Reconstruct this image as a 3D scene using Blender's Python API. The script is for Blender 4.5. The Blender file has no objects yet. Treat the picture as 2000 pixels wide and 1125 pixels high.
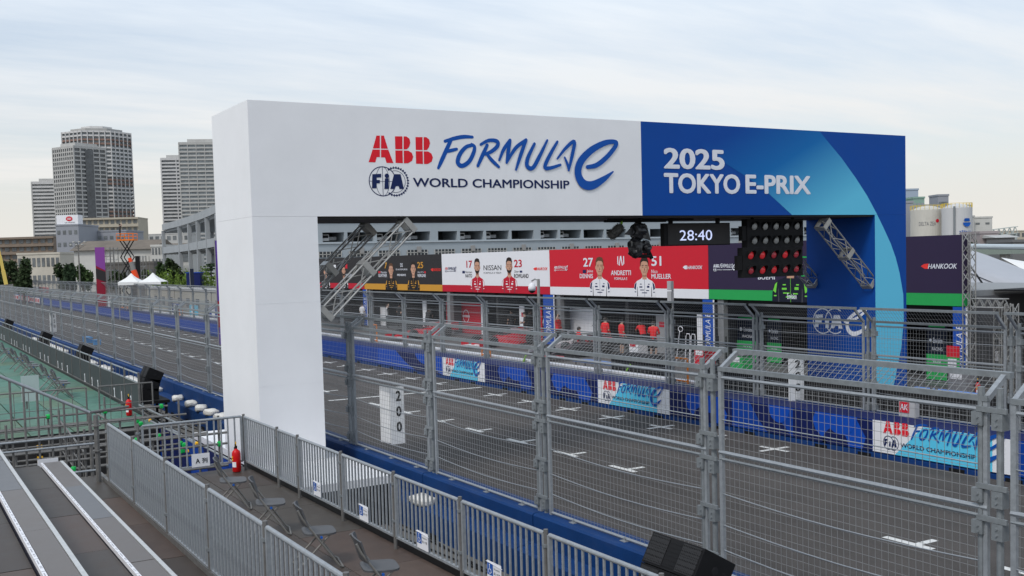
import bpy, bmesh, math, random
from mathutils import Vector, Matrix
random.seed(7)
SC = bpy.context.scene
COL = SC.collection

# ------------------------------------------------------------------ camera
FPX, CY, YAW, PITCH, ROLL, CAMH = 2060.24, 618.5949, 1.0315, 0.0555, -0.0267, 5.0962
FW = Vector((-math.sin(YAW)*math.cos(PITCH), math.cos(YAW)*math.cos(PITCH), -math.sin(PITCH)))
_r = Vector((math.cos(YAW), math.sin(YAW), 0)); _u = _r.cross(FW)
RT = _r*math.cos(ROLL)+_u*math.sin(ROLL); UP = _u*math.cos(ROLL)-_r*math.sin(ROLL)
CAM = Vector((0, 0, CAMH))
cd = bpy.data.cameras.new('camera'); cam = bpy.data.objects.new('camera', cd); COL.objects.link(cam)
m = Matrix.Identity(4)
for i in range(3):
    m[i][0], m[i][1], m[i][2], m[i][3] = RT[i], UP[i], -FW[i], CAM[i]
cam.matrix_world = m
cd.sensor_width = 36; cd.lens = FPX/2000*36; cd.shift_y = (CY-562.5)/2000
cd.clip_start = 0.1; cd.clip_end = 6000
SC.camera = cam

# ------------------------------------------------------------------ world, sun, exposure
SUN_EL, SUN_AZ = 50, 297          # direction the light comes from (azimuth from +X, counter-clockwise)
w = bpy.data.worlds.new('World'); SC.world = w; w.use_nodes = True
nt = w.node_tree; nt.nodes.clear()
wo = nt.nodes.new('ShaderNodeOutputWorld'); bg = nt.nodes.new('ShaderNodeBackground')
sky = nt.nodes.new('ShaderNodeTexSky'); sky.sky_type = 'NISHITA'; sky.sun_disc = False
sky.sun_elevation = math.radians(SUN_EL); sky.sun_rotation = math.radians(90-SUN_AZ)
sky.air_density = 1.0; sky.dust_density = 2.0
# thin high cloud veil: streaks of noise stretched along the horizon
tc = nt.nodes.new('ShaderNodeTexCoord')
sep = nt.nodes.new('ShaderNodeSeparateXYZ'); nt.links.new(tc.outputs['Generated'], sep.inputs[0])
dv = nt.nodes.new('ShaderNodeMath'); dv.operation = 'ADD'; dv.inputs[1].default_value = 0.12
nt.links.new(sep.outputs[2], dv.inputs[0])
cmb = nt.nodes.new('ShaderNodeCombineXYZ')
for k in (0, 1):
    d = nt.nodes.new('ShaderNodeMath'); d.operation = 'DIVIDE'
    nt.links.new(sep.outputs[k], d.inputs[0]); nt.links.new(dv.outputs[0], d.inputs[1]); nt.links.new(d.outputs[0], cmb.inputs[k])
mp = nt.nodes.new('ShaderNodeMapping'); mp.inputs['Rotation'].default_value = (0, 0, math.radians(28)); mp.inputs['Scale'].default_value = (1.5, 0.42, 1)
nt.links.new(cmb.outputs[0], mp.inputs[0])
nz = nt.nodes.new('ShaderNodeTexNoise'); nz.inputs['Scale'].default_value = 1.15; nz.inputs['Detail'].default_value = 9; nz.inputs['Roughness'].default_value = 0.58
nt.links.new(mp.outputs[0], nz.inputs['Vector'])
cr = nt.nodes.new('ShaderNodeValToRGB'); cr.color_ramp.elements[0].position = 0.36; cr.color_ramp.elements[0].color = (0.50, 0.50, 0.50, 1)
cr.color_ramp.elements[1].position = 0.62; cr.color_ramp.elements[1].color = (0.97, 0.97, 0.97, 1)
nt.links.new(nz.outputs[0], cr.inputs[0])
# the veil thickens towards the horizon
hr = nt.nodes.new('ShaderNodeMapRange'); hr.inputs[1].default_value = 0.02; hr.inputs[2].default_value = 0.24; hr.inputs[3].default_value = 0.97; hr.inputs[4].default_value = 0.0
nt.links.new(sep.outputs[2], hr.inputs[0])
mxf = nt.nodes.new('ShaderNodeMath'); mxf.operation = 'MAXIMUM'; nt.links.new(cr.outputs[0], mxf.inputs[0]); nt.links.new(hr.outputs[0], mxf.inputs[1])
sm = nt.nodes.new('ShaderNodeVectorMath'); sm.operation = 'SCALE'; sm.inputs[3].default_value = 0.13
nt.links.new(sky.outputs[0], sm.inputs[0])
ck = nt.nodes.new('ShaderNodeValToRGB'); ck.color_ramp.elements[0].position = 0.0; ck.color_ramp.elements[0].color = (0.71, 0.685, 0.635, 1)
ck.color_ramp.elements[1].position = 0.30; ck.color_ramp.elements[1].color = (0.71, 0.81, 0.92, 1)
e = ck.color_ramp.elements.new(0.13); e.color = (0.74, 0.745, 0.745, 1)
nt.links.new(sep.outputs[2], ck.inputs[0])
mx = nt.nodes.new('ShaderNodeMixRGB')
nt.links.new(mxf.outputs[0], mx.inputs[0]); nt.links.new(sm.outputs[0], mx.inputs[1]); nt.links.new(ck.outputs[0], mx.inputs[2])
nt.links.new(mx.outputs[0], bg.inputs[0]); bg.inputs[1].default_value = 1.0
nt.links.new(bg.outputs[0], wo.inputs[0])

sl = bpy.data.lights.new('sun', 'SUN'); sl.energy = 1.45; sl.angle = math.radians(13); sl.color = (1.0, 0.96, 0.9)
so = bpy.data.objects.new('sun', sl); COL.objects.link(so)
sd = Vector((math.cos(math.radians(SUN_AZ))*math.cos(math.radians(SUN_EL)), math.sin(math.radians(SUN_AZ))*math.cos(math.radians(SUN_EL)), math.sin(math.radians(SUN_EL))))
so.rotation_euler = sd.to_track_quat('Z', 'Y').to_euler()
so.location = (0, -10, 40)
vs = SC.view_settings; vs.view_transform = 'Standard'; vs.look = 'None'; vs.exposure = 0.25; vs.gamma = 1.0; vs.use_curve_mapping = False

# ------------------------------------------------------------------ pixel -> world (photograph 2000 x 1125)
def ray(x, y): return FW+RT*((x-1000)/FPX)-UP*((y-CY)/FPX)
def onX(x, y, X): d = ray(x, y); return CAM+d*(X/d.x)
def onY(x, y, Y): d = ray(x, y); return CAM+d*(Y/d.y)
def onZ(x, y, Z): d = ray(x, y); return CAM+d*((Z-CAMH)/d.z)
def deep(x, y, z): return CAM+ray(x, y)*z

# ------------------------------------------------------------------ materials
def lin(c): return tuple((v/12.92 if v <= 0.04045 else ((v+0.055)/1.055)**2.4) for v in (k/255 for k in c))
MATS = {}
def mat(name, col, rough=0.6, metal=0.0, var=0.12, scale=6.0, bump=0.0, bscale=40.0, spec=0.5, emit=None, estr=0.0, alpha=None, streak=False, dirt=0.0):
    """procedural material: base colour broken up by noise, optional fine relief and wear"""
    if name in MATS: return MATS[name]
    M = bpy.data.materials.new(name); M.use_nodes = True; n = M.node_tree; b = n.nodes['Principled BSDF']
    b.inputs['Roughness'].default_value = rough; b.inputs['Metallic'].default_value = metal
    b.inputs['Specular IOR Level'].default_value = spec
    c = Vector(col[:3])
    if var > 0:
        t = n.nodes.new('ShaderNodeTexCoord'); z = n.nodes.new('ShaderNodeTexNoise'); z.inputs['Scale'].default_value = scale; z.inputs['Detail'].default_value = 6
        z.inputs['Roughness'].default_value = 0.65
        if streak:
            mpn = n.nodes.new('ShaderNodeMapping'); mpn.inputs['Scale'].default_value = (1, 1, 0.15); n.links.new(t.outputs['Object'], mpn.inputs[0]); n.links.new(mpn.outputs[0], z.inputs['Vector'])
        else: n.links.new(t.outputs['Object'], z.inputs['Vector'])
        r = n.nodes.new('ShaderNodeValToRGB')
        r.color_ramp.elements[0].position = 0.3; r.color_ramp.elements[1].position = 0.7
        lo = c*(1-var); hi = c*(1+var)
        r.color_ramp.elements[0].color = (*lo, 1); r.color_ramp.elements[1].color = (*[min(v, 0.9) for v in hi], 1)
        n.links.new(z.outputs[0], r.inputs[0])
        out = r.outputs[0]
        if dirt > 0:
            z2 = n.nodes.new('ShaderNodeTexNoise'); z2.inputs['Scale'].default_value = scale*0.35; z2.inputs['Detail'].default_value = 8; z2.inputs['Roughness'].default_value = 0.75
            n.links.new(t.outputs['Object'], z2.inputs['Vector'])
            r2 = n.nodes.new('ShaderNodeValToRGB'); r2.color_ramp.elements[0].position = 0.52; r2.color_ramp.elements[1].position = 0.72
            r2.color_ramp.elements[0].color = (0, 0, 0, 1); r2.color_ramp.elements[1].color = (dirt, dirt, dirt, 1); n.links.new(z2.outputs[0], r2.inputs[0])
            mm = n.nodes.new('ShaderNodeMixRGB'); n.links.new(r2.outputs[0], mm.inputs[0]); n.links.new(out, mm.inputs[1]); mm.inputs[2].default_value = (0.16, 0.145, 0.12, 1)
            out = mm.outputs[0]
        n.links.new(out, b.inputs['Base Color'])
        rr = n.nodes.new('ShaderNodeMapRange'); rr.inputs[3].default_value = max(0.05, rough-0.1); rr.inputs[4].default_value = min(1, rough+0.12)
        n.links.new(z.outputs[0], rr.inputs[0]); n.links.new(rr.outputs[0], b.inputs['Roughness'])
        if bump > 0:
            z3 = n.nodes.new('ShaderNodeTexNoise'); z3.inputs['Scale'].default_value = bscale; z3.inputs['Detail'].default_value = 5
            n.links.new(t.outputs['Object'], z3.inputs['Vector'])
            bp = n.nodes.new('ShaderNodeBump'); bp.inputs['Strength'].default_value = bump; bp.inputs['Distance'].default_value = 0.02
            n.links.new(z3.outputs[0], bp.inputs['Height']); n.links.new(bp.outputs[0], b.inputs['Normal'])
    else: b.inputs['Base Color'].default_value = (*c, 1)
    if emit: b.inputs['Emission Color'].default_value = (*emit, 1); b.inputs['Emission Strength'].default_value = estr
    if alpha is not None: b.inputs['Alpha'].default_value = alpha
    MATS[name] = M
    return M
def pr(name, rgb, **k):       # printed / painted colour given as a surface sRGB value
    k.setdefault('var', 0.03); k.setdefault('rough', 0.6); k.setdefault('spec', 0.25)
    return mat(name, lin(rgb), **k)

GALV = mat('galvanised_steel', (0.21, 0.228, 0.24), rough=0.5, metal=0.25, var=0.16, scale=14, dirt=0.12)
GALVL = mat('bright_zinc_tube', (0.29, 0.31, 0.33), rough=0.45, metal=0.25, var=0.14, scale=20)
WIRE = mat('zinc_wire', (0.26, 0.265, 0.27), rough=0.5, metal=0.2, var=0)
OLDST = mat('weathered_scaffold_steel', (0.16, 0.155, 0.15), rough=0.6, metal=0.3, var=0.25, scale=12, dirt=0.3)
ALU = mat('truss_aluminium', (0.36, 0.355, 0.34), rough=0.4, metal=0.5, var=0.12, scale=10)
WHITE = pr('white_vinyl', (232, 232, 234), rough=0.5, var=0.035, scale=0.6, bump=0.35, bscale=1.1)
WHITEP = pr('white_print', (226, 226, 230), var=0.02)
BLACK = mat('black_plastic', (0.009, 0.009, 0.010), rough=0.7, var=0.2, spec=0.2)
DARK = mat('dark_fabric', (0.013, 0.013, 0.015), spec=0.2, rough=0.85, var=0.3, scale=9)
CONC = mat('blue_concrete', lin((6, 52, 104)), spec=0.25, rough=0.65, var=0.12, scale=2.5, bump=0.15, bscale=30, dirt=0.10)
CONCL = mat('blue_barrier', lin((10, 54, 112)), spec=0.25, rough=0.65, var=0.12, scale=2.5, dirt=0.08)
RED = pr('red_print', (206, 28, 44))

# ------------------------------------------------------------------ mesh helpers
ORG = {}
def org(o): return ORG.get(o.name, Vector((0, 0, 0))) if o else Vector((0, 0, 0))
class MB:
    def __init__(s): s.v = []; s.f = []; s.mi = []; s.cur = 0
    def add(s, vs, fs):
        b = len(s.v); s.v += [Vector(p) for p in vs]; s.f += [tuple(b+i for i in f) for f in fs]; s.mi += [s.cur]*len(fs); return s
    def box(s, x0, x1, y0, y1, z0, z1):
        return s.add([(x0,y0,z0),(x1,y0,z0),(x1,y1,z0),(x0,y1,z0),(x0,y0,z1),(x1,y0,z1),(x1,y1,z1),(x0,y1,z1)],
                     [(3,2,1,0),(4,5,6,7),(0,1,5,4),(1,2,6,5),(2,3,7,6),(3,0,4,7)])
    def bar(s, p, q, w, h=None, up=(0,0,1), caps=True):
        p = Vector(p); q = Vector(q); d = (q-p)
        if d.length < 1e-6: return s
        d.normalize(); up = Vector(up)
        if abs(d.dot(up)) > 0.98: up = Vector((1,0,0)) if abs(d.x) < 0.9 else Vector((0,1,0))
        a = d.cross(up).normalized(); b = a.cross(d).normalized(); h = w if h is None else h
        vs = [c+a*(sx*w/2)+b*(sy*h/2) for c in (p, q) for sx, sy in ((-1,-1),(1,-1),(1,1),(-1,1))]
        fs = [(0,1,5,4),(1,2,6,5),(2,3,7,6),(3,0,4,7)]
        if caps: fs += [(3,2,1,0),(4,5,6,7)]
        return s.add(vs, fs)
    def tube(s, p, q, r, n=8, r2=None, caps=True):
        p = Vector(p); q = Vector(q); d = (q-p).normalized()
        up = Vector((0,0,1)) if abs(d.z) < 0.95 else Vector((1,0,0))
        a = d.cross(up).normalized(); b = a.cross(d).normalized(); r2 = r if r2 is None else r2
        vs = []
        for c, rr in ((p, r), (q, r2)):
            for i in range(n):
                t = 2*math.pi*i/n; vs.append(c+a*(rr*math.cos(t))+b*(rr*math.sin(t)))
        fs = [(i,(i+1)%n,n+(i+1)%n,n+i) for i in range(n)]
        if caps: fs += [tuple(range(n-1,-1,-1)), tuple(range(n,2*n))]
        return s.add(vs, fs)
    def path(s, pts, r, n=8):
        pts = [Vector(p) for p in pts]
        rings = []
        for i, p in enumerate(pts):
            d = (pts[min(i+1, len(pts)-1)]-pts[max(i-1, 0)]).normalized()
            up = Vector((0,0,1)) if abs(d.z) < 0.9 else Vector((0,1,0))
            a = d.cross(up).normalized(); b = a.cross(d).normalized()
            rings.append([p+a*(r*math.cos(2*math.pi*k/n))+b*(r*math.sin(2*math.pi*k/n)) for k in range(n)])
        vs = [v for ring in rings for v in ring]; fs = []
        for i in range(len(pts)-1):
            for k in range(n): fs.append((i*n+k, i*n+(k+1)%n, (i+1)*n+(k+1)%n, (i+1)*n+k))
        fs += [tuple(range(n-1,-1,-1)), tuple((len(pts)-1)*n+k for k in range(n))]
        return s.add(vs, fs)
    def poly(s, pts): return s.add(pts, [tuple(range(len(pts)))])
    def prism(s, pts, ext):        # planar outline extruded by vector ext
        n = len(pts); ext = Vector(ext); vs = [Vector(p) for p in pts]+[Vector(p)+ext for p in pts]
        return s.add(vs, [tuple(range(n-1,-1,-1)), tuple(range(n,2*n))]+[(i,(i+1)%n,n+(i+1)%n,n+i) for i in range(n)])
    def lathe(s, c, prof, n=16, ax=(0,0,1)):
        ax = Vector(ax).normalized(); up = Vector((0,0,1)) if abs(ax.z) < 0.9 else Vector((1,0,0))
        a = ax.cross(up).normalized(); b = ax.cross(a).normalized(); c = Vector(c); vs = []
        for r, h in prof:
            for k in range(n): vs.append(c+ax*h+a*(r*math.cos(2*math.pi*k/n))+b*(r*math.sin(2*math.pi*k/n)))
        fs = [(i*n+k, i*n+(k+1)%n, (i+1)*n+(k+1)%n, (i+1)*n+k) for i in range(len(prof)-1) for k in range(n)]
        fs += [tuple(range(n-1,-1,-1)), tuple((len(prof)-1)*n+k for k in range(n))]
        return s.add(vs, fs)
    def mesh(s, name, mats, off=None, smooth=False):
        me = bpy.data.meshes.new(name); off = off or Vector((0,0,0))
        me.from_pydata([tuple(v-off) for v in s.v], [], s.f)
        mats = mats if isinstance(mats, (list, tuple)) else [mats]
        for x in mats: me.materials.append(x)
        if len(mats) > 1: me.polygons.foreach_set('material_index', s.mi)
        bm = bmesh.new(); bm.from_mesh(me); bmesh.ops.recalc_face_normals(bm, faces=bm.faces); bm.to_mesh(me); bm.free()
        if smooth: me.polygons.foreach_set('use_smooth', [True]*len(me.polygons))
        me.update(); return me
    def build(s, name, mats, parent=None, smooth=False, **tags):
        o = bpy.data.objects.new(name, s.mesh(name, mats, org(parent), smooth)); COL.objects.link(o)
        if parent: o.parent = parent; ORG[o.name] = org(parent)
        for k, v in tags.items(): o[k] = v
        return o
def place(name, me, parent=None, loc=(0,0,0), rot=None):
    o = bpy.data.objects.new(name, me); COL.objects.link(o); o.location = Vector(loc)-org(parent)
    if rot: o.rotation_euler = rot
    if parent: o.parent = parent; ORG[o.name] = org(parent)
    return o
def thing(name, label, cat, loc=(0,0,0), group=None, rz=0.0):
    o = bpy.data.objects.new(name, None); COL.objects.link(o); o.location = loc; o.empty_display_size = 0.2
    o.rotation_euler = (0, 0, rz); ORG[o.name] = Vector(loc) if rz == 0 else Vector((0,0,0))
    o['label'] = label; o['category'] = cat
    if group: o['group'] = group
    return o
def local_thing(name, label, cat, group=None):      # parts given in local coordinates; moved later
    return thing(name, label, cat, (0,0,0), group)
def tag(o, label, cat, group=None):
    o['label'] = label; o['category'] = cat
    if group: o['group'] = group
    return o
def dup(o, parent=None):
    c = o.copy(); COL.objects.link(c); c.parent = parent
    for ch in o.children: dup(ch, c)
    return c
def copy_thing(root, loc, label, rz=0.0, first=None, scale=None):
    c = dup(root); c.location = loc; c.rotation_euler = (0, 0, rz); c['label'] = label
    if scale: c.scale = scale
    return c
def hide_proto(root):           # a prototype is removed once its copies stand
    for ch in list(root.children): hide_proto(ch)
    bpy.data.objects.remove(root)
def struct(mb, name, mats, **k):
    o = mb.build(name, mats, **k); o['kind'] = 'structure'; return o
ORD = ['zeroth','first','second','third','fourth','fifth','sixth','seventh','eighth','ninth','tenth','eleventh','twelfth','thirteenth','fourteenth','fifteenth','sixteenth','seventeenth','eighteenth','nineteenth','twentieth','twenty-first','twenty-second','twenty-third','twenty-fourth','twenty-fifth','twenty-sixth','twenty-seventh','twenty-eighth','twenty-ninth','thirtieth','thirty-first','thirty-second','thirty-third','thirty-fourth','thirty-fifth']

def ORDN(n): return ORD[n] if n < 20 else (['','','twenty','thirty','forty','fifty'][n//10]+('-'+ORD[n % 10] if n % 10 else 'th')).replace('tyth','tieth')
# ------------------------------------------------------------------ flat print: shapes drawn in a (u, v) frame
class Frame:
    def __init__(s, o, u, v, lift=0.004): s.o = Vector(o); s.u = Vector(u); s.v = Vector(v); s.n = s.u.cross(s.v).normalized(); s.k = 0; s.lift = lift
    def at(s, p, h): return s.o+s.u*p[0]+s.v*p[1]+s.n*h
_tx = {}
def glyphs(txt, bold=0.0, shear=0.0):
    key = (txt, bold, shear)
    if key not in _tx:
        c = bpy.data.curves.new('t', 'FONT'); c.body = txt; c.offset = bold; c.shear = shear; c.resolution_u = 4; c.fill_mode = 'FRONT'
        o = bpy.data.objects.new('t', c)
        me = bpy.data.meshes.new_from_object(o)
        vs = [(v.co.x, v.co.y) for v in me.vertices]; fs = [tuple(p.vertices) for p in me.polygons]
        bpy.data.objects.remove(o); bpy.data.curves.remove(c); bpy.data.meshes.remove(me)
        _tx[key] = (vs, fs)
    return _tx[key]
def text2d(mb, fr, txt, u0, u1, v0, v1, bold=0.0, shear=0.0, h=0.004, keep=False, turn=False):
    vs, fs = glyphs(txt, 0.0, shear)
    if not vs: return
    if bold > .001 and not turn:
        su_ = (u1-u0)/(max(v[0] for v in vs)-min(v[0] for v in vs)); sv_ = (v1-v0)/(max(v[1] for v in vs)-min(v[1] for v in vs)); dd = bold*1.1*su_; dv = bold*.8*sv_
        for k, (sh, sw) in enumerate(((-1,0), (-.7,-.8), (0,-1), (.7,-.8), (1,0), (.7,.8), (0,1), (-.7,.8))): text2d(mb, fr, txt, u0+dd+dd*sh, u1-dd+dd*sh, v0+dv+dv*sw, v1-dv+dv*sw, 0.0, shear, h+.0005*(k+1), keep)
        v0, v1 = v0+dv, v1-dv
        u0, u1 = u0+dd, u1-dd
    xs = [v[0] for v in vs]; ys = [v[1] for v in vs]; a, b, c, d = min(xs), max(xs), min(ys), max(ys)
    su, sv = (u1-u0)/(b-a), (v1-v0)/(d-c)
    if turn:          # reads upwards
        mb.add([fr.at((u1-(y-c)/(d-c)*(u1-u0), v0+(x-a)/(b-a)*(v1-v0)), h) for x, y in vs], fs); return
    if keep: su = math.copysign(min(abs(su), abs(sv)), su); sv = min(abs(su), sv)
    mb.add([fr.at((u0+(x-a)*su, v0+(y-c)*sv), h) for x, y in vs], fs)
def catmull(pts, seg=6):
    out = []; n = len(pts)
    for i in range(n-1):
        p0, p1, p2, p3 = pts[max(i-1,0)], pts[i], pts[i+1], pts[min(i+2,n-1)]
        for k in range(seg):
            t = k/seg
            out.append(tuple(0.5*((2*p1[j])+(-p0[j]+p2[j])*t+(2*p0[j]-5*p1[j]+4*p2[j]-p3[j])*t*t+(-p0[j]+3*p1[j]-3*p2[j]+p3[j])*t**3) for j in range(3)))
    out.append(pts[-1]); return out
def stroke2d(mb, fr, pts, h, smooth=True):
    """pts (u, v, width): a brush stroke with round ends"""
    P = catmull(pts) if smooth and len(pts) > 2 else pts
    L = []; R = []
    for i, (x, y, wd) in enumerate(P):
        a = P[max(i-1,0)]; b = P[min(i+1,len(P)-1)]; dx, dy = b[0]-a[0], b[1]-a[1]; l = math.hypot(dx, dy) or 1
        nx, ny = -dy/l*wd/2, dx/l*wd/2; L.append((x+nx, y+ny)); R.append((x-nx, y-ny))
    n = len(P); hh = [h+.0012*i/len(P) for i in range(len(P))]; vs = [fr.at(p, q) for p, q in zip(L, hh)]+[fr.at(p, q) for p, q in zip(R, hh)]
    mb.add(vs, [(i, i+1, n+i+1, n+i) for i in range(n-1)])
    for i, j in ((0, 1), (n-1, n-2)):
        x, y, wd = P[i]; ang = math.atan2(y-P[j][1], x-P[j][0])
        mb.poly([fr.at((x+math.cos(ang+t)*wd/2, y+math.sin(ang+t)*wd/2), hh[i]) for t in [(-0.5+k/8)*math.pi for k in range(9)]])
def poly2d(mb, fr, pts, h): mb.poly([fr.at(p, h) for p in pts])
def disc2d(mb, fr, c, r, h, n=20, ry=None): mb.poly([fr.at((c[0]+r*math.cos(2*math.pi*k/n), c[1]+(ry or r)*math.sin(2*math.pi*k/n)), h) for k in range(n)])
def ring2d(mb, fr, c, r, w_, h, n=36, ry=None, a0=0, a1=2*math.pi):
    ry = ry or r; P = []
    for k in range(n+1):
        t = a0+(a1-a0)*k/n; P.append((math.cos(t), math.sin(t)))
    vs = [fr.at((c[0]+x*(r+w_/2), c[1]+y*(ry+w_/2)), h) for x, y in P]+[fr.at((c[0]+x*(r-w_/2), c[1]+y*(ry-w_/2)), h) for x, y in P]
    mb.add(vs, [(i, i+1, n+2+i, n+1+i) for i in range(n)])

# ------------------------------------------------------------------ championship wordmark, traced once on the gantry face
AX = -21.13                       # plane of the gantry's front face
def _zp(x, y):                    # trace coordinates -> (Y, Z) on the gantry face
    p = onX(680+x*0.29, 230+y*0.29, AX); return (p.y, p.z)
_o = _zp(137, 525); _W = _zp(1818, 400)[0]-_o[0]
def LG(x, y, w_=None):
    a = _zp(x, y); q = ((a[0]-_o[0])/_W, (a[1]-_o[1])/_W)
    return q if w_ is None else (*q, w_*0.29/72/_W)
def L3(pts): return [LG(*p) for p in pts]
SCRIPT = [
 [(652,158,18),(720,138,22),(780,128,22),(836,130,16)], [(692,148,22),(655,230,25),(628,290,24),(607,338,16)], [(668,226,18),(702,218,20),(730,211,16)],
 [(836,184,20),(792,198,22),(752,245,25),(737,300,26),(766,324,25),(812,296,25),(842,240,24),(850,196,20),(830,180,18)],
 [(935,185,20),(905,250,24),(872,324,18)], [(892,180,16),(945,153,20),(1000,158,23),(1004,190,24),(965,226,22),(920,246,16)], [(930,240,16),(965,285,22),(1012,330,17)],
 [(1016,286,14),(1045,215,22),(1088,152,20)], [(1088,152,20),(1076,230,24),(1066,302,16)], [(1066,302,14),(1125,205,22),(1196,150,20)], [(1196,150,20),(1160,250,24),(1128,350,14)],
 [(1252,176,18),(1208,270,25),(1203,325,26),(1240,338,25),(1285,262,24),(1338,152,14)],
 [(1406,162,16),(1352,258,24),(1322,330,24),(1352,340,22),(1426,318,16)],
 [(1406,276,12),(1462,205,20),(1520,160,22),(1506,250,24),(1482,355,14)], [(1455,268,12),(1472,310,18),(1482,352,14)],
 [(1608,332,24),(1672,318,30),(1745,258,30),(1800,185,28),(1790,162,26),(1720,172,34),(1630,222,42),(1560,300,48),(1545,380,50),(1580,445,54),(1640,455,52),(1715,415,36),(1780,364,10)],
]
SCRIPT = [L3(s) for s in SCRIPT]
_A = [[(190,120),(213,120),(213,206),(166,206)],[(221,120),(240,120),(267,208),(221,208)],[(164,214),(213,214),(213,265),(192,265),(182,300),(137,299)],[(221,215),(270,215),(304,305),(258,304),(248,267),(221,267)]]
_B = [[(315,125),(365,125),(365,212),(317,212)],[(373,125),(392,126),(412,140),(418,168),(410,195),(396,212),(373,213)],[(317,220),(366,220),(368,306),(319,304)],[(374,221),(405,222),(428,236),(438,262),(430,290),(404,306),(375,307)]]
ABBP = _A+_B+[[(x+138-(x-315)*0.05, y+5) for x, y in p] for p in _B]
ABBP = [[LG(*p) for p in q] for q in ABBP]
FIAP = [[(162,380),(222,377),(222,402),(192,403),(192,419),(213,419),(213,442),(192,442),(189,475),(160,475)], [(247,408),(272,408),(272,480),(243,480)], [(308,380),(352,380),(375,480),(345,480),(340,460),(318,461),(312,480),(283,480)]]
FIAP = [[LG(*p) for p in q] for q in FIAP]
FC1, FC2, FR = LG(232,428), LG(318,430), (LG(318,428)[0]-LG(232,428)[0])
WCB = (LG(437,465)[0], LG(1490,475)[0], LG(437,465)[1], LG(437,404)[1])
def emblem(mb, fr, h, c1=FC1, c2=FC2, r=None, letters=FIAP):
    r = r or FR*1.04
    ring2d(mb, fr, c1, r, r*0.06, h); ring2d(mb, fr, c1, r*0.5, r*0.03, h+0.0004, ry=r)
    ring2d(mb, fr, c2, r*0.95, r*0.05, h+0.0006, a0=-2.2, a1=2.2); ring2d(mb, fr, c2, r*0.75, r*0.03, h+0.0008, a0=-1.9, a1=1.9)
    for k in range(22):
        t = -2.1+4.2*k/21; stroke2d(mb, fr, [(c2[0]+math.cos(t)*r*0.92, c2[1]+math.sin(t)*r*0.92, r*0.09), (c2[0]+math.cos(t)*r*1.0, c2[1]+math.sin(t)*r*1.0, r*0.09)], h+0.001, False)
    stroke2d(mb, fr, [(c1[0]-r, c1[1], r*0.03), (c1[0]+r, c1[1], r*0.03)], h+0.0012, False); stroke2d(mb, fr, [(c1[0], c1[1]-r, r*0.03), (c1[0], c1[1]+r, r*0.03)], h+0.0014, False)
    if letters:
        for i, q in enumerate(letters): poly2d(mb, fr, q, h+0.002)
        disc2d(mb, fr, LG(260,391), FR*0.17, h+0.002)
def script_e(mb, fr, h, pts=SCRIPT[-1]): stroke2d(mb, fr, pts, h)
def wordmark(fr, red, blue, navy, h=0.004, small=False, title=None):
    for q in ABBP: poly2d(red, fr, q, h)
    for i, s in enumerate(SCRIPT): stroke2d(blue, fr, s, h+0.0014*i)
    if not small: emblem(navy, fr, h)
    else:
        ring2d(navy, fr, FC1, FR, FR*0.12, h, n=16); ring2d(navy, fr, FC2, FR, FR*0.12, h+0.0005, n=16, a0=-2, a1=2)
        for q in FIAP: poly2d(navy, fr, q, h+0.001)
    text2d(title or navy, fr, 'WORLD CHAMPIONSHIP', *WCB, bold=0.018, h=h+0.001)

# ------------------------------------------------------------------ ground, track, pit lane
ASPH = mat('track_asphalt', (0.076, 0.068, 0.063), rough=0.85, var=0.13, scale=1.1, bump=0.35, bscale=220, spec=0.25)
def rubbered(M):      # dark rubbered lanes and patches drawn out along the direction of travel
    n = M.node_tree; b = n.nodes['Principled BSDF']; src = b.inputs['Base Color'].links[0].from_socket
    t = n.nodes.new('ShaderNodeTexCoord'); mp_ = n.nodes.new('ShaderNodeMapping'); mp_.inputs['Scale'].default_value = (.035, .8, 1); n.links.new(t.outputs['Object'], mp_.inputs[0])
    z = n.nodes.new('ShaderNodeTexNoise'); z.inputs['Scale'].default_value = 1.0; z.inputs['Detail'].default_value = 5; n.links.new(mp_.outputs[0], z.inputs['Vector'])
    g_ = n.nodes.new('ShaderNodeTexNoise'); g_.inputs['Scale'].default_value = 55; g_.inputs['Detail'].default_value = 2; n.links.new(t.outputs['Object'], g_.inputs['Vector'])
    r1 = n.nodes.new('ShaderNodeMapRange'); r1.inputs[1].default_value = .32; r1.inputs[2].default_value = .68; r1.inputs[3].default_value = .72; r1.inputs[4].default_value = 1.16; n.links.new(z.outputs[0], r1.inputs[0])
    r2 = n.nodes.new('ShaderNodeMapRange'); r2.inputs[1].default_value = .3; r2.inputs[2].default_value = .7; r2.inputs[3].default_value = .78; r2.inputs[4].default_value = 1.22; n.links.new(g_.outputs[0], r2.inputs[0])
    k = n.nodes.new('ShaderNodeMath'); k.operation = 'MULTIPLY'; n.links.new(r1.outputs[0], k.inputs[0]); n.links.new(r2.outputs[0], k.inputs[1])
    v = n.nodes.new('ShaderNodeVectorMath'); v.operation = 'SCALE'; n.links.new(src, v.inputs[0]); n.links.new(k.outputs[0], v.inputs[3]); n.links.new(v.outputs[0], b.inputs['Base Color'])
rubbered(ASPH)
GRND = mat('yard_asphalt', (0.14, 0.135, 0.125), rough=0.9, var=0.2, scale=0.35, bump=0.2, bscale=90, spec=0.2)
PITA = mat('pit_lane_asphalt', (0.105, 0.10, 0.096), rough=0.85, var=0.16, scale=0.9, bump=0.3, bscale=200, spec=0.25)
MARK = mat('road_paint', (0.62, 0.62, 0.60), rough=0.7, var=0.12, scale=9, dirt=0.35)
g = struct(MB().add([(-4000,-1500,0),(1500,-1500,0),(1500,4500,0),(-4000,4500,0)], [(0,1,2,3)]), 'ground', GRND)
g['label'] = 'grey asphalt yard around the circuit'
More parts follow.
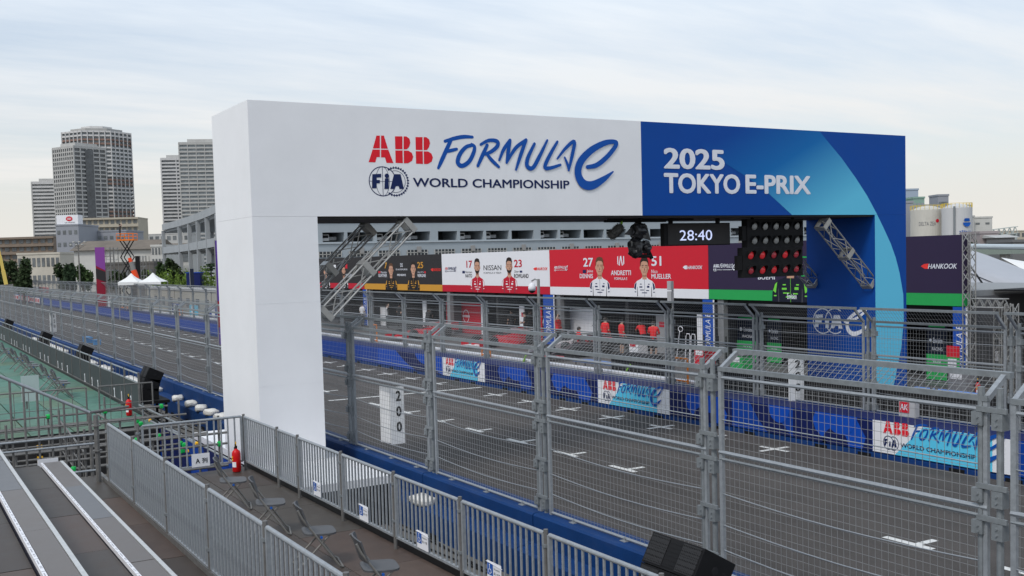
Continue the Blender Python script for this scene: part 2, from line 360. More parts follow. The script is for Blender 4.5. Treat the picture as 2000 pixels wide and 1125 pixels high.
t = struct(MB().add([(-230,9.0,.004),(40,9.0,.004),(40,20.75,.004),(-230,20.75,.004)], [(0,1,2,3)]), 'track', ASPH); t['label'] = 'dark grey race track between the barriers'
t = struct(MB().add([(-120,22.9,.004),(20,22.9,.004),(20,42,.004),(-120,42,.004)], [(0,1,2,3)]), 'pit_lane', PITA); t['label'] = 'grey asphalt pit lane before the garages'
track_marks = struct(MB().add([(-36.95,14.05,.008),(-36.75,14.05,.008),(-36.35,20.3,.008),(-36.55,20.3,.008)], [(0,1,2,3)]), 'start_line', MARK)
mk = MB().add([(-.5,-.075,0),(.5,-.075,0),(.5,.075,0),(-.5,.075,0)], [(0,1,2,3)]).add([(.08,.075,0),(.22,.075,0),(.22,.52,0),(.08,.52,0)], [(0,1,2,3)]).mesh('grid_mark', MARK)
mx_ = MB().add([(-.5,-.06,0),(.5,-.06,0),(.5,.06,0),(-.5,.06,0)], [(0,1,2,3)]).add([(-.06,.06,0),(.08,.06,0),(.08,.5,0),(-.06,.5,0)], [(0,1,2,3)]).add([(-.06,-.5,0),(.08,-.5,0),(.08,-.06,0),(-.06,-.06,0)], [(0,1,2,3)]).mesh('grid_mark', MARK)
TR = bpy.data.objects['track']
for x in [-9.7,-11.95]+[-20.1-2.44*k for k in range(0,7)]+[-37.2-2.6*k for k in range(1,28)]: place('grid_mark', mk, TR, (x, 15.0, .008))
for x in [-19.7,-22.05]+[-24.3-2.44*k for k in range(0,5)]+[-38.9-2.45*k for k in range(0,26)]: place('grid_mark', mx_, TR, (x, 19.55, .008))

# ------------------------------------------------------------------ start gantry (arch across the track)
A0, A1, AT, AZ, AD, AL, AR = 6.558, 26.503, 8.429, 6.079, 2.662, 1.395, 1.377
XB = AX-AD
NAVY = pr('gantry_blue', (0, 68, 150), var=0.05, scale=0.5, rough=0.6, spec=0.2)
GB = thing('start_gantry', 'white and blue gantry arch spanning the track with large lettering', 'gantry', ((AX+XB)/2, (A0+A1)/2, 0))
BY = onX(1253, 330, AX).y        # where the blue half begins
# skin of the arch: white half, blue half
def arch_shell(y0, y1, leg0, leg1, name, m_):
    mb = MB()
    mb.box(XB, AX, y0, y1, AZ, AT)
    o = mb.build(name, m_, GB); return o
bm_ = MB(); bm_.box(XB, AX, A0, BY, AZ, AT); bm_.build('beam_cladding', WHITE, GB)
bm_ = MB(); bm_.box(XB, AX, BY+.003, A1, AZ, AT); bm_.build('beam_cladding', NAVY, GB)
def leg_cladding(y0, y1, z0, m_):
    b = MB(); b.box(XB, AX, y0, y1, z0, AZ-.003); return b.build('leg_cladding', m_, GB)
leg_cladding(A0, A0+AL, .955, WHITE); leg_cladding(A1-AR, A1, .0, NAVY)
# dark underside between the legs
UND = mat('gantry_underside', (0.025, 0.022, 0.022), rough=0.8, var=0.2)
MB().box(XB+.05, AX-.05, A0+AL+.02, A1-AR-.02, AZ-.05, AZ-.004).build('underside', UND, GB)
# printed gradient sweep on the blue half
def grad_mat():
    M = bpy.data.materials.new('gantry_cyan_sweep'); M.use_nodes = True; n = M.node_tree; b = n.nodes['Principled BSDF']; b.inputs['Roughness'].default_value = 0.6; b.inputs['Specular IOR Level'].default_value = 0.2
    geo = n.nodes.new('ShaderNodeNewGeometry'); s = n.nodes.new('ShaderNodeSeparateXYZ'); n.links.new(geo.outputs['Position'], s.inputs[0])
    # print runs from dark blue at upper left to cyan at lower right
    my = n.nodes.new('ShaderNodeMapRange'); my.inputs[1].default_value = 19.0; my.inputs[2].default_value = 25.5; n.links.new(s.outputs[1], my.inputs[0])
    mz = n.nodes.new('ShaderNodeMapRange'); mz.inputs[1].default_value = 8.6; mz.inputs[2].default_value = 6.1; n.links.new(s.outputs[2], mz.inputs[0])
    a = n.nodes.new('ShaderNodeMath'); a.operation = 'MULTIPLY_ADD'; a.inputs[1].default_value = 0.62; n.links.new(my.outputs[0], a.inputs[0])
    k = n.nodes.new('ShaderNodeMath'); k.operation = 'MULTIPLY'; k.inputs[1].default_value = 0.50; n.links.new(mz.outputs[0], k.inputs[0]); n.links.new(k.outputs[0], a.inputs[2])
    r = n.nodes.new('ShaderNodeValToRGB'); r.color_ramp.elements[0].position = 0.12; r.color_ramp.elements[0].color = (*lin((0,68,150)), 1)
    r.color_ramp.elements[1].position = 0.9; r.color_ramp.elements[1].color = (*lin((96,190,222)), 1)
    e = r.color_ramp.elements.new(0.45); e.color = (*lin((10,104,172)), 1)
    n.links.new(a.outputs[0], r.inputs[0]); n.links.new(r.outputs[0], b.inputs['Base Color']); return M
FA = Frame((AX, 0, 0), (0,1,0), (0,0,1))
def yz(x, y): p = onX(x, y, AX); return (p.y, p.z)
zb = lambda x, y: yz(1240+x*.28, 230+y*.28)
outer = [zb(1287,102), zb(1340,160), zb(1440,280), zb(1540,420), zb(1620,545), zb(1690,668)]
outer2 = [zb(1690,668), zb(1735,770), zb(1785,880), zb(1820,980), zb(1845,1080), yz(1764,575), yz(1765,625), yz(1760,680), yz(1748,740), yz(1738,790)]
top = AT-.004; zi = AZ+.003
low = [zb(1095,674), zb(1000,590), zb(900,500), zb(760,400), zb(640,325)]
sweep = MB(); P = [(outer[0][0], top)]+outer[1:-1]+[(outer[-1][0], zi)]+[(low[0][0], zi)]+low[1:]+[(low[-1][0]-.9, top-.55), (low[-1][0]-.5, top)]
poly2d(sweep, FA, P, .004)
P2 = [(A1-AR+.004, zi-.004), (outer[-1][0], zi-.004)]+[q for q in outer2[1:] if q[1] < AZ-.05]+[(A1-AR+.35, .05), (A1-AR+.004, .05)]
P2 = [(min(y, A1-.01), z) for y, z in P2]
poly2d(sweep, FA, P2, .004)
sweep.build('gradient_sweep', grad_mat(), GB)
# lettering
WP = pr('lettering_white', (222, 224, 232)); LB = pr('lettering_blue', (8, 78, 164)); LN = pr('lettering_navy', (16, 34, 82)); LR = pr('lettering_red', (222, 30, 46))
red, blu, nav, wht, ttl = MB(), MB(), MB(), MB(), MB()
fr = Frame((AX, _o[0], _o[1]), (0,_W,0), (0,0,_W))
wordmark(fr, red, blu, nav, h=.004, title=ttl)
blu.build('script_lettering', LB, GB); red.build('sponsor_lettering', LR, GB); nav.build('round_emblem', LN, GB); ttl.build('title_lettering', LN, GB)
y0, y1 = zb(200,360)[0], zb(625,360)[0]; text2d(wht, FA, '2025', y0, y1, zb(200,355)[1], zb(200,208)[1], bold=.032, h=.01)
text2d(wht, FA, 'TOKYO', zb(202,525)[0], zb(733,525)[0], zb(200,527)[1], zb(200,383)[1], bold=.032, h=.01)
text2d(wht, FA, 'E-PRIX', zb(770,525)[0], zb(1225,525)[0], zb(770,529)[1], zb(770,396)[1], bold=.032, h=.01)
wht.build('white_lettering', WP, GB)
# welds where the vinyl sheets overlap
for y_ in (9.9, 12.6, 15.2): MB().box(AX+.0005, AX+.0025, y_-.004, y_+.004, AZ+.01, AT-.01).build('sheet_weld', WHITE, GB)
for z_ in (2.6, 4.3): MB().box(AX+.0005, AX+.0025, A0+.01, A0+AL-.01, z_-.004, z_+.004).build('sheet_weld', WHITE, GB)
# emblem and letter e on the inner side of the blue leg
FI = Frame((AX, A1-AR, 0), (-1,0,0), (0,0,1)); FI.n = Vector((0,-1,0))
def xz(x, y): p = onY(x, y, A1-AR); return (AX-p.x, p.z)
FI.u = Vector((-1,0,0))
em = MB(); c1 = xz(1607,627); c2 = xz(1631,627); rr_ = abs(xz(1607,603)[1]-xz(1607,651)[1])/2
def ring_in(c, r, w_, h, a0=0, a1=6.283): ring2d(em, FI, c, r, w_, h, ry=r, a0=a0, a1=a1)
ring_in(c1, rr_, .035, .004); ring_in(c2, rr_, .035, .0046, -2.2, 2.2)
u0, u1 = xz(1592,627)[0], xz(1646,627)[0]
lx = [p[0] for q in FIAP for p in q]; ly = [p[1] for q in FIAP for p in q]
for q in FIAP: poly2d(em, FI, [(u0+(p[0]-min(lx))/(max(lx)-min(lx))*(u1-u0), c1[1]-rr_*.55+(p[1]-min(ly))/(max(ly)-min(ly))*rr_*1.1) for p in q], .012)
ee = [(1650,628,1),(1672,622,1),(1688,610,1.1),(1690,604,1.1),(1672,611,1.3),(1656,627,1.6),(1657,644,1.8),(1668,652,1.8),(1684,646,1.4),(1695,634,.6)]
stroke2d(em, FI, [(*xz(x, y), w_*.075) for x, y, w_ in ee], .006)
em.build('leg_emblem', WP, GB)

# diagonal lattice braces under the beam
def lattice(p, q, sz, side, nb=7, plates=(0, .5, 1), ch=.05, di=.025):
    """square lattice truss from p to q; returns chords, lacing, plates"""
    p = Vector(p); q = Vector(q); d = (q-p); L = d.length; d.normalize(); a = Vector(side).normalized(); b = d.cross(a).normalized()
    C = [a*(sx*sz/2)+b*(sy*sz/2) for sx, sy in ((-1,-1),(1,-1),(1,1),(-1,1))]
    ch_ = MB(); lc = MB(); pl = []
    for c in C: ch_.tube(p+c, q+c, ch/2, 6)
    for i in range(nb):
        s0 = p+d*(L*i/nb); s1 = p+d*(L*(i+1)/nb)
        for k in range(4):
            u_, v_ = C[k], C[(k+1) % 4]
            if i % 2: u_, v_ = v_, u_
            lc.bar(s0+u_, s1+v_, di, caps=False)
    for f_ in plates:
        c = p+d*(L*f_); t = .05
        for k in range(4): pl.append(MB().bar(c+C[k]*1.12, c+C[(k+1) % 4]*1.12, .03, .13, up=d))
    return ch_, lc, pl
def brace(p, q, lab=None):
    ch_, lc, pl = lattice(p, q, .31, (1,0,0), nb=6, di=.02, ch=.044)
    o = ch_.build('lattice_brace', ALU, GB); l_ = lc.build('lacing', ALU, o); l_['kind'] = 'stuff'
    for b_ in pl: b_.build('corner_plate', ALU, o)
    if lab: o['label'] = lab
xf = AX-.22; xb_ = XB+.25
brace(onX(795,440,xf), onX(633,612,xf), 'bright lattice brace nearest the camera beside the white leg')
pA = onX(795,440,xf); pB = onX(633,612,xf)
brace((xb_, pA.y, pA.z), (xb_, pB.y, pB.z))
qA = onX(1607,438,xf); qB = onX(1697,552,xf)
brace(qA, qB); brace((xb_, qA.y, qA.z), (xb_, qB.y, qB.z))
# plinth under the white leg
PL = thing('gantry_plinth', 'low stage with white top and black sides under the white leg', 'plinth', (-22.5, 7.4, 0))
px0, px1, py0, py1 = -26.6, -18.65, 6.55, 8.35
b = MB(); b.box(px0, px1, py0, py1, .80, .95); b.build('plinth_top', WHITE, PL)
b = MB(); b.box(px0+.03, px1-.03, py0+.03, py1-.03, 0, .797); b.build('plinth_skirt', BLACK, PL)

# ------------------------------------------------------------------ things hung from the gantry
LX = AX-.35
def yzL(x, y, X): p = onX(x, y, X); return p
LENSD = mat('dark_lens', (0.30, 0.30, 0.285), rough=0.25, var=0.3, scale=30)
LENSR = mat('red_lens', (0.55, 0.05, 0.07), rough=0.2, var=0.35, scale=40)
LENSL = mat('lit_red_lens', (0.5, 0.02, 0.03), rough=0.2, var=0.3, scale=40, emit=(1.0, 0.05, 0.06), estr=0.12)
def light_bank(x0, x1, y0, y1, lit, label, Xp):
    a = onX(x0, y0, Xp); c = onX(x1, y1, Xp); Y0, Y1, Z0, Z1 = a.y, c.y, c.z, a.z
    T = thing('start_light_panel', label, 'start lights', (Xp, (Y0+Y1)/2, Z0), 'start lights under the gantry')
    MB().box(Xp-.22, Xp, Y0, Y1, Z0, Z1).build('housing', BLACK, T)
    MB().box(Xp-.17, Xp-.02, Y0-.16, Y0-.003, (Z0+Z1)/2-.2, (Z0+Z1)/2+.2).build('control_box', BLACK, T)
    h = (Z1-Z0)/2; dy = (Y1-Y0)/5.15; r = .115
    for row in range(2):
        for k in range(5):
            yc = Y0+dy*(.62+k*.98); zc = Z0+h*(row+.5)
            l = MB(); l.lathe((Xp, yc, zc), [(r, 0), (r*.9, .02), (r*.55, .045), (0.001, .055)], 16, (1,0,0))
            lm = LENSD if not lit else (LENSL if (row*5+k) in lit else LENSR)
            lens = l.build('lamp_lens', lm, T, smooth=True)
            v = MB(); n = 14      # cut-away visor hood
            vs = []
            for i in range(n+1):
                t = math.radians(-45+270*i/n); dpt = .17*max(.12, .5+.5*math.sin(t))**1.5; R_ = r*1.1
                for dd in (0, dpt): vs.append((Xp+dd, yc+math.cos(t)*R_, zc+math.sin(t)*R_))
            v.add(vs, [(2*i, 2*i+1, 2*i+3, 2*i+2) for i in range(n)])
            v.build('lamp_visor', BLACK, T)
    return T, (Y0, Y1, Z0, Z1)
T1, e1 = light_bank(1459, 1569, 428, 481, None, 'upper black bank of ten unlit grey start lamps under the gantry', LX)
T2, e2 = light_bank(1451, 1568, 484, 538, {6, 8, 0+1, 5, 2}, 'lower black bank of ten red start lamps below the grey bank', LX)
for yy in (e1[0]+.3, e1[1]-.3): MB().box(LX-.14, LX-.08, yy-.03, yy+.03, e1[3], AZ-.05).build('hanger', BLACK, T1)
for yy in (e1[0]+.3, e1[1]-.3): MB().box(LX-.14, LX-.08, yy-.03, yy+.03, e2[3], e1[2]).build('hanger', BLACK, T2)
# countdown clock
CX = AX-.6
a = onX(1297, 436, CX); c = onX(1426, 478, CX)
CK = thing('countdown_clock', 'black hanging display board showing white digits 28:40', 'clock', (CX, (a.y+c.y)/2, c.z))
MB().box(CX-.16, CX, a.y, c.y, c.z, a.z).build('housing', BLACK, CK)
MB().box(CX+.001, CX+.012, a.y+.12, c.y-.02, c.z+.03, a.z-.03).build('screen', mat('clock_screen', (0.022, 0.020, 0.020), rough=0.7, var=0.1), CK)
for px in (1313, 1405):
    p = onX(px, 430, CX); MB().box(CX-.1, CX-.05, p.y-.06, p.y+.06, a.z+.001, AZ-.052).build('hanger', BLACK, CK)
dg = MB(); f_ = Frame((CX+.014, 0, 0), (0,1,0), (0,0,1)); p0 = onX(1327, 470, CX); p1 = onX(1390, 449, CX)
text2d(dg, f_, '28:40', p0.y, p1.y, p0.z, p1.z, bold=.0, h=.002)
dg.build('digits', mat('led_digits', (0.6, 0.65, 0.9), var=0, emit=(0.62, 0.70, 1.0), estr=0.62), CK)
# fluffy microphone
MX = AX-.5
p = onX(1192, 462, MX); q = onX(1214, 442, MX)
MI = thing('boom_microphone', 'grey fur covered boom microphone hanging below the gantry', 'microphone', p)
d = (q-p); L = d.length; d.normalize(); fur = MB()
prof = [(.03,-.03),(.085,.0),(.115,.08),(.12,L*.5),(.115,L-.08),(.08,L),(.03,L+.03)]
fur.lathe(p, prof, 14, d); 
for k in range(900):
    t = random.uniform(0, L); ang = random.uniform(0, 6.283); a_ = d.cross(Vector((1,0,0))).normalized(); b_ = d.cross(a_)
    n_ = a_*math.cos(ang)+b_*math.sin(ang); c_ = p+d*t+n_*.11; e_ = c_+n_*random.uniform(.02,.05)+d*random.uniform(-.02,.02)
    s_ = d.cross(n_)*.006; fur.add([c_-s_, c_+s_, e_], [(0,1,2)])
fur.build('wind_cover', mat('grey_fur', (0.07, 0.066, 0.06), rough=0.95, var=0.4, scale=40), MI)
MB().tube(q, (MX, q.y, AZ-.05), .018).build('hanger', BLACK, MI)
MB().tube((MX, q.y, q.z+.06), (MX, q.y, q.z+.14), .03).build('cable_tie', pr('lime_tape', (150,210,60)), MI)
# remote camera under a rain cover
p = onX(1245, 470, MX)
RC = thing('broadcast_camera', 'black broadcast camera wrapped in a rain cover hanging under gantry', 'camera', p)
def crumple(c, dims, seed, name, m_, par):
    rnd = random.Random(seed); b = bmesh.new(); bmesh.ops.create_icosphere(b, subdivisions=3, radius=1)
    for v in b.verts:
        k = 1+.16*math.sin(v.co.x*5+seed)*math.cos(v.co.z*6+seed*2)+rnd.uniform(-.07,.07)
        v.co = Vector((v.co.x*dims[0]*k, v.co.y*dims[1]*k, v.co.z*dims[2]*k))+Vector(c)-org(par)
    me = bpy.data.meshes.new(name); b.to_mesh(me); b.free(); me.materials.append(m_)
    o = bpy.data.objects.new(name, me); COL.objects.link(o); o.parent = par; ORG[o.name] = org(par); return o
BAG = mat('black_rain_cover', (0.016, 0.016, 0.018), rough=0.35, var=0.3, scale=8)
def cp(x, y): return onX(x, y, MX)
crumple(cp(1247,452), (.24,.21,.24), 3, 'rain_hood', BAG, RC); crumple(cp(1241,484), (.22,.19,.25), 5, 'camera_body', BAG, RC); crumple(cp(1261,483), (.17,.14,.19), 8, 'lens_cover', BAG, RC)
fl = MB(); fl.prism([cp(1219,458), cp(1240,436), cp(1262,440), cp(1270,470), cp(1248,462)], (.03,0,0)); fl.build('rain_flap', BAG, RC)
fl = MB(); fl.tube(cp(1236,500), cp(1271,500), .05, 10); fl.tube(cp(1264,484), cp(1273,505), .05, 8); fl.build('camera_lens', BLACK, RC)
fl = MB(); fl.tube(cp(1250,445), (MX, cp(1250,445).y, AZ-.05), .04); fl.build('mount_pole', BLACK, RC)
rg = MB()
y_a, y_b = cp(1180,430).y, cp(1300,430).y; rg.tube((MX, y_a, AZ-.12), (MX, y_b, AZ-.12), .03); rg.tube((MX+.15, y_a, AZ-.09), (MX+.15, y_b+.8, AZ-.09), .025)
rg.build('cable_tray', BLACK, RC)

# ------------------------------------------------------------------ near barrier wall blocks and debris fence
XN, YN, ZN = -22.2216, 9.0, 1.0
prof = [(8.47,0),(8.47,.46),(8.50,.50),(8.80,.52),(8.80,.97),(8.83,1.0),(9.27,1.0),(9.30,.97),(9.30,0)]
bk = MB(); bk.prism([(.012,y,z) for y, z in prof], (3.976,0,0)); 
blk = bk.mesh('barrier_block', CONC)
cut = MB()
for xx in (.9, 2.9): cut.box(xx, xx+.35, 8.455, 8.468, .0, .09)
cutm = cut.mesh('drain_slot', BLACK)
NP, NQ = -23, 6
def near_name(i):
    if i >= -1: return ['first','second','third','fourth','fifth','sixth','seventh','eighth'][i+1]+' %s right of the white gantry leg'
    return ORD[-i-1]+' %s leftward from the white gantry leg'
for i in range(NP, NQ):
    T = thing('barrier_block', 'blue concrete block of the near wall, '+(near_name(i) % 'block'), 'barrier block', (XN+4*i, 8.9, 0), 'near wall blocks')
    place('block_body', blk, T, (XN+4*i, 0, 0)); 
    if i >= -6: place('drain_slot', cutm, T, (XN+4*i, 0, 0))

def fence_meshes(name, H, ov, oz, mid, nv=42, dz=.098, n=6, cables=(2.0,1.06,.66,.34), r=.034):
    """one 4 m debris fence panel, local: x 0..4, y 0 at the posts, z 0 on the wall top; overhang towards +y"""
    S = {}
    wr = .0019
    m1 = MB()
    for k in range(nv+1):
        x = .30+(3.62)*k/nv; m1.bar((x,0,.04), (x,0,H-.12), wr*2, caps=False)
    z = .1
    while z < H-.12:
        m1.bar((.26,.004,z), (3.94,.004,z), wr*2, caps=False); z += dz
    S['wire_mesh'] = m1.mesh('wire_mesh', WIRE)
    m2 = MB()
    for k in range(nv+1):
        x = .30+(3.62)*k/nv; m2.bar((x,.02,H-.02), (x,ov,H+oz), wr*2.6, caps=False)
    for f_ in (.33,.66): m2.bar((.28,ov*f_,H+oz*f_), (3.94,ov*f_,H+oz*f_), wr*2.2, caps=False)
    S['overhang_mesh'] = m2.mesh('overhang_mesh', WIRE)
    S['post'] = MB().tube((0,0,0), (0,0,H+.09), r, 8).mesh('post', GALV)
    S['side'] = MB().bar((.245,0,0), (.245,0,H-.05), .055, .045, up=(0,1,0)).mesh('side_upright', GALVL)
    S['side2'] = MB().bar((3.955,0,0), (3.955,0,H-.05), .045, .045, up=(0,1,0)).mesh('side_upright', GALVL)
    S['bottom'] = MB().tube((.22,0,.035), (3.98,0,.035), .022, n).mesh('bottom_rail', GALVL)
    S['mid'] = MB().tube((.22,-.012,mid+.035), (3.98,-.012,mid+.035), .026, n).mesh('middle_rail', GALVL)
    S['mid2'] = MB().tube((.22,-.012,mid-.05), (3.98,-.012,mid-.05), .018, n).mesh('lower_middle_rail', GALV)
    S['top'] = MB().tube((.22,0,H-.13), (3.98,0,H-.13), .022, n).mesh('top_rail', GALVL)
    kb = MB().bar((.22,0,H-.02), (3.98,0,H-.02), .06, .055); S['knee'] = kb.mesh('overhang_foot_rail', GALV)
    tb = MB().bar((.18,ov,H+oz), (4.02,ov,H+oz), .07, .06); S['tip'] = tb.mesh('overhang_tip_rail', GALV)
    S['arm'] = MB().bar((.245,0,H-.03), (.245,ov,H+oz), .055, .055).mesh('overhang_arm', GALVL)
    S['arm2'] = MB().bar((3.955,0,H-.03), (3.955,ov,H+oz), .055, .055).mesh('overhang_arm', GALVL)
    cl = MB(); cl.box(-.12,.20,-.055,-.028,-.025,.025); cl.box(-.17,-.055,-.06,.05,-.16,-.03); cl.box(.045,.16,-.06,.05,-.19,-.03)
    for xx in (-.1, .1):
        for zz in (-.08, -.14): cl.tube((xx,-.075,zz), (xx,-.055,zz), .012, 6)
    S['clamp'] = cl.mesh('post_clamp', GALV)
    fo = MB(); fo.box(-.06,.06,-.07,.07,0,.012); fo.tube((0,-.03,.012),(0,-.03,.06),.012,6); S['foot'] = fo.mesh('foot_clip', GALVL)
    cs = []
    for j, cz in enumerate(cables):
        sag = 0 if cz > mid else .06
        pts = [(.25+3.7*k/8, -.008, cz-sag*math.sin(math.pi*k/8)) for k in range(9)]
        cs.append(MB().path(pts, .0075, 5).mesh('cable', GALVL))
    S['cables'] = cs
    return S
def fence_panel(S, label, loc, rz, H, clamps, group, detail=True):
    T = thing('debris_fence_panel', label, 'fence panel', (0,0,0), group)
    def P(name, me, l=(0,0,0)): return place(name, me, T, l)
    P('post', S['post'], (-.10,0,0)); P('post', S['post'], (.10,0,0))
    for k in ('side','side2'): P('side_upright', S[k])
    P('bottom_rail', S['bottom']); P('middle_rail', S['mid']); P('lower_middle_rail', S['mid2']); P('top_rail', S['top'])
    P('overhang_foot_rail', S['knee']); P('overhang_tip_rail', S['tip']); P('overhang_arm', S['arm']); P('overhang_arm', S['arm2'])
    w1 = P('wire_mesh', S['wire_mesh']); w1['kind'] = 'stuff'; w2 = P('overhang_mesh', S['overhang_mesh']); w2['kind'] = 'stuff'
    for z in clamps: P('post_clamp', S['clamp'], (0,0,z))
    for c in S['cables']: P('cable', c)
    if detail:
        for x in (.9, 2.2, 3.4): P('foot_clip', S['foot'], (x,0,0))
    T.location = loc; T.rotation_euler = (0,0,rz)
    return T
NEARF = fence_meshes('near', 2.66, .30, .18, 1.55)
for i in range(NP, NQ):
    fence_panel(NEARF, 'galvanised mesh fence panel above the near wall, '+(near_name(i) % 'panel'), (XN+4*i, YN, ZN), 0, 2.66, (2.54,1.80,1.49,.87,.26), 'near fence panels', i > -6)

# ------------------------------------------------------------------ far barrier wall, its printed covers and fence
YF0 = 20.62
fprof = [(YF0,.0),(YF0,.10),(YF0+.03,.12),(YF0+.03,.86),(YF0+.08,.92),(21.85,.92),(21.88,.88),(21.88,0)]
fb = MB(); fb.prism([(.012,y,z) for y, z in fprof], (3.976,0,0)); fblk = fb.mesh('barrier_block', CONCL)
ftm = MB().box(0, .4, YF0-.012, YF0-.002, .004, .085).mesh('foot_notch', BLACK)
XFAR = -50.404-20
C_BL = pr('cover_blue', (0, 58, 146)); C_NV = pr('cover_navy', (8, 24, 80)); C_BR = pr('cover_bright_blue', (0, 70, 172)); C_CY = pr('cover_cyan', (88, 196, 230))
FIRSTF = -18
far_labels = lambda i: ORD[19-i+1] if 0 < 20-i < len(ORD) else 'far'
def far_pos(i): return 'counted leftward from the blue leg' if i < 13 else 'right of the blue leg'
NF0, NF1 = -36, 20
for i in range(NF0, NF1):
    x = XFAR+4*i
    n_ = 12-i
    w_ = (ORDN(n_+1)+' block leftward from the blue gantry leg') if n_ >= 0 else (ORD[-n_]+' block rightward from the blue gantry leg')
    T = thing('barrier_block', 'blue far wall block on the pit side, '+w_, 'barrier block', (x, 21.2, 0), 'far wall blocks')
    place('block_body', fblk, T, (x,0,0)); place('foot_notch', ftm, T, (x+.5,0,0)); place('foot_notch', ftm, T, (x+3.1,0,0))
# printed covers hung on the track side
def cover(x0, x1, name, label, base, shapes):
    T = thing('printed_cover', label, 'banner', (x0, YF0, .1), 'printed covers on the far wall')
    MB().box(x0+.005, x1-.005, YF0-.012, YF0-.002, .16, .93).build('fabric', base, T); MB().box(x0+.005, x1-.005, YF0-.012, 21.6, .931, .936).build('top_dimmer', C_NV, T)  # navy top sheet added to tone down the sky-lit wall top
    fr = Frame((x0, YF0-.012, .16), (1,0,0), (0,0,1))
    for nm, m_, mb in shapes(fr, x1-x0): mb.build(nm, m_, T)
    return T
def pat_a(fr, L):
    a, b = MB(), MB()
    poly2d(a, fr, [(.0,0),(L*.45,0),(L*.30,.3),(L*.26,.55),(L*.30,.765),(0,.765)], .003)
    poly2d(a, fr, [(L*.55+math.cos(t)*L*.16, math.sin(t)*.42) for t in [math.pi*k/12 for k in range(13)]], .003)
    poly2d(b, fr, [(L*.62+math.cos(t)*L*.2, .765-math.sin(t)*.5) for t in [math.pi*k/14 for k in range(15)]], .005)
    poly2d(a, fr, [(L*.8,.765),(L*.995,.765),(L*.995,0),(L*.88,0),(L*.92,.3)], .003)
    return [('navy_pattern', C_NV, a), ('blue_pattern', C_BR, b)]
def pat_b(fr, L):
    a, b = MB(), MB()
    poly2d(a, fr, [(L*.3,.765),(L*.62,.765),(L*.98,0),(L*.6,0),(L*.45,.3)], .003)
    poly2d(b, fr, [(L*.78+math.cos(t)*L*.17, .765-math.sin(t)*.45) for t in [math.pi*k/14 for k in range(15)]], .005)
    return [('navy_pattern', C_NV, a), ('blue_pattern', C_BR, b)]
def pat_logo(fr, L):
    cy, rd, bl, nv, tt = MB(), MB(), MB(), MB(), MB()
    poly2d(cy, fr, [(L*.17,.0),(L*.38,.765),(L*.84,.765),(L*.84,0)], .002)
    k = L*.84; f2 = Frame(fr.o+fr.u*(L*.08)+fr.v*.10, fr.u*k, fr.v*k*1.10); 
    wordmark(f2, rd, bl, nv, h=.006, small=True, title=tt)
    return [('cyan_field', C_CY, cy), ('red_lettering', LR, rd), ('script_lettering', LB, bl), ('round_emblem', LN, nv), ('title_lettering', LN, tt)]
def plain(fr, L): return []
xat = lambda px, py: onY(px, py, YF0).x
bx = [xat(865,715), xat(948,735), xat(1168,768), xat(1309,792), xat(1705,850), xat(1990,905)]
cover(-168, -60.1, 'c', 'long plain blue cover on far wall left of the white leg', C_BL, plain)
cover(-60, -47.2, 'c', 'plain blue cover beside the white gantry leg on far wall', C_BL, plain)
cover(-47.2, bx[0], 'c', 'dark patterned cover left of the smallest championship banner', C_BR, pat_b)
cover(bx[0], bx[1], 'c', 'smallest and farthest cyan and white championship banner on far wall', WHITEP, pat_logo)
mid_ = (bx[1]+bx[2])/2
cover(bx[1], mid_, 'c', 'navy patterned cover just right of the smallest championship banner', C_BL, pat_a)
cover(mid_, bx[2], 'c', 'navy patterned cover just left of the middle championship banner', C_BR, pat_a)
cover(bx[2], bx[3], 'c', 'middle cyan and white championship banner on far wall', WHITEP, pat_logo)
m1_ = bx[3]+(bx[4]-bx[3])*.36; m2_ = bx[3]+(bx[4]-bx[3])*.66
cover(bx[3], m1_, 'c', 'blue cover with dark round shapes right of the middle championship banner', C_BR, pat_a)
cover(m1_, m2_, 'c', 'navy cover with sweeping stripe below the far number board', C_BL, pat_b)
cover(m2_, bx[4], 'c', 'navy patterned cover just left of the largest championship banner', C_BR, pat_a)
cover(bx[4], bx[5], 'c', 'largest cyan and white championship banner at the picture edge', WHITEP, pat_logo)
cover(bx[5], bx[5]+6, 'c', 'plain blue cover beyond the largest championship banner', C_BL, plain)
FARF = fence_meshes('far', 2.33, .36, .33, 1.42, n=5, cables=(1.9,1.0,.5), r=.04)
for i in range(NF0, NF1):
    n_ = 12-i
    w_ = (ORDN(n_+1)+' panel leftward from the blue gantry leg') if n_ >= 0 else (ORD[-n_]+' panel rightward from the blue gantry leg')
    fence_panel(FARF, 'mesh fence panel on the pit side wall, '+w_, (XFAR+4*i+4, 21.72, .92), math.pi, 2.33, (2.1,1.5,.8,.2), 'far fence panels', False)

# ------------------------------------------------------------------ number boards
NUM = pr('number_black', (18,18,20)); BRD = pr('board_white', (225,225,225), var=.06, scale=4)
def number_board(txt, c, wd, ht, label, fold=True, skew=0):
    T = thing('distance_board', label, 'number board', (c[0], c[1], c[2]-ht/2), 'white number boards on the fences')
    x, y, z = c
    MB().box(x-.02, x, y, y+wd, z-ht/2, z+ht/2).build('number_face', BRD, T)
    if fold:
        b = MB(); b.prism([(x-.024, y-.002, z-ht/2+.03), (x-.40, y-.05, z-ht/2+.01), (x-.40, y-.05, z+ht/2), (x-.024, y-.002, z+ht/2)], (0,-.012,0)); b.build('side_face', BRD, T)
    fr = Frame((x, y, z-ht/2), (0,1,0), (0,0,1)); d = MB()
    for k, ch in enumerate(txt):
        zz = ht*(.76-.27*k); text2d(d, fr, ch, wd*.40, wd*.78 if ch != '1' else wd*.62, zz-ht*.01, zz+ht*.17, bold=.03, h=.004)
    d.build('digits', NUM, T); return T
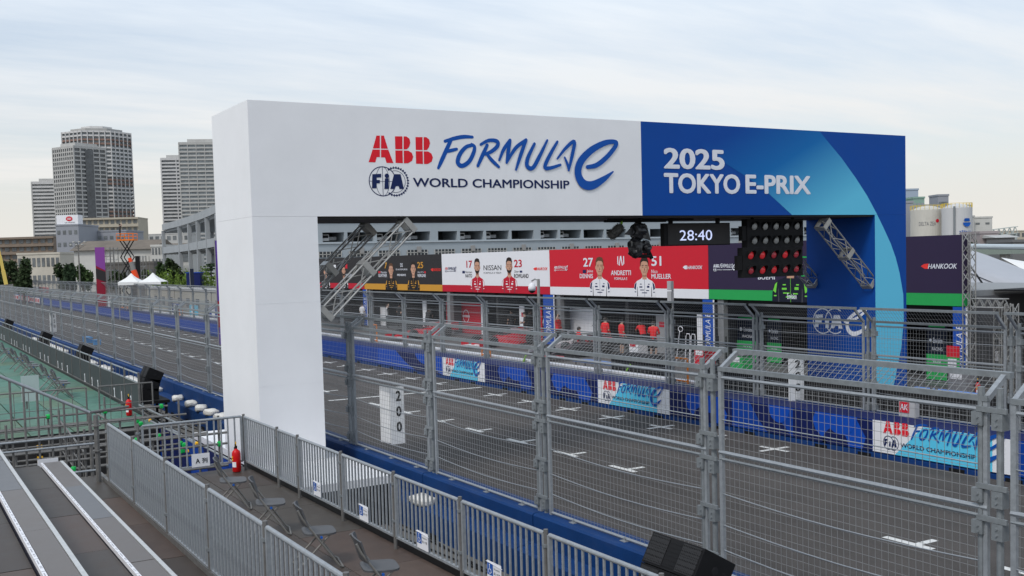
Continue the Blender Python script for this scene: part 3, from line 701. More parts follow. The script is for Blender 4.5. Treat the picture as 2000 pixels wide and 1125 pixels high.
def brd(px0, px1, y0, y1, Y): 
    a = onY(px0, (y0+y1)/2, Y); z1_ = onY(px0, y0, Y).z; z0_ = onY(px0, y1, Y).z
    b = onX(px1, (y0+y1)/2, a.x); return (a.x, Y, (z0_+z1_)/2), b.y-Y, z1_-z0_
c, w_, h_ = brd(763, 790, 757, 868, 9.12); number_board('200', c, w_, h_, 'white folded board reading 200 on the near fence')
c, w_, h_ = brd(101, 110, 612, 648, 9.12); number_board('150', c, w_, h_, 'white folded board reading 150 on the near fence far left')
c, w_, h_ = brd(1541, 1570, 699, 784, 21.45); number_board('200', c, w_, h_, 'white flat board reading 200 hung on the far fence', False)
c, w_, h_ = brd(211, 218, 576, 600, 21.45); number_board('150', c, w_, h_, 'small pale board reading 150 on the far fence at left', False)
# light blue plastic boxes behind the near fence
for (px0, px1, y0, y1, lab) in ((164,172,657,670,'wide light blue box hung on near fence beyond the speakers'), (184.5,188,663,674,'narrow light blue box hung on near fence beyond the speakers')):
    a = onY(px0, y0, 9.15); b_ = onY(px1, y1, 9.15); T = thing('blue_bin', lab, 'box', (a.x, 9.1, b_.z))
    MB().box(a.x, b_.x, 9.08, 9.38, b_.z, a.z-.05).build('box_body', pr('light_blue_plastic', (40,140,205)), T); MB().box(a.x-.03, b_.x+.03, 9.06, 9.40, a.z-.05, a.z).build('lid', pr('light_blue_plastic', (40,140,205)), T)
# small white plates on pit fence etc.

# ------------------------------------------------------------------ near stand: decks, benches, railings
PLY = [mat('brown_ply_%d' % k, c, rough=.5, var=.16, scale=3.5, dirt=.2, bump=.04, bscale=60, spec=.3) for k, c in enumerate([(.078,.055,.045), (.064,.055,.047), (.092,.065,.052), (.058,.046,.039)])]
GPLY = [mat('grey_bench_ply_%d' % k, c, rough=.38, var=.1, scale=3, dirt=.12, spec=.4) for k, c in enumerate([(.135,.119,.110), (.116,.115,.121), (.118,.100,.090)])]
NOSE = mat('alu_nosing', (.55,.55,.54), rough=.4, metal=.3, var=.1, scale=15, dirt=.1)
TOE = mat('black_toe_board', (.012,.012,.013), rough=.6, var=.2)
def boards(root, x0, x1, y0, y1, z, th, nx, ny, mats, name='deck_board', gap=.006, rnd=random.Random(3)):
    dx = (x1-x0)/nx; dy = (y1-y0)/ny; cache = {}
    for i in range(nx):
        for j in range(ny):
            mi = rnd.randrange(len(mats))
            if mi not in cache: cache[mi] = MB().box(gap, dx-gap, gap, dy-gap, -th, 0).mesh(name, mats[mi])
            place(name, cache[mi], root, (x0+i*dx, y0+j*dy, z+rnd.uniform(-.002,.002)))
SD = thing('seating_deck', 'brown boarded deck with folding chairs behind the front railing', 'deck', (-12, 4.5, 0)); del SD['category']; SD['kind'] = 'structure'
boards(SD, -20.45, -.75, 3.05, 6.03, 1.13, .03, 10, 3, PLY)
b = MB()
for yy in (3.1, 4.5, 5.95): b.box(-20.4, -.8, yy-.05, yy+.05, .98, 1.095)
b.build('joist', OLDST, SD)
MB().box(-20.46, -.75, 6.035, 6.055, .98, 1.24).build('toe_board', TOE, SD)
MB().box(-20.46, -.75, 2.99, 3.04, .2, 1.10).build('back_skirt', TOE, SD)
UD = thing('upper_deck', 'narrow brown walkway between benches and the near railing', 'deck', (-10, 2.6, 0)); del UD['category']; UD['kind'] = 'structure'
boards(UD, -18.3, -1.0, 2.02, 2.99, 1.70, .03, 9, 1, PLY)
MB().box(-18.3, -1.0, 2.93, 2.985, 1.702, 1.76).build('toe_board', OLDST, UD)
def bench(y0, y1, z, x0, x1, label, seed):
    T = thing('bench_row', label, 'bench', (x0, y0, z-.3), 'bench rows of the near stand')
    boards(T, x0, x1, y0+.035, y1-.045, z, .03, 7, 1, GPLY, 'seat_board', rnd=random.Random(seed))
    MB().box(x0, x1, y1-.044, y1, z-.045, z+.003).build('front_nosing', NOSE, T)
    MB().box(x0, x1, y0, y0+.034, z-.045, z+.004).build('number_strip', WHITEP, T)
    MB().box(x0, x1, y0+.002, y0+.03, z-.36, z-.046).build('back_panel', mat('navy_back_panel', (.012,.012,.03), rough=.6), T)
    n = MB(); rnd = random.Random(seed); x = x0+.1; fr = Frame((0, y0+.005, z+.004), (-1,0,0), (0,-1,0), 0); fr.n = Vector((0,0,1)); num = 3
    sep_ = MB()
    while x < x1-.5:
        sep_.box(x-.006, x+.006, y0+.001, y0+.033, z+.0045, z+.0055)
        f2 = Frame((x+.36, y0+.027, z+.004), (-1,0,0), (0,-1,0)); f2.n = Vector((0,0,1))
        text2d(n, f2, str(num), 0, .09, .0, .018, h=.002)
        n.box(x+.06, x+.2, y0+.010, y0+.020, z+.0045, z+.0055)
        num += 1; x += .46
    n.build('seat_numbers', pr('number_grey', (165,165,170)), T); sep_.build('strip_joints', pr('number_grey', (165,165,170)), T)
    return T
bench(1.98, 2.30, 2.15, -17.5, -2.2, 'lower grey bench row with white front edge nearest the railing', 5)
bench(1.05, 1.37, 2.55, -18.0, -2.2, 'upper grey bench row at the lower left picture corner', 9)
def row_floor(y0, y1, z, x0, label, seed):
    F = thing('row_floor', label, 'floor', (x0, y0, 0)); del F['category']; F['kind'] = 'structure'
    boards(F, x0, -2.2, y0, y1, z, .03, 8, 1, PLY, rnd=random.Random(seed)); return F
row_floor(1.38, 1.975, 2.10, -17.6, 'brown foot boards between the two bench rows', 4)
row_floor(.42, 1.045, 2.46, -18.1, 'brown foot boards behind the upper bench row', 6)
row_floor(-1.0, .41, 2.9, -18.1, 'brown foot boards under the viewer', 8)
# legs of the stand
for k, x in enumerate((-17.9, -14, -10, -6, -2.5)):
    T = thing('stand_frame', 'grey scaffold frame carrying the benches, %s from the left end' % ORD[k+1], 'scaffold', (x, 1.5, 0), 'scaffold frames under near stand')
    for yy, zt in ((2.9,1.66), (2.0,1.66), (1.3,2.05), (.4,2.4)): MB().tube((x,yy,0), (x,yy,zt), .024).build('scaffold_post', OLDST, T)
    MB().tube((x,.4,.6), (x,2.9,.6), .02).build('scaffold_ledger', OLDST, T)
    for yy in (3.2, 4.6, 5.9): MB().tube((x,yy,0), (x,yy,.97), .024).build('scaffold_post', OLDST, T)

BALM = MB().tube((0,0,0), (0,0,1), .0165, 6, caps=False).mesh('baluster', GALVL)
def railing(p, q, zt, zb_, nbal, label, group, up=GALVL, post=True, endpost=False):
    """railing panel from p to q (x, y), top rail at zt, bottom rail at zb_"""
    p = Vector((*p, 0)); q = Vector((*q, 0)); d = (q-p); L = d.length; d.normalize()
    T = thing('railing_panel', label, 'railing', (p.x, p.y, zb_), group)
    a = p+d*.075; b = q-d*.03; z = lambda v, h: Vector((v.x, v.y, h))
    MB().tube(z(a,zt), z(b,zt), .0245, 10).build('top_rail', up, T, smooth=False)
    MB().bar(z(a,zb_), z(b,zb_), .045, .03).build('bottom_rail', up, T)
    for e in (a, b): MB().bar(z(e,zb_), z(e,zt), .045, .04, up=d).build('end_upright', up, T)
    for k in range(nbal):
        c = a+(b-a)*((k+1)/(nbal+1)); o = place('baluster', BALM, T, z(c,zb_)); o.scale = (1,1,zt-zb_)
    if post:
        for e in ([p]+([q] if endpost else [])):
            MB().tube(z(e,zb_-.3), z(e,zt+.05), .026, 8).build('scaffold_post', OLDST, T)
            for h in (zb_+.22, zt-.12): MB().lathe(z(e,h-.02), [(.045,0),(.045,.035)], 8).build('post_coupler', GALV, T)
    return T
FP = [-20.16,-18.15,-17.08,-15.13,-13.2,-11.26,-9.33,-7.4,-5.47,-3.5]
for k in range(len(FP)-1):
    railing((FP[k],5.93), (FP[k+1],5.93), 2.165, 1.31, 14 if k != 1 else 8, 'galvanised deck railing panel along the track side, %s from the fire extinguisher' % ORD[k+1], 'front railing panels', endpost=(k == 8))
NRP = [-17.36,-15.45,-13.47,-11.5,-9.5,-7.52,-5.55,-3.6]
for k in range(len(NRP)-1):
    railing((NRP[k],2.955), (NRP[k+1],2.955), 2.675, 1.79, 14, 'galvanised railing panel beside the walkway by the benches, %s from its far end' % ORD[k+1], 'near railing panels', endpost=(k == 6))
railing((-20.12,3.95), (-20.12,5.9), 2.18, 1.31, 13, 'galvanised cross railing closing the far end of the chair deck', 'front railing panels')
# yellow step edge
ye = MB(); ye.box(-17.35,-16.35,2.985,3.03,1.60,1.70); ye.box(-17.2,-16.8,2.99,3.035,1.55,1.6); tag(ye.build('step_edge', pr('yellow_paint', (232,178,40))), 'yellow step edge below the near railing corner', 'step edge')
# row sign
SG = thing('row_sign', 'white row sign with black letters tied to the cross railing', 'sign', (-20.06, 5.0, 1.3))
a = onX(374,888,-20.06); c = onX(410,908,-20.06)
MB().box(-20.065,-20.055,a.y,c.y,c.z-.01,a.z).build('plate', WHITEP, SG)
tb = MB(); f_ = Frame((-20.055,a.y,c.z), (0,1,0), (0,0,1)); text2d(tb, f_, 'A', .07, .15, .06, .15, bold=.01, h=.003); text2d(tb, f_, '列', .19, .29, .055, .155, bold=.01, h=.003); tb.build('lettering', NUM, SG)
SG2 = thing('row_sign', 'white row sign standing behind the lower bench end', 'sign', (-17.9, 2.0, 1.9))
a = onX(73,898,-17.95); c = onX(115,925,-17.95); MB().box(-17.955,-17.945,a.y,c.y,c.z,a.z).build('plate', WHITEP, SG2)
tb = MB(); f_ = Frame((-17.945,a.y,c.z), (0,1,0), (0,0,1)); text2d(tb, f_, 'B', .06, .13, .06, .15, bold=.01, h=.003); text2d(tb, f_, '列', .16, .26, .055, .155, bold=.01, h=.003); tb.build('lettering', NUM, SG2)
# accessible seating signs on the front railing
WCB_ = pr('sign_blue', (30,88,170))
for k, (px, py) in enumerate(((620,953),(711,1000),(826,1054),(966,1116))):
    c = onY(px, py, 5.90); T = thing('accessible_sign', 'white sign with blue wheelchair symbol on front railing, %s from the white gantry leg' % ORD[k+1], 'sign', (c.x, 5.9, c.z), 'wheelchair signs')
    MB().box(c.x-.16, c.x+.16, 5.892, 5.898, c.z-.13, c.z+.10).build('plate', WHITEP, T)
    f_ = Frame((c.x-.15, 5.892, c.z-.11), (1,0,0), (0,0,1)); s1, s2 = MB(), MB()
    poly2d(s1, f_, [(0.0,.05),(.13,.05),(.13,.19),(0.0,.19)], .003); s1.build('blue_square', WCB_, T)
    disc2d(s2, f_, (.055,.168), .011, .005, 10); stroke2d(s2, f_, [(.055,.15,.012),(.058,.12,.012),(.085,.118,.012),(.098,.085,.012)], .005, False); ring2d(s2, f_, (.062,.098), .03, .009, .006, 16, a0=2.2, a1=6.6); s2.build('wheelchair_symbol', WHITEP, T)
    s3 = MB(); text2d(s3, f_, '車いす席', .15, .29, .07, .105, h=.003); text2d(s3, f_, 'Wheelchair', .15, .29, .13, .15, h=.003); s3.build('lettering', NUM, T)
    MB().tube((c.x-.17,5.885,c.z+.09), (c.x+.2,5.885,c.z+.07), .004, 5).build('cable_tie', WHITEP, T)
# sloping side guard at the far end of the near stand
GU = thing('side_guard', 'grey sloping guard rail closing the far end of the bench stand', 'railing', (-18.6, 2.2, 1.7))
ga, gb = onX(0,735,-18.6), onX(175,806,-18.6); ga = gb+(ga-gb)*1.35
MB().tube(ga, gb, .026, 8).build('hand_rail', GALVL, GU)
MB().tube(gb, onX(250,794,-19.6), .024, 8).build('return_rail', OLDST, GU)
for k in range(10):
    p = gb+(ga-gb)*(k/9.0); MB().tube((p.x,p.y,1.3), p, .018 if k else .03, 6).build('upright', OLDST, GU)
MB().tube((-17.75,2.85,1.2), (-17.75,2.85,2.78), .04, 8).build('corner_post', OLDST, GU)
for z in (1.62,2.2,2.6): MB().lathe((-17.75,2.85,z), [(.075,0),(.075,.02)], 8).build('post_flange', OLDST, GU)
for z in (2.35,2.2,1.75): MB().tube((-18.58,ga.y,z), (-18.58,2.95,z), .02, 6).build('ledger', GALVL, GU)

# ------------------------------------------------------------------ folding chairs
CHM = mat('chair_grey', (.085,.087,.092), rough=.5, var=.12, scale=10); CHT = mat('chair_tube', (.21,.20,.185), rough=.45, metal=.3, var=.15)
def chair_proto():
    T = thing('folding_chair', 'x', 'chair', (0,0,0), 'folding chairs')
    sm = MB(); pts = []
    for k in range(20):
        t = 2*math.pi*k/20; cx_, sy_ = math.cos(t), math.sin(t)
        pts.append((math.copysign(abs(cx_)**.45, cx_)*.205, .02+math.copysign(abs(sy_)**.45, sy_)*.19, .425+ (.012 if sy_ < 0 else 0)))
    sm.prism(pts, (0,0,.022)); sm.build('seat', CHM, T)
    bk = MB(); n = 8; vs = []
    for i in range(n+1):
        u = -1+2*i/n; y = -.245+.05*(u*u)-.0; 
        for (z, dy) in ((.55,.04),(.64,.012),(.74,-.01),(.81,-.03)): vs.append((u*.228, y+dy+.02, z-(.02*u*u if z > .7 else 0)))
    for i in range(n+1):
        u = -1+2*i/n; y = -.245+.05*(u*u)
        for (z, dy) in ((.55,.04),(.64,.012),(.74,-.01),(.81,-.03)): vs.append((u*.228, y+dy+.038, z-(.02*u*u if z > .7 else 0)))
    fs = []
    m_ = (n+1)*4
    for i in range(n):
        for j in range(3):
            a_ = i*4+j; fs += [(a_,a_+4,a_+5,a_+1),(m_+a_,m_+a_+1,m_+a_+5,m_+a_+4)]
        fs += [(i*4,m_+i*4,m_+i*4+4,i*4+4),(i*4+3,i*4+7,m_+i*4+7,m_+i*4+3)]
    fs += [(0,1,m_+1,m_),(1,2,m_+2,m_+1),(2,3,m_+3,m_+2),(n*4,m_+n*4,m_+n*4+1,n*4+1),(n*4+1,m_+n*4+1,m_+n*4+2,n*4+2),(n*4+2,m_+n*4+2,m_+n*4+3,n*4+3)]
    bk.add(vs, fs); bk.build('backrest', CHM, T)
    for s in (-1, 1):
        MB().path([(s*.21,-.24,.77),(s*.215,-.19,.66),(s*.215,.22,.03),(s*.20,.26,.012)], .0135, 7).build('front_leg', CHT, T)
        MB().path([(s*.185,.12,.425),(s*.185,-.27,.012)], .0125, 7).build('rear_leg', CHT, T)
        MB().tube((s*.20,.02,.41), (s*.225,.02,.41), .016, 8).build('hinge', WCB_, T)
    MB().tube((-.2,.26,.012), (.2,.26,.012), .0115, 7).build('front_foot_bar', CHT, T)
    MB().tube((-.185,-.2,.10), (.185,-.2,.10), .009, 6).build('stretcher', CHT, T)
    return T
CP = chair_proto()
nearch = [(-17.05,4.78),(-15.1,4.77),(-13.08,4.76),(-11.12,4.76)]
for k, (x, y) in enumerate(nearch):
    c = copy_thing(CP, (x,y,1.13), 'grey folding chair on the brown deck, %s from the fire extinguisher' % ORD[k+1], rz=-.24+.05*random.uniform(-1,1), scale=(1.12,1.12,1.05)); c['group'] = 'folding chairs on near deck'
rowa = [-35.2,-35.9,-37.1,-38.3,-42.4,-43.2,-44.4,-45.9,-47.2,-50.4,-51.6,-53.0,-56.5,-57.8,-61.5,-63]
for k, x in enumerate(rowa):
    c = copy_thing(CP, (x,4.72+.06*random.uniform(-1,1),1.13), 'grey folding chair on the green deck, %s from the scaffold gap' % ORD[k+1], rz=-.15+.1*random.uniform(-1,1), scale=(1.1,1.1,1.05)); c['group'] = 'folding chairs on green deck'
hide_proto(CP)
# ------------------------------------------------------------------ fire extinguishers
def extinguisher(c, label, s=1.0):
    T = thing('fire_extinguisher', label, 'extinguisher', c, 'fire extinguishers'); c = Vector(c)
    RB = pr('extinguisher_red', (200,22,26), rough=.3)
    MB().lathe(c, [(.07*s,0),(.083*s,.015*s),(.083*s,.36*s),(.07*s,.40*s),(.03*s,.435*s),(.02*s,.45*s)], 16).build('bottle', RB, T, smooth=True)
    MB().box(c.x-.02*s,c.x+.02*s,c.y-.02*s,c.y+.02*s,c.z+.45*s,c.z+.5*s).build('valve', BLACK, T)
    MB().bar(c+Vector((-.02,0,.5))*s, c+Vector((.06,-.03,.54))*s, .02*s, .012*s).build('lever', BLACK, T)
    MB().path([c+Vector((-.03,0,.48))*s, c+Vector((-.1,0,.46))*s, c+Vector((-.11,0,.3))*s, c+Vector((-.1,0,.12))*s], .012*s, 6).build('hose', BLACK, T)
    l = MB()
    for i in range(4):
        t0, t1 = -1.5+i*.28, -1.5+(i+1)*.28; l.add([c+Vector((math.cos(t)*.0845, math.sin(t)*.0845, z))*s for t, z in ((t0,.10),(t1,.10),(t1,.2),(t0,.2))], [(0,1,2,3)])
    l.build('paper_label', WHITEP, T)
    l = MB()
    for z, m_ in ((.24,0),(.29,1)): l.lathe(c+Vector((.02,-.078,z))*s, [(.02*s,0),(.018*s,.01*s)], 10, (.25,-1,0))
    l.build('round_stickers', pr('yellow_paint', (232,178,40)), T)
    MB().tube(c+Vector((0,0,.5))*s, c+Vector((0,0,.58))*s, .012*s, 6).build('handle', pr('yellow_paint', (232,178,40)), T)
extinguisher((-20.02,5.72,1.135), 'red fire extinguisher standing in the chair deck corner')
ex = onY(252,797,5.6); extinguisher((ex.x,5.6,1.14), 'small red fire extinguisher at the end of the green deck')

# ------------------------------------------------------------------ green stand beyond the scaffold gap
GRN = [mat('green_deck_%d' % k, c, rough=.65, var=.25, scale=3, dirt=.35, spec=.2) for k, c in enumerate([(.075,.175,.135), (.088,.195,.148), (.10,.185,.14), (.11,.175,.12)])]
GD = thing('green_deck', 'green boarded stand deck with folding chairs at left', 'deck', (-45, 3, 0)); del GD['category']; GD['kind'] = 'structure'
boards(GD, -51.0, -27.6, -1.0, 5.9, 1.13, .03, 13, 7, GRN, gap=.016); boards(GD, -110, -51.0, -1.0, 5.9, 1.13, .03, 12, 3, GRN)
MB().box(-110,-27.6,5.905,5.92,.0,1.2).build('front_skirt', TOE, GD); MB().box(-27.6,-27.58,-1,5.9,0,1.13).build('side_skirt', TOE, GD)
GLS = mat('smoked_panel', (.045,.052,.056), rough=.55, var=.25, scale=1.5, spec=.25)
GPST = MB().bar((0,0,0), (0,0,1.12), .05, .05, up=(1,0,0)).mesh('post', OLDST)
GPAN = MB().box(.03,1.92,-.006,.006,.10,.80).mesh('infill_panel', GLS)
GR1 = MB().bar((.03,0,1.08), (1.95,0,1.08), .035, .03).mesh('top_rail', GALVL); GR2 = MB().bar((.03,0,.83), (1.92,0,.83), .03, .03).mesh('middle_rail', GALVL); GR3 = MB().bar((.03,0,.07), (1.92,0,.07), .05, .04).mesh('bottom_rail', OLDST)
tg = MB(); tg.box(0,.05,-.03,-.015,0,.26); tg.box(-.05,.0,-.03,-.015,.20,.25); tg.box(-.04,.1,-.03,-.015,-.02,.0); TAGM = tg.mesh('white_clip', WHITEP)
GBP = MB().tube((.65,0,.83), (.65,0,1.08), .008, 5).mesh('thin_bar', OLDST)
for k in range(20):
    x = -29.9-1.95*(k+1)
    T = thing('smoked_barrier', 'smoked grey barrier panel along the green deck, %s from the scaffold gap' % ORD[k+1], 'barrier panel', (x,5.95,1.13), 'smoked barrier panels')
    for nm, me in (('post',GPST),('infill_panel',GPAN),('top_rail',GR1),('middle_rail',GR2),('bottom_rail',GR3)): place(nm, me, T, (x,5.95,1.13))
    if k == 0: place('post', GPST, T, (x+1.95,5.95,1.13))
    place('thin_bar', GBP, T, (x,5.95,1.13)); place('thin_bar', GBP, T, (x+.6,5.95,1.13))
    if k % 3 != 2:
        for dx in ((.4,1.5) if k % 2 else (.9,)): place('white_clip', TAGM, T, (x+dx,5.95,1.13+.12))
# ------------------------------------------------------------------ scaffold between the stands
def pipe_thing(name, label, segs, m_=OLDST, r=.024, group='scaffold pipes between the stands', caps=()):
    p0 = segs[0][1]; T = thing(name, label, 'scaffold', p0, group)
    for k, (nm, a, b_) in enumerate(segs): MB().tube(a, b_, r, 8).build(nm, m_, T)
    return T
GC = pr('green_coupler', (20,170,80), rough=.4); YC = pr('yellow_paint', (232,178,40))
def coupler(T, p, m_, s=.045):
    p = Vector(p); b = MB(); b.lathe(p-Vector((0,0,s)), [(s*.6,0),(s,.3*s),(s,1.6*s),(s*.6,2*s)], 8); b.box(p.x-s*.4,p.x+s*1.6,p.y-s*.5,p.y+s*.5,p.z-s*.4,p.z+s*.5); b.build('coupler_cap', m_, T)
bays = [(-21.3,'nearest bay'),(-22.9,'second bay'),(-24.6,'third bay'),(-26.4,'farthest bay')]
for k, (x, nm) in enumerate(bays):
    segs = []
    for y in (2.0,3.2,4.45,5.75): segs.append(('scaffold_post', (x,y,0), (x,y,1.75+.32*((k+int(y)) % 2))))
    for z in (.45,1.05,1.5,1.72): segs.append(('scaffold_ledger', (x+.05,1.4,z), (x+.05,5.9,z)))
    for y in (2.0,4.45): segs.append(('scaffold_runner', (x-.06,y+.05,1.2+.1*k), (x-1.7,y+.05,1.2+.1*k)))
    T = pipe_thing('scaffold_bay', 'weathered scaffold frame between the two stands, %s' % nm, segs)
    rnd = random.Random(k)
    for y in (3.2,4.45,5.75):
        if rnd.random() < .75: coupler(T, (x+.03,y,rnd.choice((1.05,1.5,1.72))), GC, .055)
    if k in (0,2): coupler(T, (x+.03,4.9,1.05), YC, .05)
T = pipe_thing('scaffold_pipe', 'long bare pipe running beside the blue skirt towards the plinth', [('pipe', onY(272,791,5.6), onY(366,836,5.6)), ('pipe', onY(280,815,5.45), onY(385,868,5.45)), ('post', (-27.8,5.6,0), (-27.8,5.6,1.66)), ('post', (-24.8,5.6,0), (-24.8,5.6,1.66))], GALV)
for px, py in ((275,828),(310,852),(361,870),(356,880),(268,822)): coupler(T, onY(px,py,5.5), GC, .06)
for px, py in ((293,821),(384,866),(366,881)): coupler(T, onY(px,py,5.45), YC, .035)
# yellow guards among the scaffold
for k, (px, py, Y) in enumerate(((52,828,3.9),(62,884,3.0),(78,886,3.1))):
    p = onY(px,py,Y); T = thing('yellow_guard', ['folded yellow guard plate lying on the green deck edge','left upright yellow guard post behind the bench end','right upright yellow guard post behind the bench end'][k], 'guard', p, 'yellow guards')
    if k == 0: MB().prism([p+Vector((0,-.25,-.1)),p+Vector((0,.25,-.1)),p+Vector((0,.25,.08)),p+Vector((0,.0,.17)),p+Vector((0,-.25,.1))], (.3,0,0)).build('plate', YC, T)
    else: MB().box(p.x-.05,p.x+.05,p.y-.06,p.y+.06,p.z-.25,p.z+.2).build('post', YC, T); MB().box(p.x-.055,p.x+.055,p.y-.065,p.y+.065,p.z-.05,p.z+.02).build('band', BLACK, T)
# railings of the green stand end, with grid infill
def grid_rail(p, q, z0, z1, nb, label, sl=0.0):
    T = thing('grid_railing', label, 'railing', (*p, z0), 'thin railings round the green deck'); p = Vector((*p,0)); q = Vector((*q,0))
    Z = lambda v, h: Vector((v.x,v.y,h))
    MB().tube(Z(p,z1), Z(q,z1-sl), .02, 6).build('top_rail', OLDST, T); MB().tube(Z(p,z0), Z(q,z0-sl), .014, 6).build('bottom_rail', OLDST, T); MB().tube(Z(p,(z0+z1)/2), Z(q,(z0+z1)/2-sl), .01, 6).build('middle_rail', OLDST, T)
    for k in range(nb+1):
        c = p+(q-p)*(k/nb); MB().tube(Z(c,z0-sl*k/nb), Z(c,z1-sl*k/nb), .02 if k in (0,nb) else .008, 6).build('upright', OLDST, T)
grid_rail((-28.0,1.0), (-28.0,4.3), 1.2, 2.15, 10, 'thin railing across the green deck end, left half')
grid_rail((-28.0,4.6), (-28.0,5.9), 1.2, 2.15, 5, 'thin railing across the green deck end, right half')
grid_rail((-33.5,2.2), (-28.2,2.2), 1.2, 2.15, 12, 'thin railing running along the green deck beside the chairs')
grid_rail((-25.2,3.3), (-22.0,3.3), 1.1, 1.75, 10, 'low thin railing in the scaffold gap', .25)
a = onX(40,735,-29.5); b_ = onX(78,782,-29.5)
T = thing('notice_board', 'pale grey notice sheet standing on the green deck edge', 'sign', (-29.5,a.y,b_.z)); MB().box(-29.52,-29.5,a.y,b_.y,b_.z,a.z).build('sheet', pr('pale_sheet', (170,186,184)), T); MB().box(-29.56,-29.525,a.y+.1,a.y+.14,b_.z-.2,b_.z+.1).build('prop', OLDST, T)
# blue printed skirt between the stands
SK = thing('blue_skirt', 'blue printed skirt sheet hung between the two stands', 'banner', (-27,5.95,0))
MB().box(-29.6,-20.6,5.95,5.965,.02,1.12).build('fabric', C_BL, SK)
f_ = Frame((-29.6,5.95,.02), (1,0,0), (0,0,1)); nv = MB()
poly2d(nv, f_, [(1.6,1.1),(4.3,1.1),(5.4,0),(2.6,0),(2.0,.5)], .004); poly2d(nv, f_, [(6.2,1.1),(7.4,1.1),(8.4,0),(7.0,0)], .004); nv.build('navy_pattern', C_NV, SK)
MB().tube((-29.7,5.96,1.13), (-20.5,5.96,1.13), .022, 8).build('top_tube', GALVL, SK)

# ------------------------------------------------------------------ loudspeakers on black cases, sandbags, cables
GRL = mat('speaker_grille', (.010,.010,.011), rough=.7, var=.6, scale=110, bump=.6, bscale=160, spec=.2)
def perforate(M):
    n = M.node_tree; b = n.nodes['Principled BSDF']; t = n.nodes.new('ShaderNodeTexCoord'); v = n.nodes.new('ShaderNodeTexVoronoi'); v.inputs['Scale'].default_value = 38; v.inputs['Randomness'].default_value = .1
    n.links.new(t.outputs['Object'], v.inputs['Vector']); r = n.nodes.new('ShaderNodeValToRGB'); r.color_ramp.elements[0].position = .30; r.color_ramp.elements[0].color = (.003,.003,.003,1); r.color_ramp.elements[1].position = .42; r.color_ramp.elements[1].color = (.03,.03,.032,1)
    n.links.new(v.outputs['Distance'], r.inputs[0]); n.links.new(r.outputs[0], b.inputs['Base Color'])
perforate(GRL)
def speaker(x, y, zb_, label, w_=.86, dp=.48, h=.36, n=3, s=1.0, tilt=(2,13,26), near=False):
    T = thing('line_array_speaker', label, 'loudspeaker', (x,y,zb_), 'loudspeakers along the near wall')
    p = Vector((x,y-dp/2,zb_))
    for k in range(n):
        a = math.radians(tilt[k]); up = Vector((0,math.sin(a),math.cos(a))); bk_ = Vector((0,math.cos(a),-math.sin(a))); X = Vector((w_/2,0,0))
        q = [p-X, p+X, p+X+bk_*dp, p-X+bk_*dp]; mb = MB(); ins = up*h*.97; nar = bk_*dp
        mb.add(q+[v+ins for v in q], [(3,2,1,0),(4,5,6,7),(0,1,5,4),(1,2,6,5),(2,3,7,6),(3,0,4,7)]); o = mb.build('cabinet', BLACK, T)
        e = -bk_*.012
        for u0, u1 in ((-.47,-.13),(.13,.47)): MB().add([p+Vector((w_*u,0,0))+up*h*v+e for u, v in ((u0,.06),(u1,.06),(u1,.92),(u0,.92))]+[p+Vector((w_*u,0,0))+up*h*v-bk_*.001 for u, v in ((u0,.06),(u1,.06),(u1,.92),(u0,.92))], [(0,1,2,3),(0,4,5,1),(1,5,6,2),(2,6,7,3),(3,7,4,0)]).build('grille', GRL, o)
        hn = MB(); hn.add([p+Vector((w_*u,0,0))+up*h*v+e*.6 for u, v in ((-.12,.08),(.12,.08),(.12,.9),(-.12,.9))], [(0,1,2,3)])
        if near:
            for r_ in range(6):
                for c_ in range(7): hn.tube(p+Vector((w_*(-.1+.033*c_),0,0))+up*h*(.16+.13*r_)+e*.6, p+Vector((w_*(-.1+.033*c_),0,0))+up*h*(.16+.13*r_)+e*.9, .005, 5)
        hn.build('horn_plate', BLACK, o)
        hd = MB(); sd_ = p+X+bk_*dp*.5+up*h*.5; hd.lathe(sd_, [(.05,-.004),(.05,.004),(.03,.006)], 12, (1,0,0)); hd.lathe(sd_+bk_*.14, [(.035,-.004),(.035,.004)], 12, (1,0,0)); hd.build('side_handle', DARK, o)
        p = p+up*h
    return T
def case_stand(x, y, zt, label):
    T = thing('equipment_case', label, 'stand', (x,y,0), 'black stands under the loudspeakers')
    MB().box(x-.75,x+.75,y-.5,y+.5,zt-.09,zt).build('platform', BLACK, T)
    for sx in (-.65,.65):
        for sy in (-.4,.4): MB().box(x+sx-.035,x+sx+.035,y+sy-.035,y+sy+.035,0,zt-.091).build('leg', BLACK, T)
    MB().box(x-.6,x+.6,y-.36,y-.33,.3,.36).build('cross_bar', BLACK, T); MB().box(x-.02,x+.6,y-.3,y+.3,.35,.41).build('shelf', BLACK, T)
for x, lab, zt in ((-34.6,'largest black loudspeaker stack beside the scaffold gap',.95),(-47.2,'second black loudspeaker stack behind smoked barrier, left of the largest',.95),(-59.3,'third black loudspeaker stack behind smoked barrier, near the 150 board',.95),(-77.5,'farthest black loudspeaker stack at the left picture edge',.95)):
    speaker(x, 7.15, zt, lab); case_stand(x, 7.15, zt-.004, 'black case carrying the '+lab.split(' black')[0]+' loudspeaker stack')
speaker(-8.72, 7.15, 1.02, 'black loudspeaker stack with grille cut off by the bottom picture edge', near=True, tilt=(6,18,30)); case_stand(-8.72, 7.15, 1.01, 'black case carrying the nearest loudspeaker stack')
SB = mat('sandbag_cloth', (.66,.645,.61), rough=.9, var=.12, scale=9, bump=.3, bscale=25)
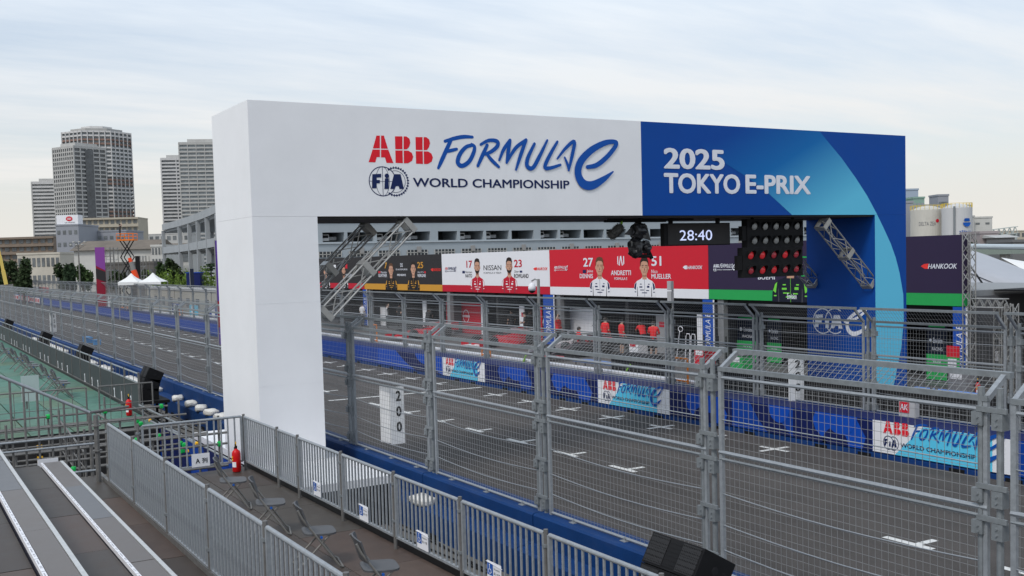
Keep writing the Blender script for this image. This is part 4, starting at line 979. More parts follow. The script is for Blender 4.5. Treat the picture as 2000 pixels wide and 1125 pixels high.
def bag_mesh(seed):
    rnd = random.Random(seed); b = bmesh.new(); bmesh.ops.create_cube(b, size=1); bmesh.ops.subdivide_edges(b, edges=b.edges, cuts=5, use_grid_fill=True)
    for v in b.verts:
        x, y, z = v.co*2; f_ = (1-abs(x)**4*.35)*(1-abs(y)**4*.35); zz = z*.09*(1-abs(x)**3*.6)*(1-abs(y)**3*.6)
        zz += .02*math.sin(x*4+seed)*math.cos(y*3+seed)+rnd.uniform(-.006,.006)
        v.co = Vector((x*.33*(1-.10*abs(y)**2), y*.19*(1-.22*abs(x)**3), (zz*.9+.075) if z > -.9 else .004))
    me = bpy.data.meshes.new('sandbag'); b.to_mesh(me); b.free(); me.materials.append(SB); me.polygons.foreach_set('use_smooth', [True]*len(me.polygons)); return me
BM_ = [bag_mesh(k) for k in range(4)]
bags = [-31.5,-32.65,-33.85,-35.19,-37.0]+[-40.2-.62*k for k in range(9)]+[-49.6-.55*k for k in range(4)]+[-53.5-.6*k for k in range(8)]+[-62.5-.6*k for k in range(24)]
for k, x in enumerate(bags):
    o = place('sandbag', random.choice(BM_), None, (x,8.625+random.uniform(-.015,.015),.512)); o.rotation_euler = (random.uniform(-.05,.05), random.uniform(-.05,.05), math.pi/2+random.uniform(-.3,.3)); o.scale = (.6,1.5,1.15)
    tag(o, 'white sandbag on the near wall ledge, %s leftward from the white gantry leg' % ORDN(k+1), 'sandbag', 'sandbags on the wall ledge')
o = place('sandbag', BM_[1], None, (-17.9,8.63,.505)); tag(o, 'lone white sandbag on the ledge behind the front railing', 'sandbag', 'sandbags on the wall ledge')
for k in range(4):
    pts = [(-46+3.2*j, 7.9+.25*math.sin(j*1.3+k)+.1*k, .02) for j in range(12)]
    tag(MB().path(pts, .016, 5).build('floor_cable', BLACK), 'black cable lying along the wall foot, %s from the wall' % ORD[4-k], 'cable', 'cables on the ground')

# ------------------------------------------------------------------ pit building with team boards
YP, ZPB, ZPT, LP, XP0 = 33.0, 2.959, 5.501, 13.475, -64.184
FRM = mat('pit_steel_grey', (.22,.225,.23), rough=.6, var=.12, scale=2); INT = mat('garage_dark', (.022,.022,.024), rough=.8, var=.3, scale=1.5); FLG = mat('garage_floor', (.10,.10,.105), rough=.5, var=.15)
PB = thing('pit_building', 'long single storey pit garage building behind the team boards', 'building', (-58, 36, 0))
XL, XR = -105.0, -23.76
MB().box(XL, XR, 33.35, 41.0, 3.3, 3.5).build('roof_deck', FRM, PB)
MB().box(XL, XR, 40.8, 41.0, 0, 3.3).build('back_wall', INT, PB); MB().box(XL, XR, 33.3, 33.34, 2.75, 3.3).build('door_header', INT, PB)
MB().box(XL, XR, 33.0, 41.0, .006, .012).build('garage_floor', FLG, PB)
k = 0; x = XR
while x > XL:
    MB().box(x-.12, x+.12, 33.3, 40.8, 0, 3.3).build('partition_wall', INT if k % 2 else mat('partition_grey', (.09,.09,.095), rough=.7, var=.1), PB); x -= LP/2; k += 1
for i in range(-3, 5):
    xc = XP0+LP*(i-0)+.85 if i < 4 else 0
    if i < 4 and xc < XR+.1: MB().box(xc-.35, xc+.05, 33.02, 33.28, 0, 2.94).build('column', FRM, PB)
HK = pr('tyre_red', (232,58,52)); GLD = pr('print_gold', (202,146,52)); BLKP = pr('print_black', (44,42,44)); PURP = pr('print_purple', (48,38,66)); GRNP = pr('print_green', (40,160,82)); REDP = pr('print_red', (204,32,50)); DRED = pr('print_dark_red', (188,24,48)); GRYP = pr('print_grey', (120,120,124))
SKIN = pr('print_skin', (196,150,126), var=.1, scale=6); HAIRD = pr('print_dark_hair', (40,30,26)); HAIRB = pr('print_brown_hair', (96,66,46))
def U(px, py): p = onY(px, py, YP-.06); return (p.x, p.z)
FB = Frame((0, YP-.06, 0), (1,0,0), (0,0,1))
def zoomU(x0, y0, s): return lambda a, b: U(x0+a*s, y0+b*s)
def txt(mb, Z, s, x0, x1, y0, y1, bold=.02, shear=0.0, h=.006):
    a = Z(x0, y1); b = Z(x1, y0); text2d(mb, FB, s, a[0], b[0], a[1], b[1], bold=bold*.6, shear=shear, h=h)
def hank(T, Z, x0, x1, y0, y1, m0, m1, tm):
    mb = MB(); txt(mb, Z, 'HANKOOK', x0, x1, y0, y1, .03, .25); mb.build('tyre_lettering', tm, T)
    r_ = MB(); a = Z(m0, (y0+y1)/2); b = Z(m1, y0); c = Z(m1, y1); poly2d(r_, FB, [a, (a[0]+(b[0]-a[0])*.4, b[1]-.02), b, (b[0]-.03, (b[1]+c[1])/2), c, (a[0]+(c[0]-a[0])*.5, c[1])], .006); r_.build('tyre_mark', HK if tm is not WP or True else tm, T)
def portrait(T, Z, x0, x1, y0, y1, suit, hair, trim=None, beard=False, head=True):
    a = Z(x0, y1); b = Z(x1, y0); W_ = b[0]-a[0]; H_ = b[1]-a[1]
    P = lambda u, v: (a[0]+u*W_, a[1]+v*H_)
    s = MB(); poly2d(s, FB, [P(.04,0),(P(.05,.16)),P(.10,.32),P(.20,.39),P(.36,.44),P(.43,.49),P(.61,.49),P(.68,.44),P(.84,.39),P(.93,.32),P(.97,.16),P(.97,0)], .006); s.build('portrait_suit', suit, T)
    if trim:
        t = MB(); poly2d(t, FB, [P(.07,.20),P(.12,.32),P(.18,.36),P(.14,.16)], .008); poly2d(t, FB, [P(.95,.20),P(.91,.32),P(.85,.36),P(.88,.16)], .008); poly2d(t, FB, [P(.30,.22),P(.42,.22),P(.42,.255),P(.30,.255)], .008); poly2d(t, FB, [P(.62,.22),P(.72,.22),P(.72,.27),P(.62,.27)], .008); [poly2d(t, FB, [P(u_,v_),P(u_+w_,v_),P(u_+w_,v_+.022),P(u_,v_+.022)], .008) for u_, v_, w_ in ((.33,.15,.16),(.58,.14,.12),(.40,.08,.22),(.09,.10,.07),(.87,.10,.07),(.32,.30,.08),(.66,.30,.07))]; stroke2d(t, FB, [(*P(.52,0),.02),(*P(.52,.44),.02)], .0082, False); t.build('suit_trim', trim, T)
    l = MB(); poly2d(l, FB, [P(.20,.0),P(.23,.0),P(.215,.26),P(.20,.22)], .0085); poly2d(l, FB, [P(.79,.0),P(.82,.0),P(.82,.22),P(.805,.26)], .0085); l.build('suit_crease', pr('suit_shadow_print', (70,70,78)), T)
    if head:
        f_ = MB(); disc2d(f_, FB, P(.52,.735), .165*W_, .010, 22, .205*H_); poly2d(f_, FB, [P(.43,.43),P(.61,.43),P(.62,.62),P(.42,.62)], .009); [disc2d(f_, FB, P(u_,.72), .025*W_, .0095, 8, .045*H_) for u_ in (.35,.69)]; f_.build('portrait_face', SKIN, T); sh_ = MB(); poly2d(sh_, FB, [P(.43,.50),P(.61,.50),P(.60,.55),P(.44,.55)], .0098); poly2d(sh_, FB, [P(.60,.58),P(.66,.68),P(.672,.80),P(.64,.80),P(.62,.68)], .011); sh_.build('portrait_skin_tone', pr('print_skin_dark', (156,112,92)), T)
        hr_ = MB(); poly2d(hr_, FB, [P(.345,.76),P(.35,.89),P(.41,.975),P(.53,1.0),P(.65,.97),P(.695,.88),P(.69,.76),P(.665,.85),P(.61,.885),P(.47,.895),P(.39,.86),P(.37,.78)], .012)
        if beard: poly2d(hr_, FB, [P(.365,.70),P(.41,.585),P(.52,.525),P(.63,.585),P(.675,.70),P(.61,.64),P(.52,.625),P(.43,.64)], .012)
        for uu in (.455,.595): poly2d(hr_, FB, [P(uu-.045,.775),P(uu+.045,.775),P(uu+.04,.79),P(uu-.04,.79)], .012); poly2d(hr_, FB, [P(uu-.028,.735),P(uu+.028,.735),P(uu+.022,.75),P(uu-.022,.75)], .012)
        poly2d(hr_, FB, [P(.465,.612),P(.585,.612),P(.58,.622),P(.47,.622)], .0125); poly2d(hr_, FB, [P(.515,.655),P(.545,.655),P(.535,.72),P(.525,.72)], .0125)
        hr_.build('portrait_hair', hair, T)
def team_board(i, label, main, stripe, sm=None):
    x0 = XP0+LP*i; T = thing('team_board', label, 'billboard', (x0, YP, ZPB), 'team boards above the garages')
    MB().box(x0+.01, x0+LP-.01, YP-.06, YP+.25, ZPB+.45, ZPT).build('upper_panel', main, T)
    MB().box(x0+.01, x0+LP-.01, YP-.06, YP+.25, ZPB, ZPB+.447).build('colour_band', stripe, T)
    MB().box(x0+.3, x0+LP-.3, YP+.26, YP+.32, ZPB+.2, ZPT-.2).build('back_frame', FRM, T)
    return T
def logo_small(T, a, b, m1, m2=None):
    W_ = b[0]-a[0]; fr = Frame((a[0], YP-.06, a[1]), (W_,0,0), (0,0,W_*1.05)); q, w2 = MB(), MB(); wordmark(fr, w2 if m2 else q, q, q, h=.006, small=True); q.build('championship_lettering', m1, T)
    if m2: w2.build('sponsor_lettering', m2, T)
Z5 = zoomU(600,420,.2489); Z6 = zoomU(1000,420,.2489); Z7 = zoomU(1380,400,.26667); Z8 = zoomU(1600,340,.26667)
# black board with red band (mostly behind the lattice braces)
T = team_board(-2, 'black team board with red band behind the lattice braces', BLKP, DRED)
s = MB(); a = Z5(190,480); b = Z5(225,390); poly2d(s, FB, [(a[0],b[1]),(b[0],b[1]),(b[0],a[1]+.25),((a[0]+b[0])/2,a[1]),(a[0],a[1]+.25)], .006); s.build('white_shield', WHITEP, T)
n = MB(); txt(n, Z5, '1', 300, 315, 380, 420, .03); n.build('red_number', REDP, T)
portrait(T, Z5, 255, 320, 385, 585, pr('suit_black', (24,24,26)), HAIRD, WHITEP, True); portrait(T, Z5, 112, 178, 395, 585, pr('suit_black', (24,24,26)), HAIRD, WHITEP)
n = MB(); txt(n, Z5, 'WEHRLEIN', 303, 352, 462, 484, .02); n.build('name_lettering', WP, T)
T = team_board(-1, 'black team board with gold band and two portraits', BLKP, GLD)
n = MB(); txt(n, Z5, '7', 607, 626, 372, 420, .035); txt(n, Z5, '25', 865, 910, 367, 418, .035); n.build('gold_numbers', GLD, T)
n = MB(); txt(n, Z5, 'Maximilian', 578, 625, 441, 456, .0); txt(n, Z5, 'GUNTHER', 560, 626, 461, 487, .03); txt(n, Z5, 'Jean-Eric', 866, 915, 441, 455, .0); txt(n, Z5, 'VERGNE', 866, 931, 462, 487, .03); txt(n, Z5, 'DS AUTOMOBILES', 697, 786, 420, 433, .02); txt(n, Z5, 'PENSKE', 707, 775, 462, 479, .03); txt(n, Z5, 'DS', 732, 750, 378, 408, .02); n.build('name_lettering', WP, T)
portrait(T, Z5, 612, 704, 375, 585, pr('suit_black', (24,24,26)), HAIRB, GLD); portrait(T, Z5, 785, 880, 362, 588, pr('suit_black', (24,24,26)), HAIRD, GLD)
hank(T, Z5, 990, 1050, 417, 440, 970, 989, HK)
f_ = MB(); a = Z5(558,456); b = Z5(575,441); poly2d(f_, FB, [a,(b[0],a[1]),b,(a[0],b[1])], .006); a = Z5(918,456); b = Z5(931,441); poly2d(f_, FB, [a,(b[0],a[1]),b,(a[0],b[1])], .006); f_.build('flag_print', REDP, T)
T = team_board(0, 'white team board with red band and two red suited portraits', WHITEP, DRED)
n = MB(); txt(n, Z5, '17', 1250, 1294, 357, 415, .035); txt(n, Z5, '23', 1624, 1684, 349, 411, .035); n.build('red_numbers', DRED, T)
n = MB(); txt(n, Z5, 'Norman', 1243, 1294, 438, 456, .0); txt(n, Z5, 'NATO', 1243, 1294, 463, 490, .03); txt(n, Z5, 'Oliver', 1625, 1661, 434, 452, .0); txt(n, Z5, 'ROWLAND', 1625, 1737, 461, 494, .03); txt(n, Z5, 'NISSAN', 1385, 1523, 392, 434, .005); txt(n, Z5, 'FORMULA E TEAM', 1386, 1522, 447, 461, .0); n.build('name_lettering', pr('print_ink', (36,34,40)), T)
portrait(T, Z5, 1276, 1392, 336, 604, DRED, HAIRD, WHITEP, True); portrait(T, Z5, 1520, 1650, 328, 606, DRED, HAIRD, WHITEP, True)
logo_small(T, Z5(1082,450), Z5(1172,400), pr('print_navy', (20,34,84)), REDP)
hank(T, Z6, 193, 279, 410, 434, 165, 195, HK)
f_ = MB(); a = Z5(1218,458); b = Z5(1238,438); poly2d(f_, FB, [a,(b[0],a[1]),b,(a[0],b[1])], .006); a = Z5(1668,452); b = Z5(1688,436); poly2d(f_, FB, [a,(b[0],a[1]),b,(a[0],b[1])], .006); f_.build('flag_print', LN, T)
T = team_board(1, 'bright red team board with white band and two white suited portraits', REDP, WHITEP)
n = MB(); txt(n, Z6, '27', 560, 636, 335, 406, .035); txt(n, Z6, '51', 1095, 1172, 322, 400, .035); txt(n, Z6, 'Jake', 588, 636, 428, 456, .0); txt(n, Z6, 'DENNIS', 533, 636, 461, 496, .03); txt(n, Z6, 'Nico', 1094, 1142, 428, 456, .0); txt(n, Z6, 'MUELLER', 1095, 1249, 462, 500, .03); txt(n, Z6, 'ANDRETTI', 778, 934, 434, 472, .03); txt(n, Z6, 'FORMULA E', 805, 905, 489, 509, .01); n.build('name_lettering', WP, T)
c_ = MB(); a = Z6(828,402); b = Z6(880,320); W_ = b[0]-a[0]; H_ = b[1]-a[1]
for q in ([(0,.95),(.14,1),(.14,.1),(0,.25)],[(1,.95),(.86,1),(.86,.1),(1,.25)],[(.2,.1),(.42,1),(.58,1),(.80,.1),(.66,.05),(.5,.75),(.34,.05)]): poly2d(c_, FB, [(a[0]+u*W_, a[1]+v*H_) for u, v in q], .006)
c_.build('crest', WP, T)
portrait(T, Z6, 602, 772, 324, 632, WHITEP, HAIRB, LN); portrait(T, Z6, 948, 1128, 326, 636, WHITEP, HAIRD, LN)
logo_small(T, Z6(332,442), Z6(442,392), WP)
n = MB(); txt(n, Z6, 'HANKOOK', 1376, 1494, 396, 425, .03, .25); a = Z6(1340,410); b = Z6(1374,396); c = Z6(1374,425); poly2d(n, FB, [a,((a[0]+b[0])/2,b[1]),b,c,((a[0]+c[0])/2,c[1])], .006); n.build('tyre_lettering', WP, T)
f_ = MB(); a = Z6(556,456); b = Z6(582,430); poly2d(f_, FB, [a,(b[0],a[1]),b,(a[0],b[1])], .006); f_.build('flag_print', LN, T)
T = team_board(2, 'dark purple team board with green band right of the red board', PURP, GRNP)
logo_small(T, Z7(50,488), Z7(228,425), WP)
n = MB(); txt(n, Z7, 'BUEMI', 378, 501, 515, 547, .03); n.build('name_lettering', WP, T)
portrait(T, Z7, 470, 755, 300, 708, pr('suit_navy', (22,26,44)), HAIRB, pr('suit_green', (120,210,70)))
n = MB(); txt(n, Z7, 'Envision', 592, 660, 650, 690, .03); n.build('suit_lettering', WP, T)
hank(T, Z8, 797, 1011, 655, 694, 745, 802, WP)
g_ = MB(); 
for (xa, ya, xb2, yb) in ((697,383,738,383),(697,383,697,520),(697,520,738,520)): stroke2d(g_, FB, [(*Z7(xa,ya), .06), (*Z7(xb2,yb), .06)], .006, False)
g_.build('green_outline', GRNP, T)

# hanging blue banners on the garage columns
for k, (px0, px1) in enumerate(((711,718),(1062,1082),(1373,1393),(1861,1886))):
    a = onY(px0, 640, 32.8); b = onY(px1, 640, 32.8); T = thing('column_banner', 'tall blue banner on garage column, %s from the white leg' % ORD[k+1], 'banner', (a.x,32.8,0), 'blue column banners')
    MB().box(a.x, b.x, 32.8, 32.83, .1, 2.94).build('fabric', pr('banner_blue', (26,78,168)), T)
    MB().box(b.x+.001, b.x+.06, 32.8, 32.84, .1, 2.94).build('hem', WHITEP, T)
    fr = Frame((a.x,32.8,0), (1,0,0), (0,0,1)); n = MB(); text2d(n, fr, 'FORMULA E', (b.x-a.x)*.25, (b.x-a.x)*.75, .55, 2.3, bold=.03, shear=.2, h=.004, turn=True); n.build('lettering', WP, T)

# ------------------------------------------------------------------ garage screens and equipment
def screen_panel(px0, px1, ytop, Y, label, m_, extra=None, z0=.05):
    a = onY(px0, ytop, Y); b = onY(px1, ytop, Y); z1 = (a.z+b.z)/2; T = thing('garage_screen', label, 'screen', (a.x,Y,z0), 'garage screens')
    MB().box(a.x, b.x, Y, Y+.06, z0, z1).build('panel', m_, T)
    MB().box(a.x+.05, a.x+.13, Y-.12, Y+.2, .013, z0).build('foot', BLACK, T); MB().box(b.x-.13, b.x-.05, Y-.12, Y+.2, .013, z0).build('foot', BLACK, T)
    if extra: extra(T, a.x, b.x, Y, z1)
    return T
def ringmark(T, x0, x1, Y, z1):
    fr = Frame((0,Y,0), (1,0,0), (0,0,1)); m_ = MB()
    for u in (.08,.55):
        c = (x0+(x1-x0)*u+.2, z1-.95); ring2d(m_, fr, c, .42, .05, .004); poly2d(m_, fr, [(c[0]-.5,c[1]-.07),(c[0]+.5,c[1]-.07),(c[0]+.5,c[1]+.07),(c[0]-.5,c[1]+.07)], .005)
    m_.build('round_emblem', WP, T)
    n = MB()
    for u in (.08,.55): c = (x0+(x1-x0)*u+.2, z1-.95); text2d(n, fr, 'NISSAN', c[0]-.42, c[0]+.42, c[1]-.05, c[1]+.05, h=.008)
    n.build('emblem_lettering', DRED, T)
screen_panel(871, 938, 590, 34.3, 'red garage screen with white ring emblem', DRED, ringmark)
screen_panel(939, 951, 594, 34.2, 'white narrow screen beside the red garage screen', WHITEP)
def smallsign(T, x0, x1, Y, z1):
    fr = Frame((0,Y,0), (1,0,0), (0,0,1)); m_ = MB(); disc2d(m_, fr, (x1-.28,z1-.45), .1, .004, 10); m_.build('small_emblem', DRED, T)
    b = MB(); stroke2d(b, fr, [(x1-.5,z1-.95,.02),(x1-.2,z1-.95,.02),(x1-.25,z1-1.1,.02),(x1-.5,z1-.97,.02)], .004, False); b.build('line_drawing', BLKP, T)
screen_panel(1107, 1166, 601, 34.2, 'large white garage screen behind the seated red shirt', WHITEP, smallsign)
def redsq(T, x0, x1, Y, z1): MB().box(x0+.25,x0+.65,Y-.012,Y-.001,z1-.65,z1-.38).build('red_plate', DRED, T); MB().box(x0+.75,x0+.85,Y-.02,Y-.001,z1-1.45,z1-1.3).build('latch', BLACK, T)
screen_panel(1281, 1310, 614, 34.0, 'grey garage door panel with small red plate', mat('door_grey', (.30,.30,.31), var=.06), redsq)
screen_panel(1361, 1371, 613, 33.6, 'narrow white post panel left of the blue column banner', WHITEP)
screen_panel(825, 832, 588, 34.0, 'narrow white panel left of the red garage screen', WHITEP)
screen_panel(742, 752, 600, 34.0, 'white panel among the dark crew by the lattice brace', WHITEP)
screen_panel(1014, 1023, 598, 33.8, 'white panel with red square left of the dark crew', WHITEP, redsq)
screen_panel(1052, 1057, 598, 33.4, 'thin red panel left of the blue column banner', REDP)
def team_green(T, x0, x1, Y, z1):
    W_ = x1-x0; MB().box(x0-.002,x1+.002,Y-.02,Y-.003,.06,z1-1.15).build('green_field', GRNP, T); MB().box(x0+.1,x1-.1,Y-.02,Y-.003,z1-.12,z1-.06).build('green_line', GRNP, T)
    fr = Frame((x0,Y-.02,0), (1,0,0), (0,0,1)); n = MB(); text2d(n, fr, 'Envision', W_*.35, W_*.8, z1-.72, z1-.52, bold=.02, h=.018); disc2d(n, fr, (W_*.22,z1-.62), W_*.07, .018, 12); text2d(n, fr, 'RACING', W_*.3, W_*.8, z1-1.0, z1-.88, h=.018); n.build('lettering', WP, T)
    n = MB(); text2d(n, fr, 'TEAM', W_*.3, W_*.7, z1-1.5, z1-1.4, h=.004); text2d(n, fr, 'PARTNER', W_*.2, W_*.7, z1-1.8, z1-1.72, h=.004); n.build('small_lettering', WP, T)
NVS = pr('screen_navy', (16,26,46))
screen_panel(1439, 1480, 617, 34.2, 'navy and green team screen left of the gantry blue leg', NVS, team_green)
screen_panel(1498, 1526, 620, 34.6, 'navy and green team screen half hidden beside the blue leg', NVS, team_green)
screen_panel(1810, 1850, 633, 34.2, 'navy and green team screen right of the blue leg', NVS, team_green)
screen_panel(1600, 1640, 625, 34.4, 'dark screen behind the blue gantry leg', NVS)
# tool trolleys and boards
for k, (px, Y, m_, lab) in enumerate(((1246,32.2,WHITEP,'white tool trolley with red print beside the red shirts'),(1880,31.8,GRYP,'grey tool chest with white patch right of the blue leg'),(1448,30.6,GRNP,'small green box on pit lane by the team screen'),(1376,31.5,REDP,'red box at the foot of the blue column banner'))):
    a = onY(px, 640, Y); w_ = .36; T = thing('tool_trolley', lab, 'trolley', (a.x,Y,0), 'pit trolleys'); MB().box(a.x-w_,a.x+w_,Y-.3,Y+.3,.12,.82).build('cabinet', m_, T); MB().box(a.x-w_-.03,a.x+w_+.03,Y-.33,Y+.33,.821,.86).build('top', GRYP, T)
    for sx in (-1,1):
        for sy in (-1,1): MB().lathe((a.x+sx*(w_-.1)-.02,Y+sy*.22,.06), [(.06,0),(.06,.04)], 10, (1,0,0)).build('castor', BLACK, T)
    MB().box(a.x-w_*.8,a.x+w_*.5,Y-.305,Y-.301,.55,.75).build('print_patch', DRED if m_ is WHITEP else WHITEP, T)
# white hoop racks
for k, px in enumerate((1340,1350,1325)):
    a = onY(px, 660, 31.8); T = thing('hoop_rack', ['left white bent hoop stand in the pit lane','right white bent hoop stand in the pit lane','white stick with ring beside the hoop stands'][k], 'stand', (a.x,31.8,0), 'hoop stands'); 
    if k < 2: MB().path([(a.x-.1,31.8,0),(a.x+.0,31.8,1.3),(a.x+.06,31.8,1.4),(a.x+.25,31.8,1.4),(a.x+.28,31.8,1.3),(a.x+.2,31.8,0)], .02, 6).build('hoop', WHITEP, T)
    else: MB().tube((a.x-.2,31.8,.0), (a.x+.1,31.8,1.5), .02, 6).build('stick', WHITEP, T); MB().path([(a.x+.16+.16*math.cos(t),31.8,1.6+.12*math.sin(t)) for t in [2*math.pi*j/12 for j in range(13)]], .018, 5).build('ring', WHITEP, T)
# barrier rope post line and bicycles are left as black stanchions
for k, px in enumerate((1375,1403,1418)):
    a = onY(px, 670, 31.0); T = thing('tyre_gun_stand', 'thin black equipment stand near the blue column banner, %s from the left' % ORD[k+1], 'stand', (a.x,31,0), 'black pit stands'); MB().tube((a.x,31,0), (a.x,31,1.5), .03, 6).build('pole', BLACK, T); MB().bar((a.x-.3,31,1.1), (a.x+.3,31,1.12), .05).build('arm', BLACK, T); MB().lathe((a.x,31,0), [(.25,0),(.25,.03)], 10).build('base', BLACK, T)

# ------------------------------------------------------------------ people
def body_mesh(name, joints, edges, radii, mats, paint):
    me = bpy.data.meshes.new(name); me.from_pydata(joints, edges, []); o = bpy.data.objects.new(name, me); COL.objects.link(o)
    sk = o.modifiers.new('skin', 'SKIN'); sk.use_smooth_shade = True
    sub = o.modifiers.new('sub', 'SUBSURF'); sub.levels = 1; sub.render_levels = 1
    for i, r_ in enumerate(radii): me.skin_vertices[0].data[i].radius = r_ if isinstance(r_, tuple) else (r_, r_)
    me.skin_vertices[0].data[0].use_root = True
    bpy.context.view_layer.update(); dg = bpy.context.evaluated_depsgraph_get()
    out = bpy.data.meshes.new_from_object(o.evaluated_get(dg))
    bpy.data.objects.remove(o); out.materials.clear()
    for m_ in mats: out.materials.append(m_)
    out.polygons.foreach_set('material_index', [paint(p.center) for p in out.polygons]); out.polygons.foreach_set('use_smooth', [True]*len(out.polygons))
    return out
SKN = mat('skin', (.42,.27,.20), rough=.6, var=.06); SHIRT_R = mat('red_shirt', lin((214,34,40)), rough=.85, var=.1); SHIRT_W = mat('white_shirt', (.62,.62,.63), rough=.85, var=.08); SHIRT_K = mat('black_shirt', (.025,.025,.028), rough=.85, var=.15); TROU = mat('dark_trousers', (.028,.028,.032), rough=.85, var=.15); HAIRM = mat('hair_dark', (.03,.022,.018), rough=.8, var=.2); SHOE = mat('shoe', (.02,.02,.02), rough=.6)
POSES = {}
def pose(kind, shirt, shorts=True):
    key = (kind, shirt.name, shorts)
    if key in POSES: return POSES[key]
    # local: faces +y, stands at origin. joints: pelvis, belly, chest, neck, head, crown, shoulders, elbows, wrists, hands, hips, knees, ankles, toes
    J = [(0,0,.95),(0,0,1.12),(0,0,1.34),(0,.01,1.50),(0,.03,1.60),(0,.02,1.72),
         (-.19,0,1.42),(-.25,-.02,1.14),(-.24,.10,.92),(-.24,.13,.84), (.19,0,1.42),(.25,-.02,1.14),(.24,.10,.92),(.24,.13,.84),
         (-.10,0,.88),(-.115,.02,.50),(-.12,-.02,.09),(-.125,.13,.035), (.10,0,.88),(.115,.02,.50),(.12,-.02,.09),(.125,.13,.035)]
    if kind == 'fold': J[7:10] = [(-.27,.06,1.16),(-.02,.24,1.18),(.06,.24,1.20)]; J[11:14] = [(.27,.06,1.14),(.02,.25,1.12),(-.06,.25,1.14)]
    if kind == 'reach': J[11:14] = [(.30,.12,1.52),(.22,.16,1.72),(.16,.14,1.78)]
    if kind == 'bend':
        J[1] = (0,.08,1.08); J[2] = (0,.26,1.22); J[3] = (0,.40,1.30); J[4] = (0,.48,1.36); J[5] = (0,.56,1.44); J[6] = (-.19,.30,1.27); J[10] = (.19,.30,1.27)
        J[7:10] = [(-.22,.45,1.08),(-.16,.58,.95),(-.14,.64,.90)]; J[11:14] = [(.22,.45,1.08),(.16,.58,.95),(.14,.64,.90)]
    if kind == 'sit':
        J = [(x, y, z-.45) for x, y, z in J]; J[15] = (-.13,.42,.50); J[16] = (-.13,.44,.09); J[17] = (-.13,.58,.035); J[19] = (.13,.42,.50); J[20] = (.13,.44,.09); J[21] = (.13,.58,.035); J[14] = (-.1,.04,.47); J[18] = (.1,.04,.47)
        J[8:10] = [(-.18,.25,.70),(-.14,.30,.66)]; J[12:14] = [(.18,.25,.70),(.14,.30,.66)]
    E_ = [(0,1),(1,2),(2,3),(3,4),(4,5),(2,6),(6,7),(7,8),(8,9),(2,10),(10,11),(11,12),(12,13),(0,14),(14,15),(15,16),(16,17),(0,18),(18,19),(19,20),(20,21)]
    R_ = [(.15,.11),(.15,.11),(.17,.12),.06,.095,.075,.075,.052,.036,.04,.075,.052,.036,.04,.09,.062,.045,.04,.09,.062,.045,.04]
    dz = -.45 if kind == 'sit' else 0
    headc = Vector(J[4]); el = [Vector(J[7]), Vector(J[11])]; wr_ = [Vector(J[8]), Vector(J[12]), Vector(J[9]), Vector(J[13])]
    def paint(c):
        if (c-headc).length < .19 and c.z > J[3][2]-.0: return 1
        for w_ in wr_:
            if (c-w_).length < .13: return 1
        for e_ in el:
            if (c-e_).length < .07: return 1
        if c.z < .08: return 3
        if kind == 'sit': return 2 if c.z < .50 else 0
        if c.z < .96: return 1 if (shorts and c.z < .52) else 2
        return 0
    me = body_mesh('body', J, E_, R_, [shirt, SKN, TROU, SHOE], paint)
    hm = MB(); hc = Vector(J[4])+Vector((0,-.01,.045)); b = bmesh.new(); bmesh.ops.create_uvsphere(b, u_segments=12, v_segments=8, radius=.112)
    bmesh.ops.delete(b, geom=[v for v in b.verts if v.co.z < -.03 and v.co.y > -.04], context='VERTS')
    for v in b.verts: v.co = Vector((v.co.x*.92, v.co.y*1.02, v.co.z))+hc
    hme = bpy.data.meshes.new('hair'); b.to_mesh(hme); b.free(); hme.materials.append(HAIRM)
    POSES[key] = (me, hme); return POSES[key]
def person(px, pyfeet, Y, kind, shirt, rz, label, shorts=True, sc=1.0, cap=None):
    a = onY(px, pyfeet, Y); me, hme = pose(kind, shirt, shorts)
    T = thing('person', label, 'person', (0,0,0), 'pit crew'); place('body', me, T); h = place('hair', hme, T)
    if cap: h.name = 'cap'; h.data = hme.copy(); h.data.materials[0] = cap
    T.location = (a.x, Y, .013 if Y > 33 else .004); T.rotation_euler = (0,0,rz); T.scale = (sc*1.06,)*3; return T
pi = math.pi
person(1183,680,32.6,'stand',SHIRT_R,.2,'person in red shirt and dark shorts seen from behind, left of a matching pair')
person(1215,690,32.3,'stand',SHIRT_R,-.2,'person in red shirt with lime armband seen from behind', cap=BLACK)
person(1277,690,32.2,'fold',SHIRT_R,.6,'person in red shirt with folded arms by the grey door panel')
person(1257,690,33.8,'bend',SHIRT_R,1.2,'person in red shirt bending over the white trolley')
person(1131,685,31.6,'sit',SHIRT_R,-.3,'person in red shirt sitting before the white screen')
person(1091,680,32.6,'reach',SHIRT_R,-1.2,'person in red shirt with raised arm near white car')
person(1070,670,33.2,'stand',SHIRT_W,.4,'person in pale top beside the blue column banner', cap=SHIRT_R)
person(1080,670,34.5,'reach',SHIRT_K,pi,'person in black filming beside the pale topped person', False)
person(1026,660,33.0,'fold',SHIRT_K,2.6,'person in black with folded arms by white panel', False)
person(1036,660,34.6,'stand',SHIRT_K,.6,'person in black standing deep in the garage right of the folded arms', False)
person(757,640,33.0,'reach',SHIRT_W,-.6,'person in white shirt with raised arm behind the lattice brace', False)
person(781,640,34.2,'stand',SHIRT_K,.3,'left person in black of the crew behind the fence', False)
person(790,640,33.6,'fold',SHIRT_K,pi,'right person in black of the crew behind the fence', False)
person(708,620,32.6,'stand',SHIRT_W,.3,'small person in white shirt left of the blue banner', False)
person(722,630,34.0,'bend',SHIRT_K,-.5,'person in black bending behind the lattice brace', False)
person(836,648,33.6,'bend',SHIRT_K,.8,'person in black bending over red and white car', False)
person(1000,655,34.2,'stand',SHIRT_K,1.6,'person in black behind the second red and white car', False)
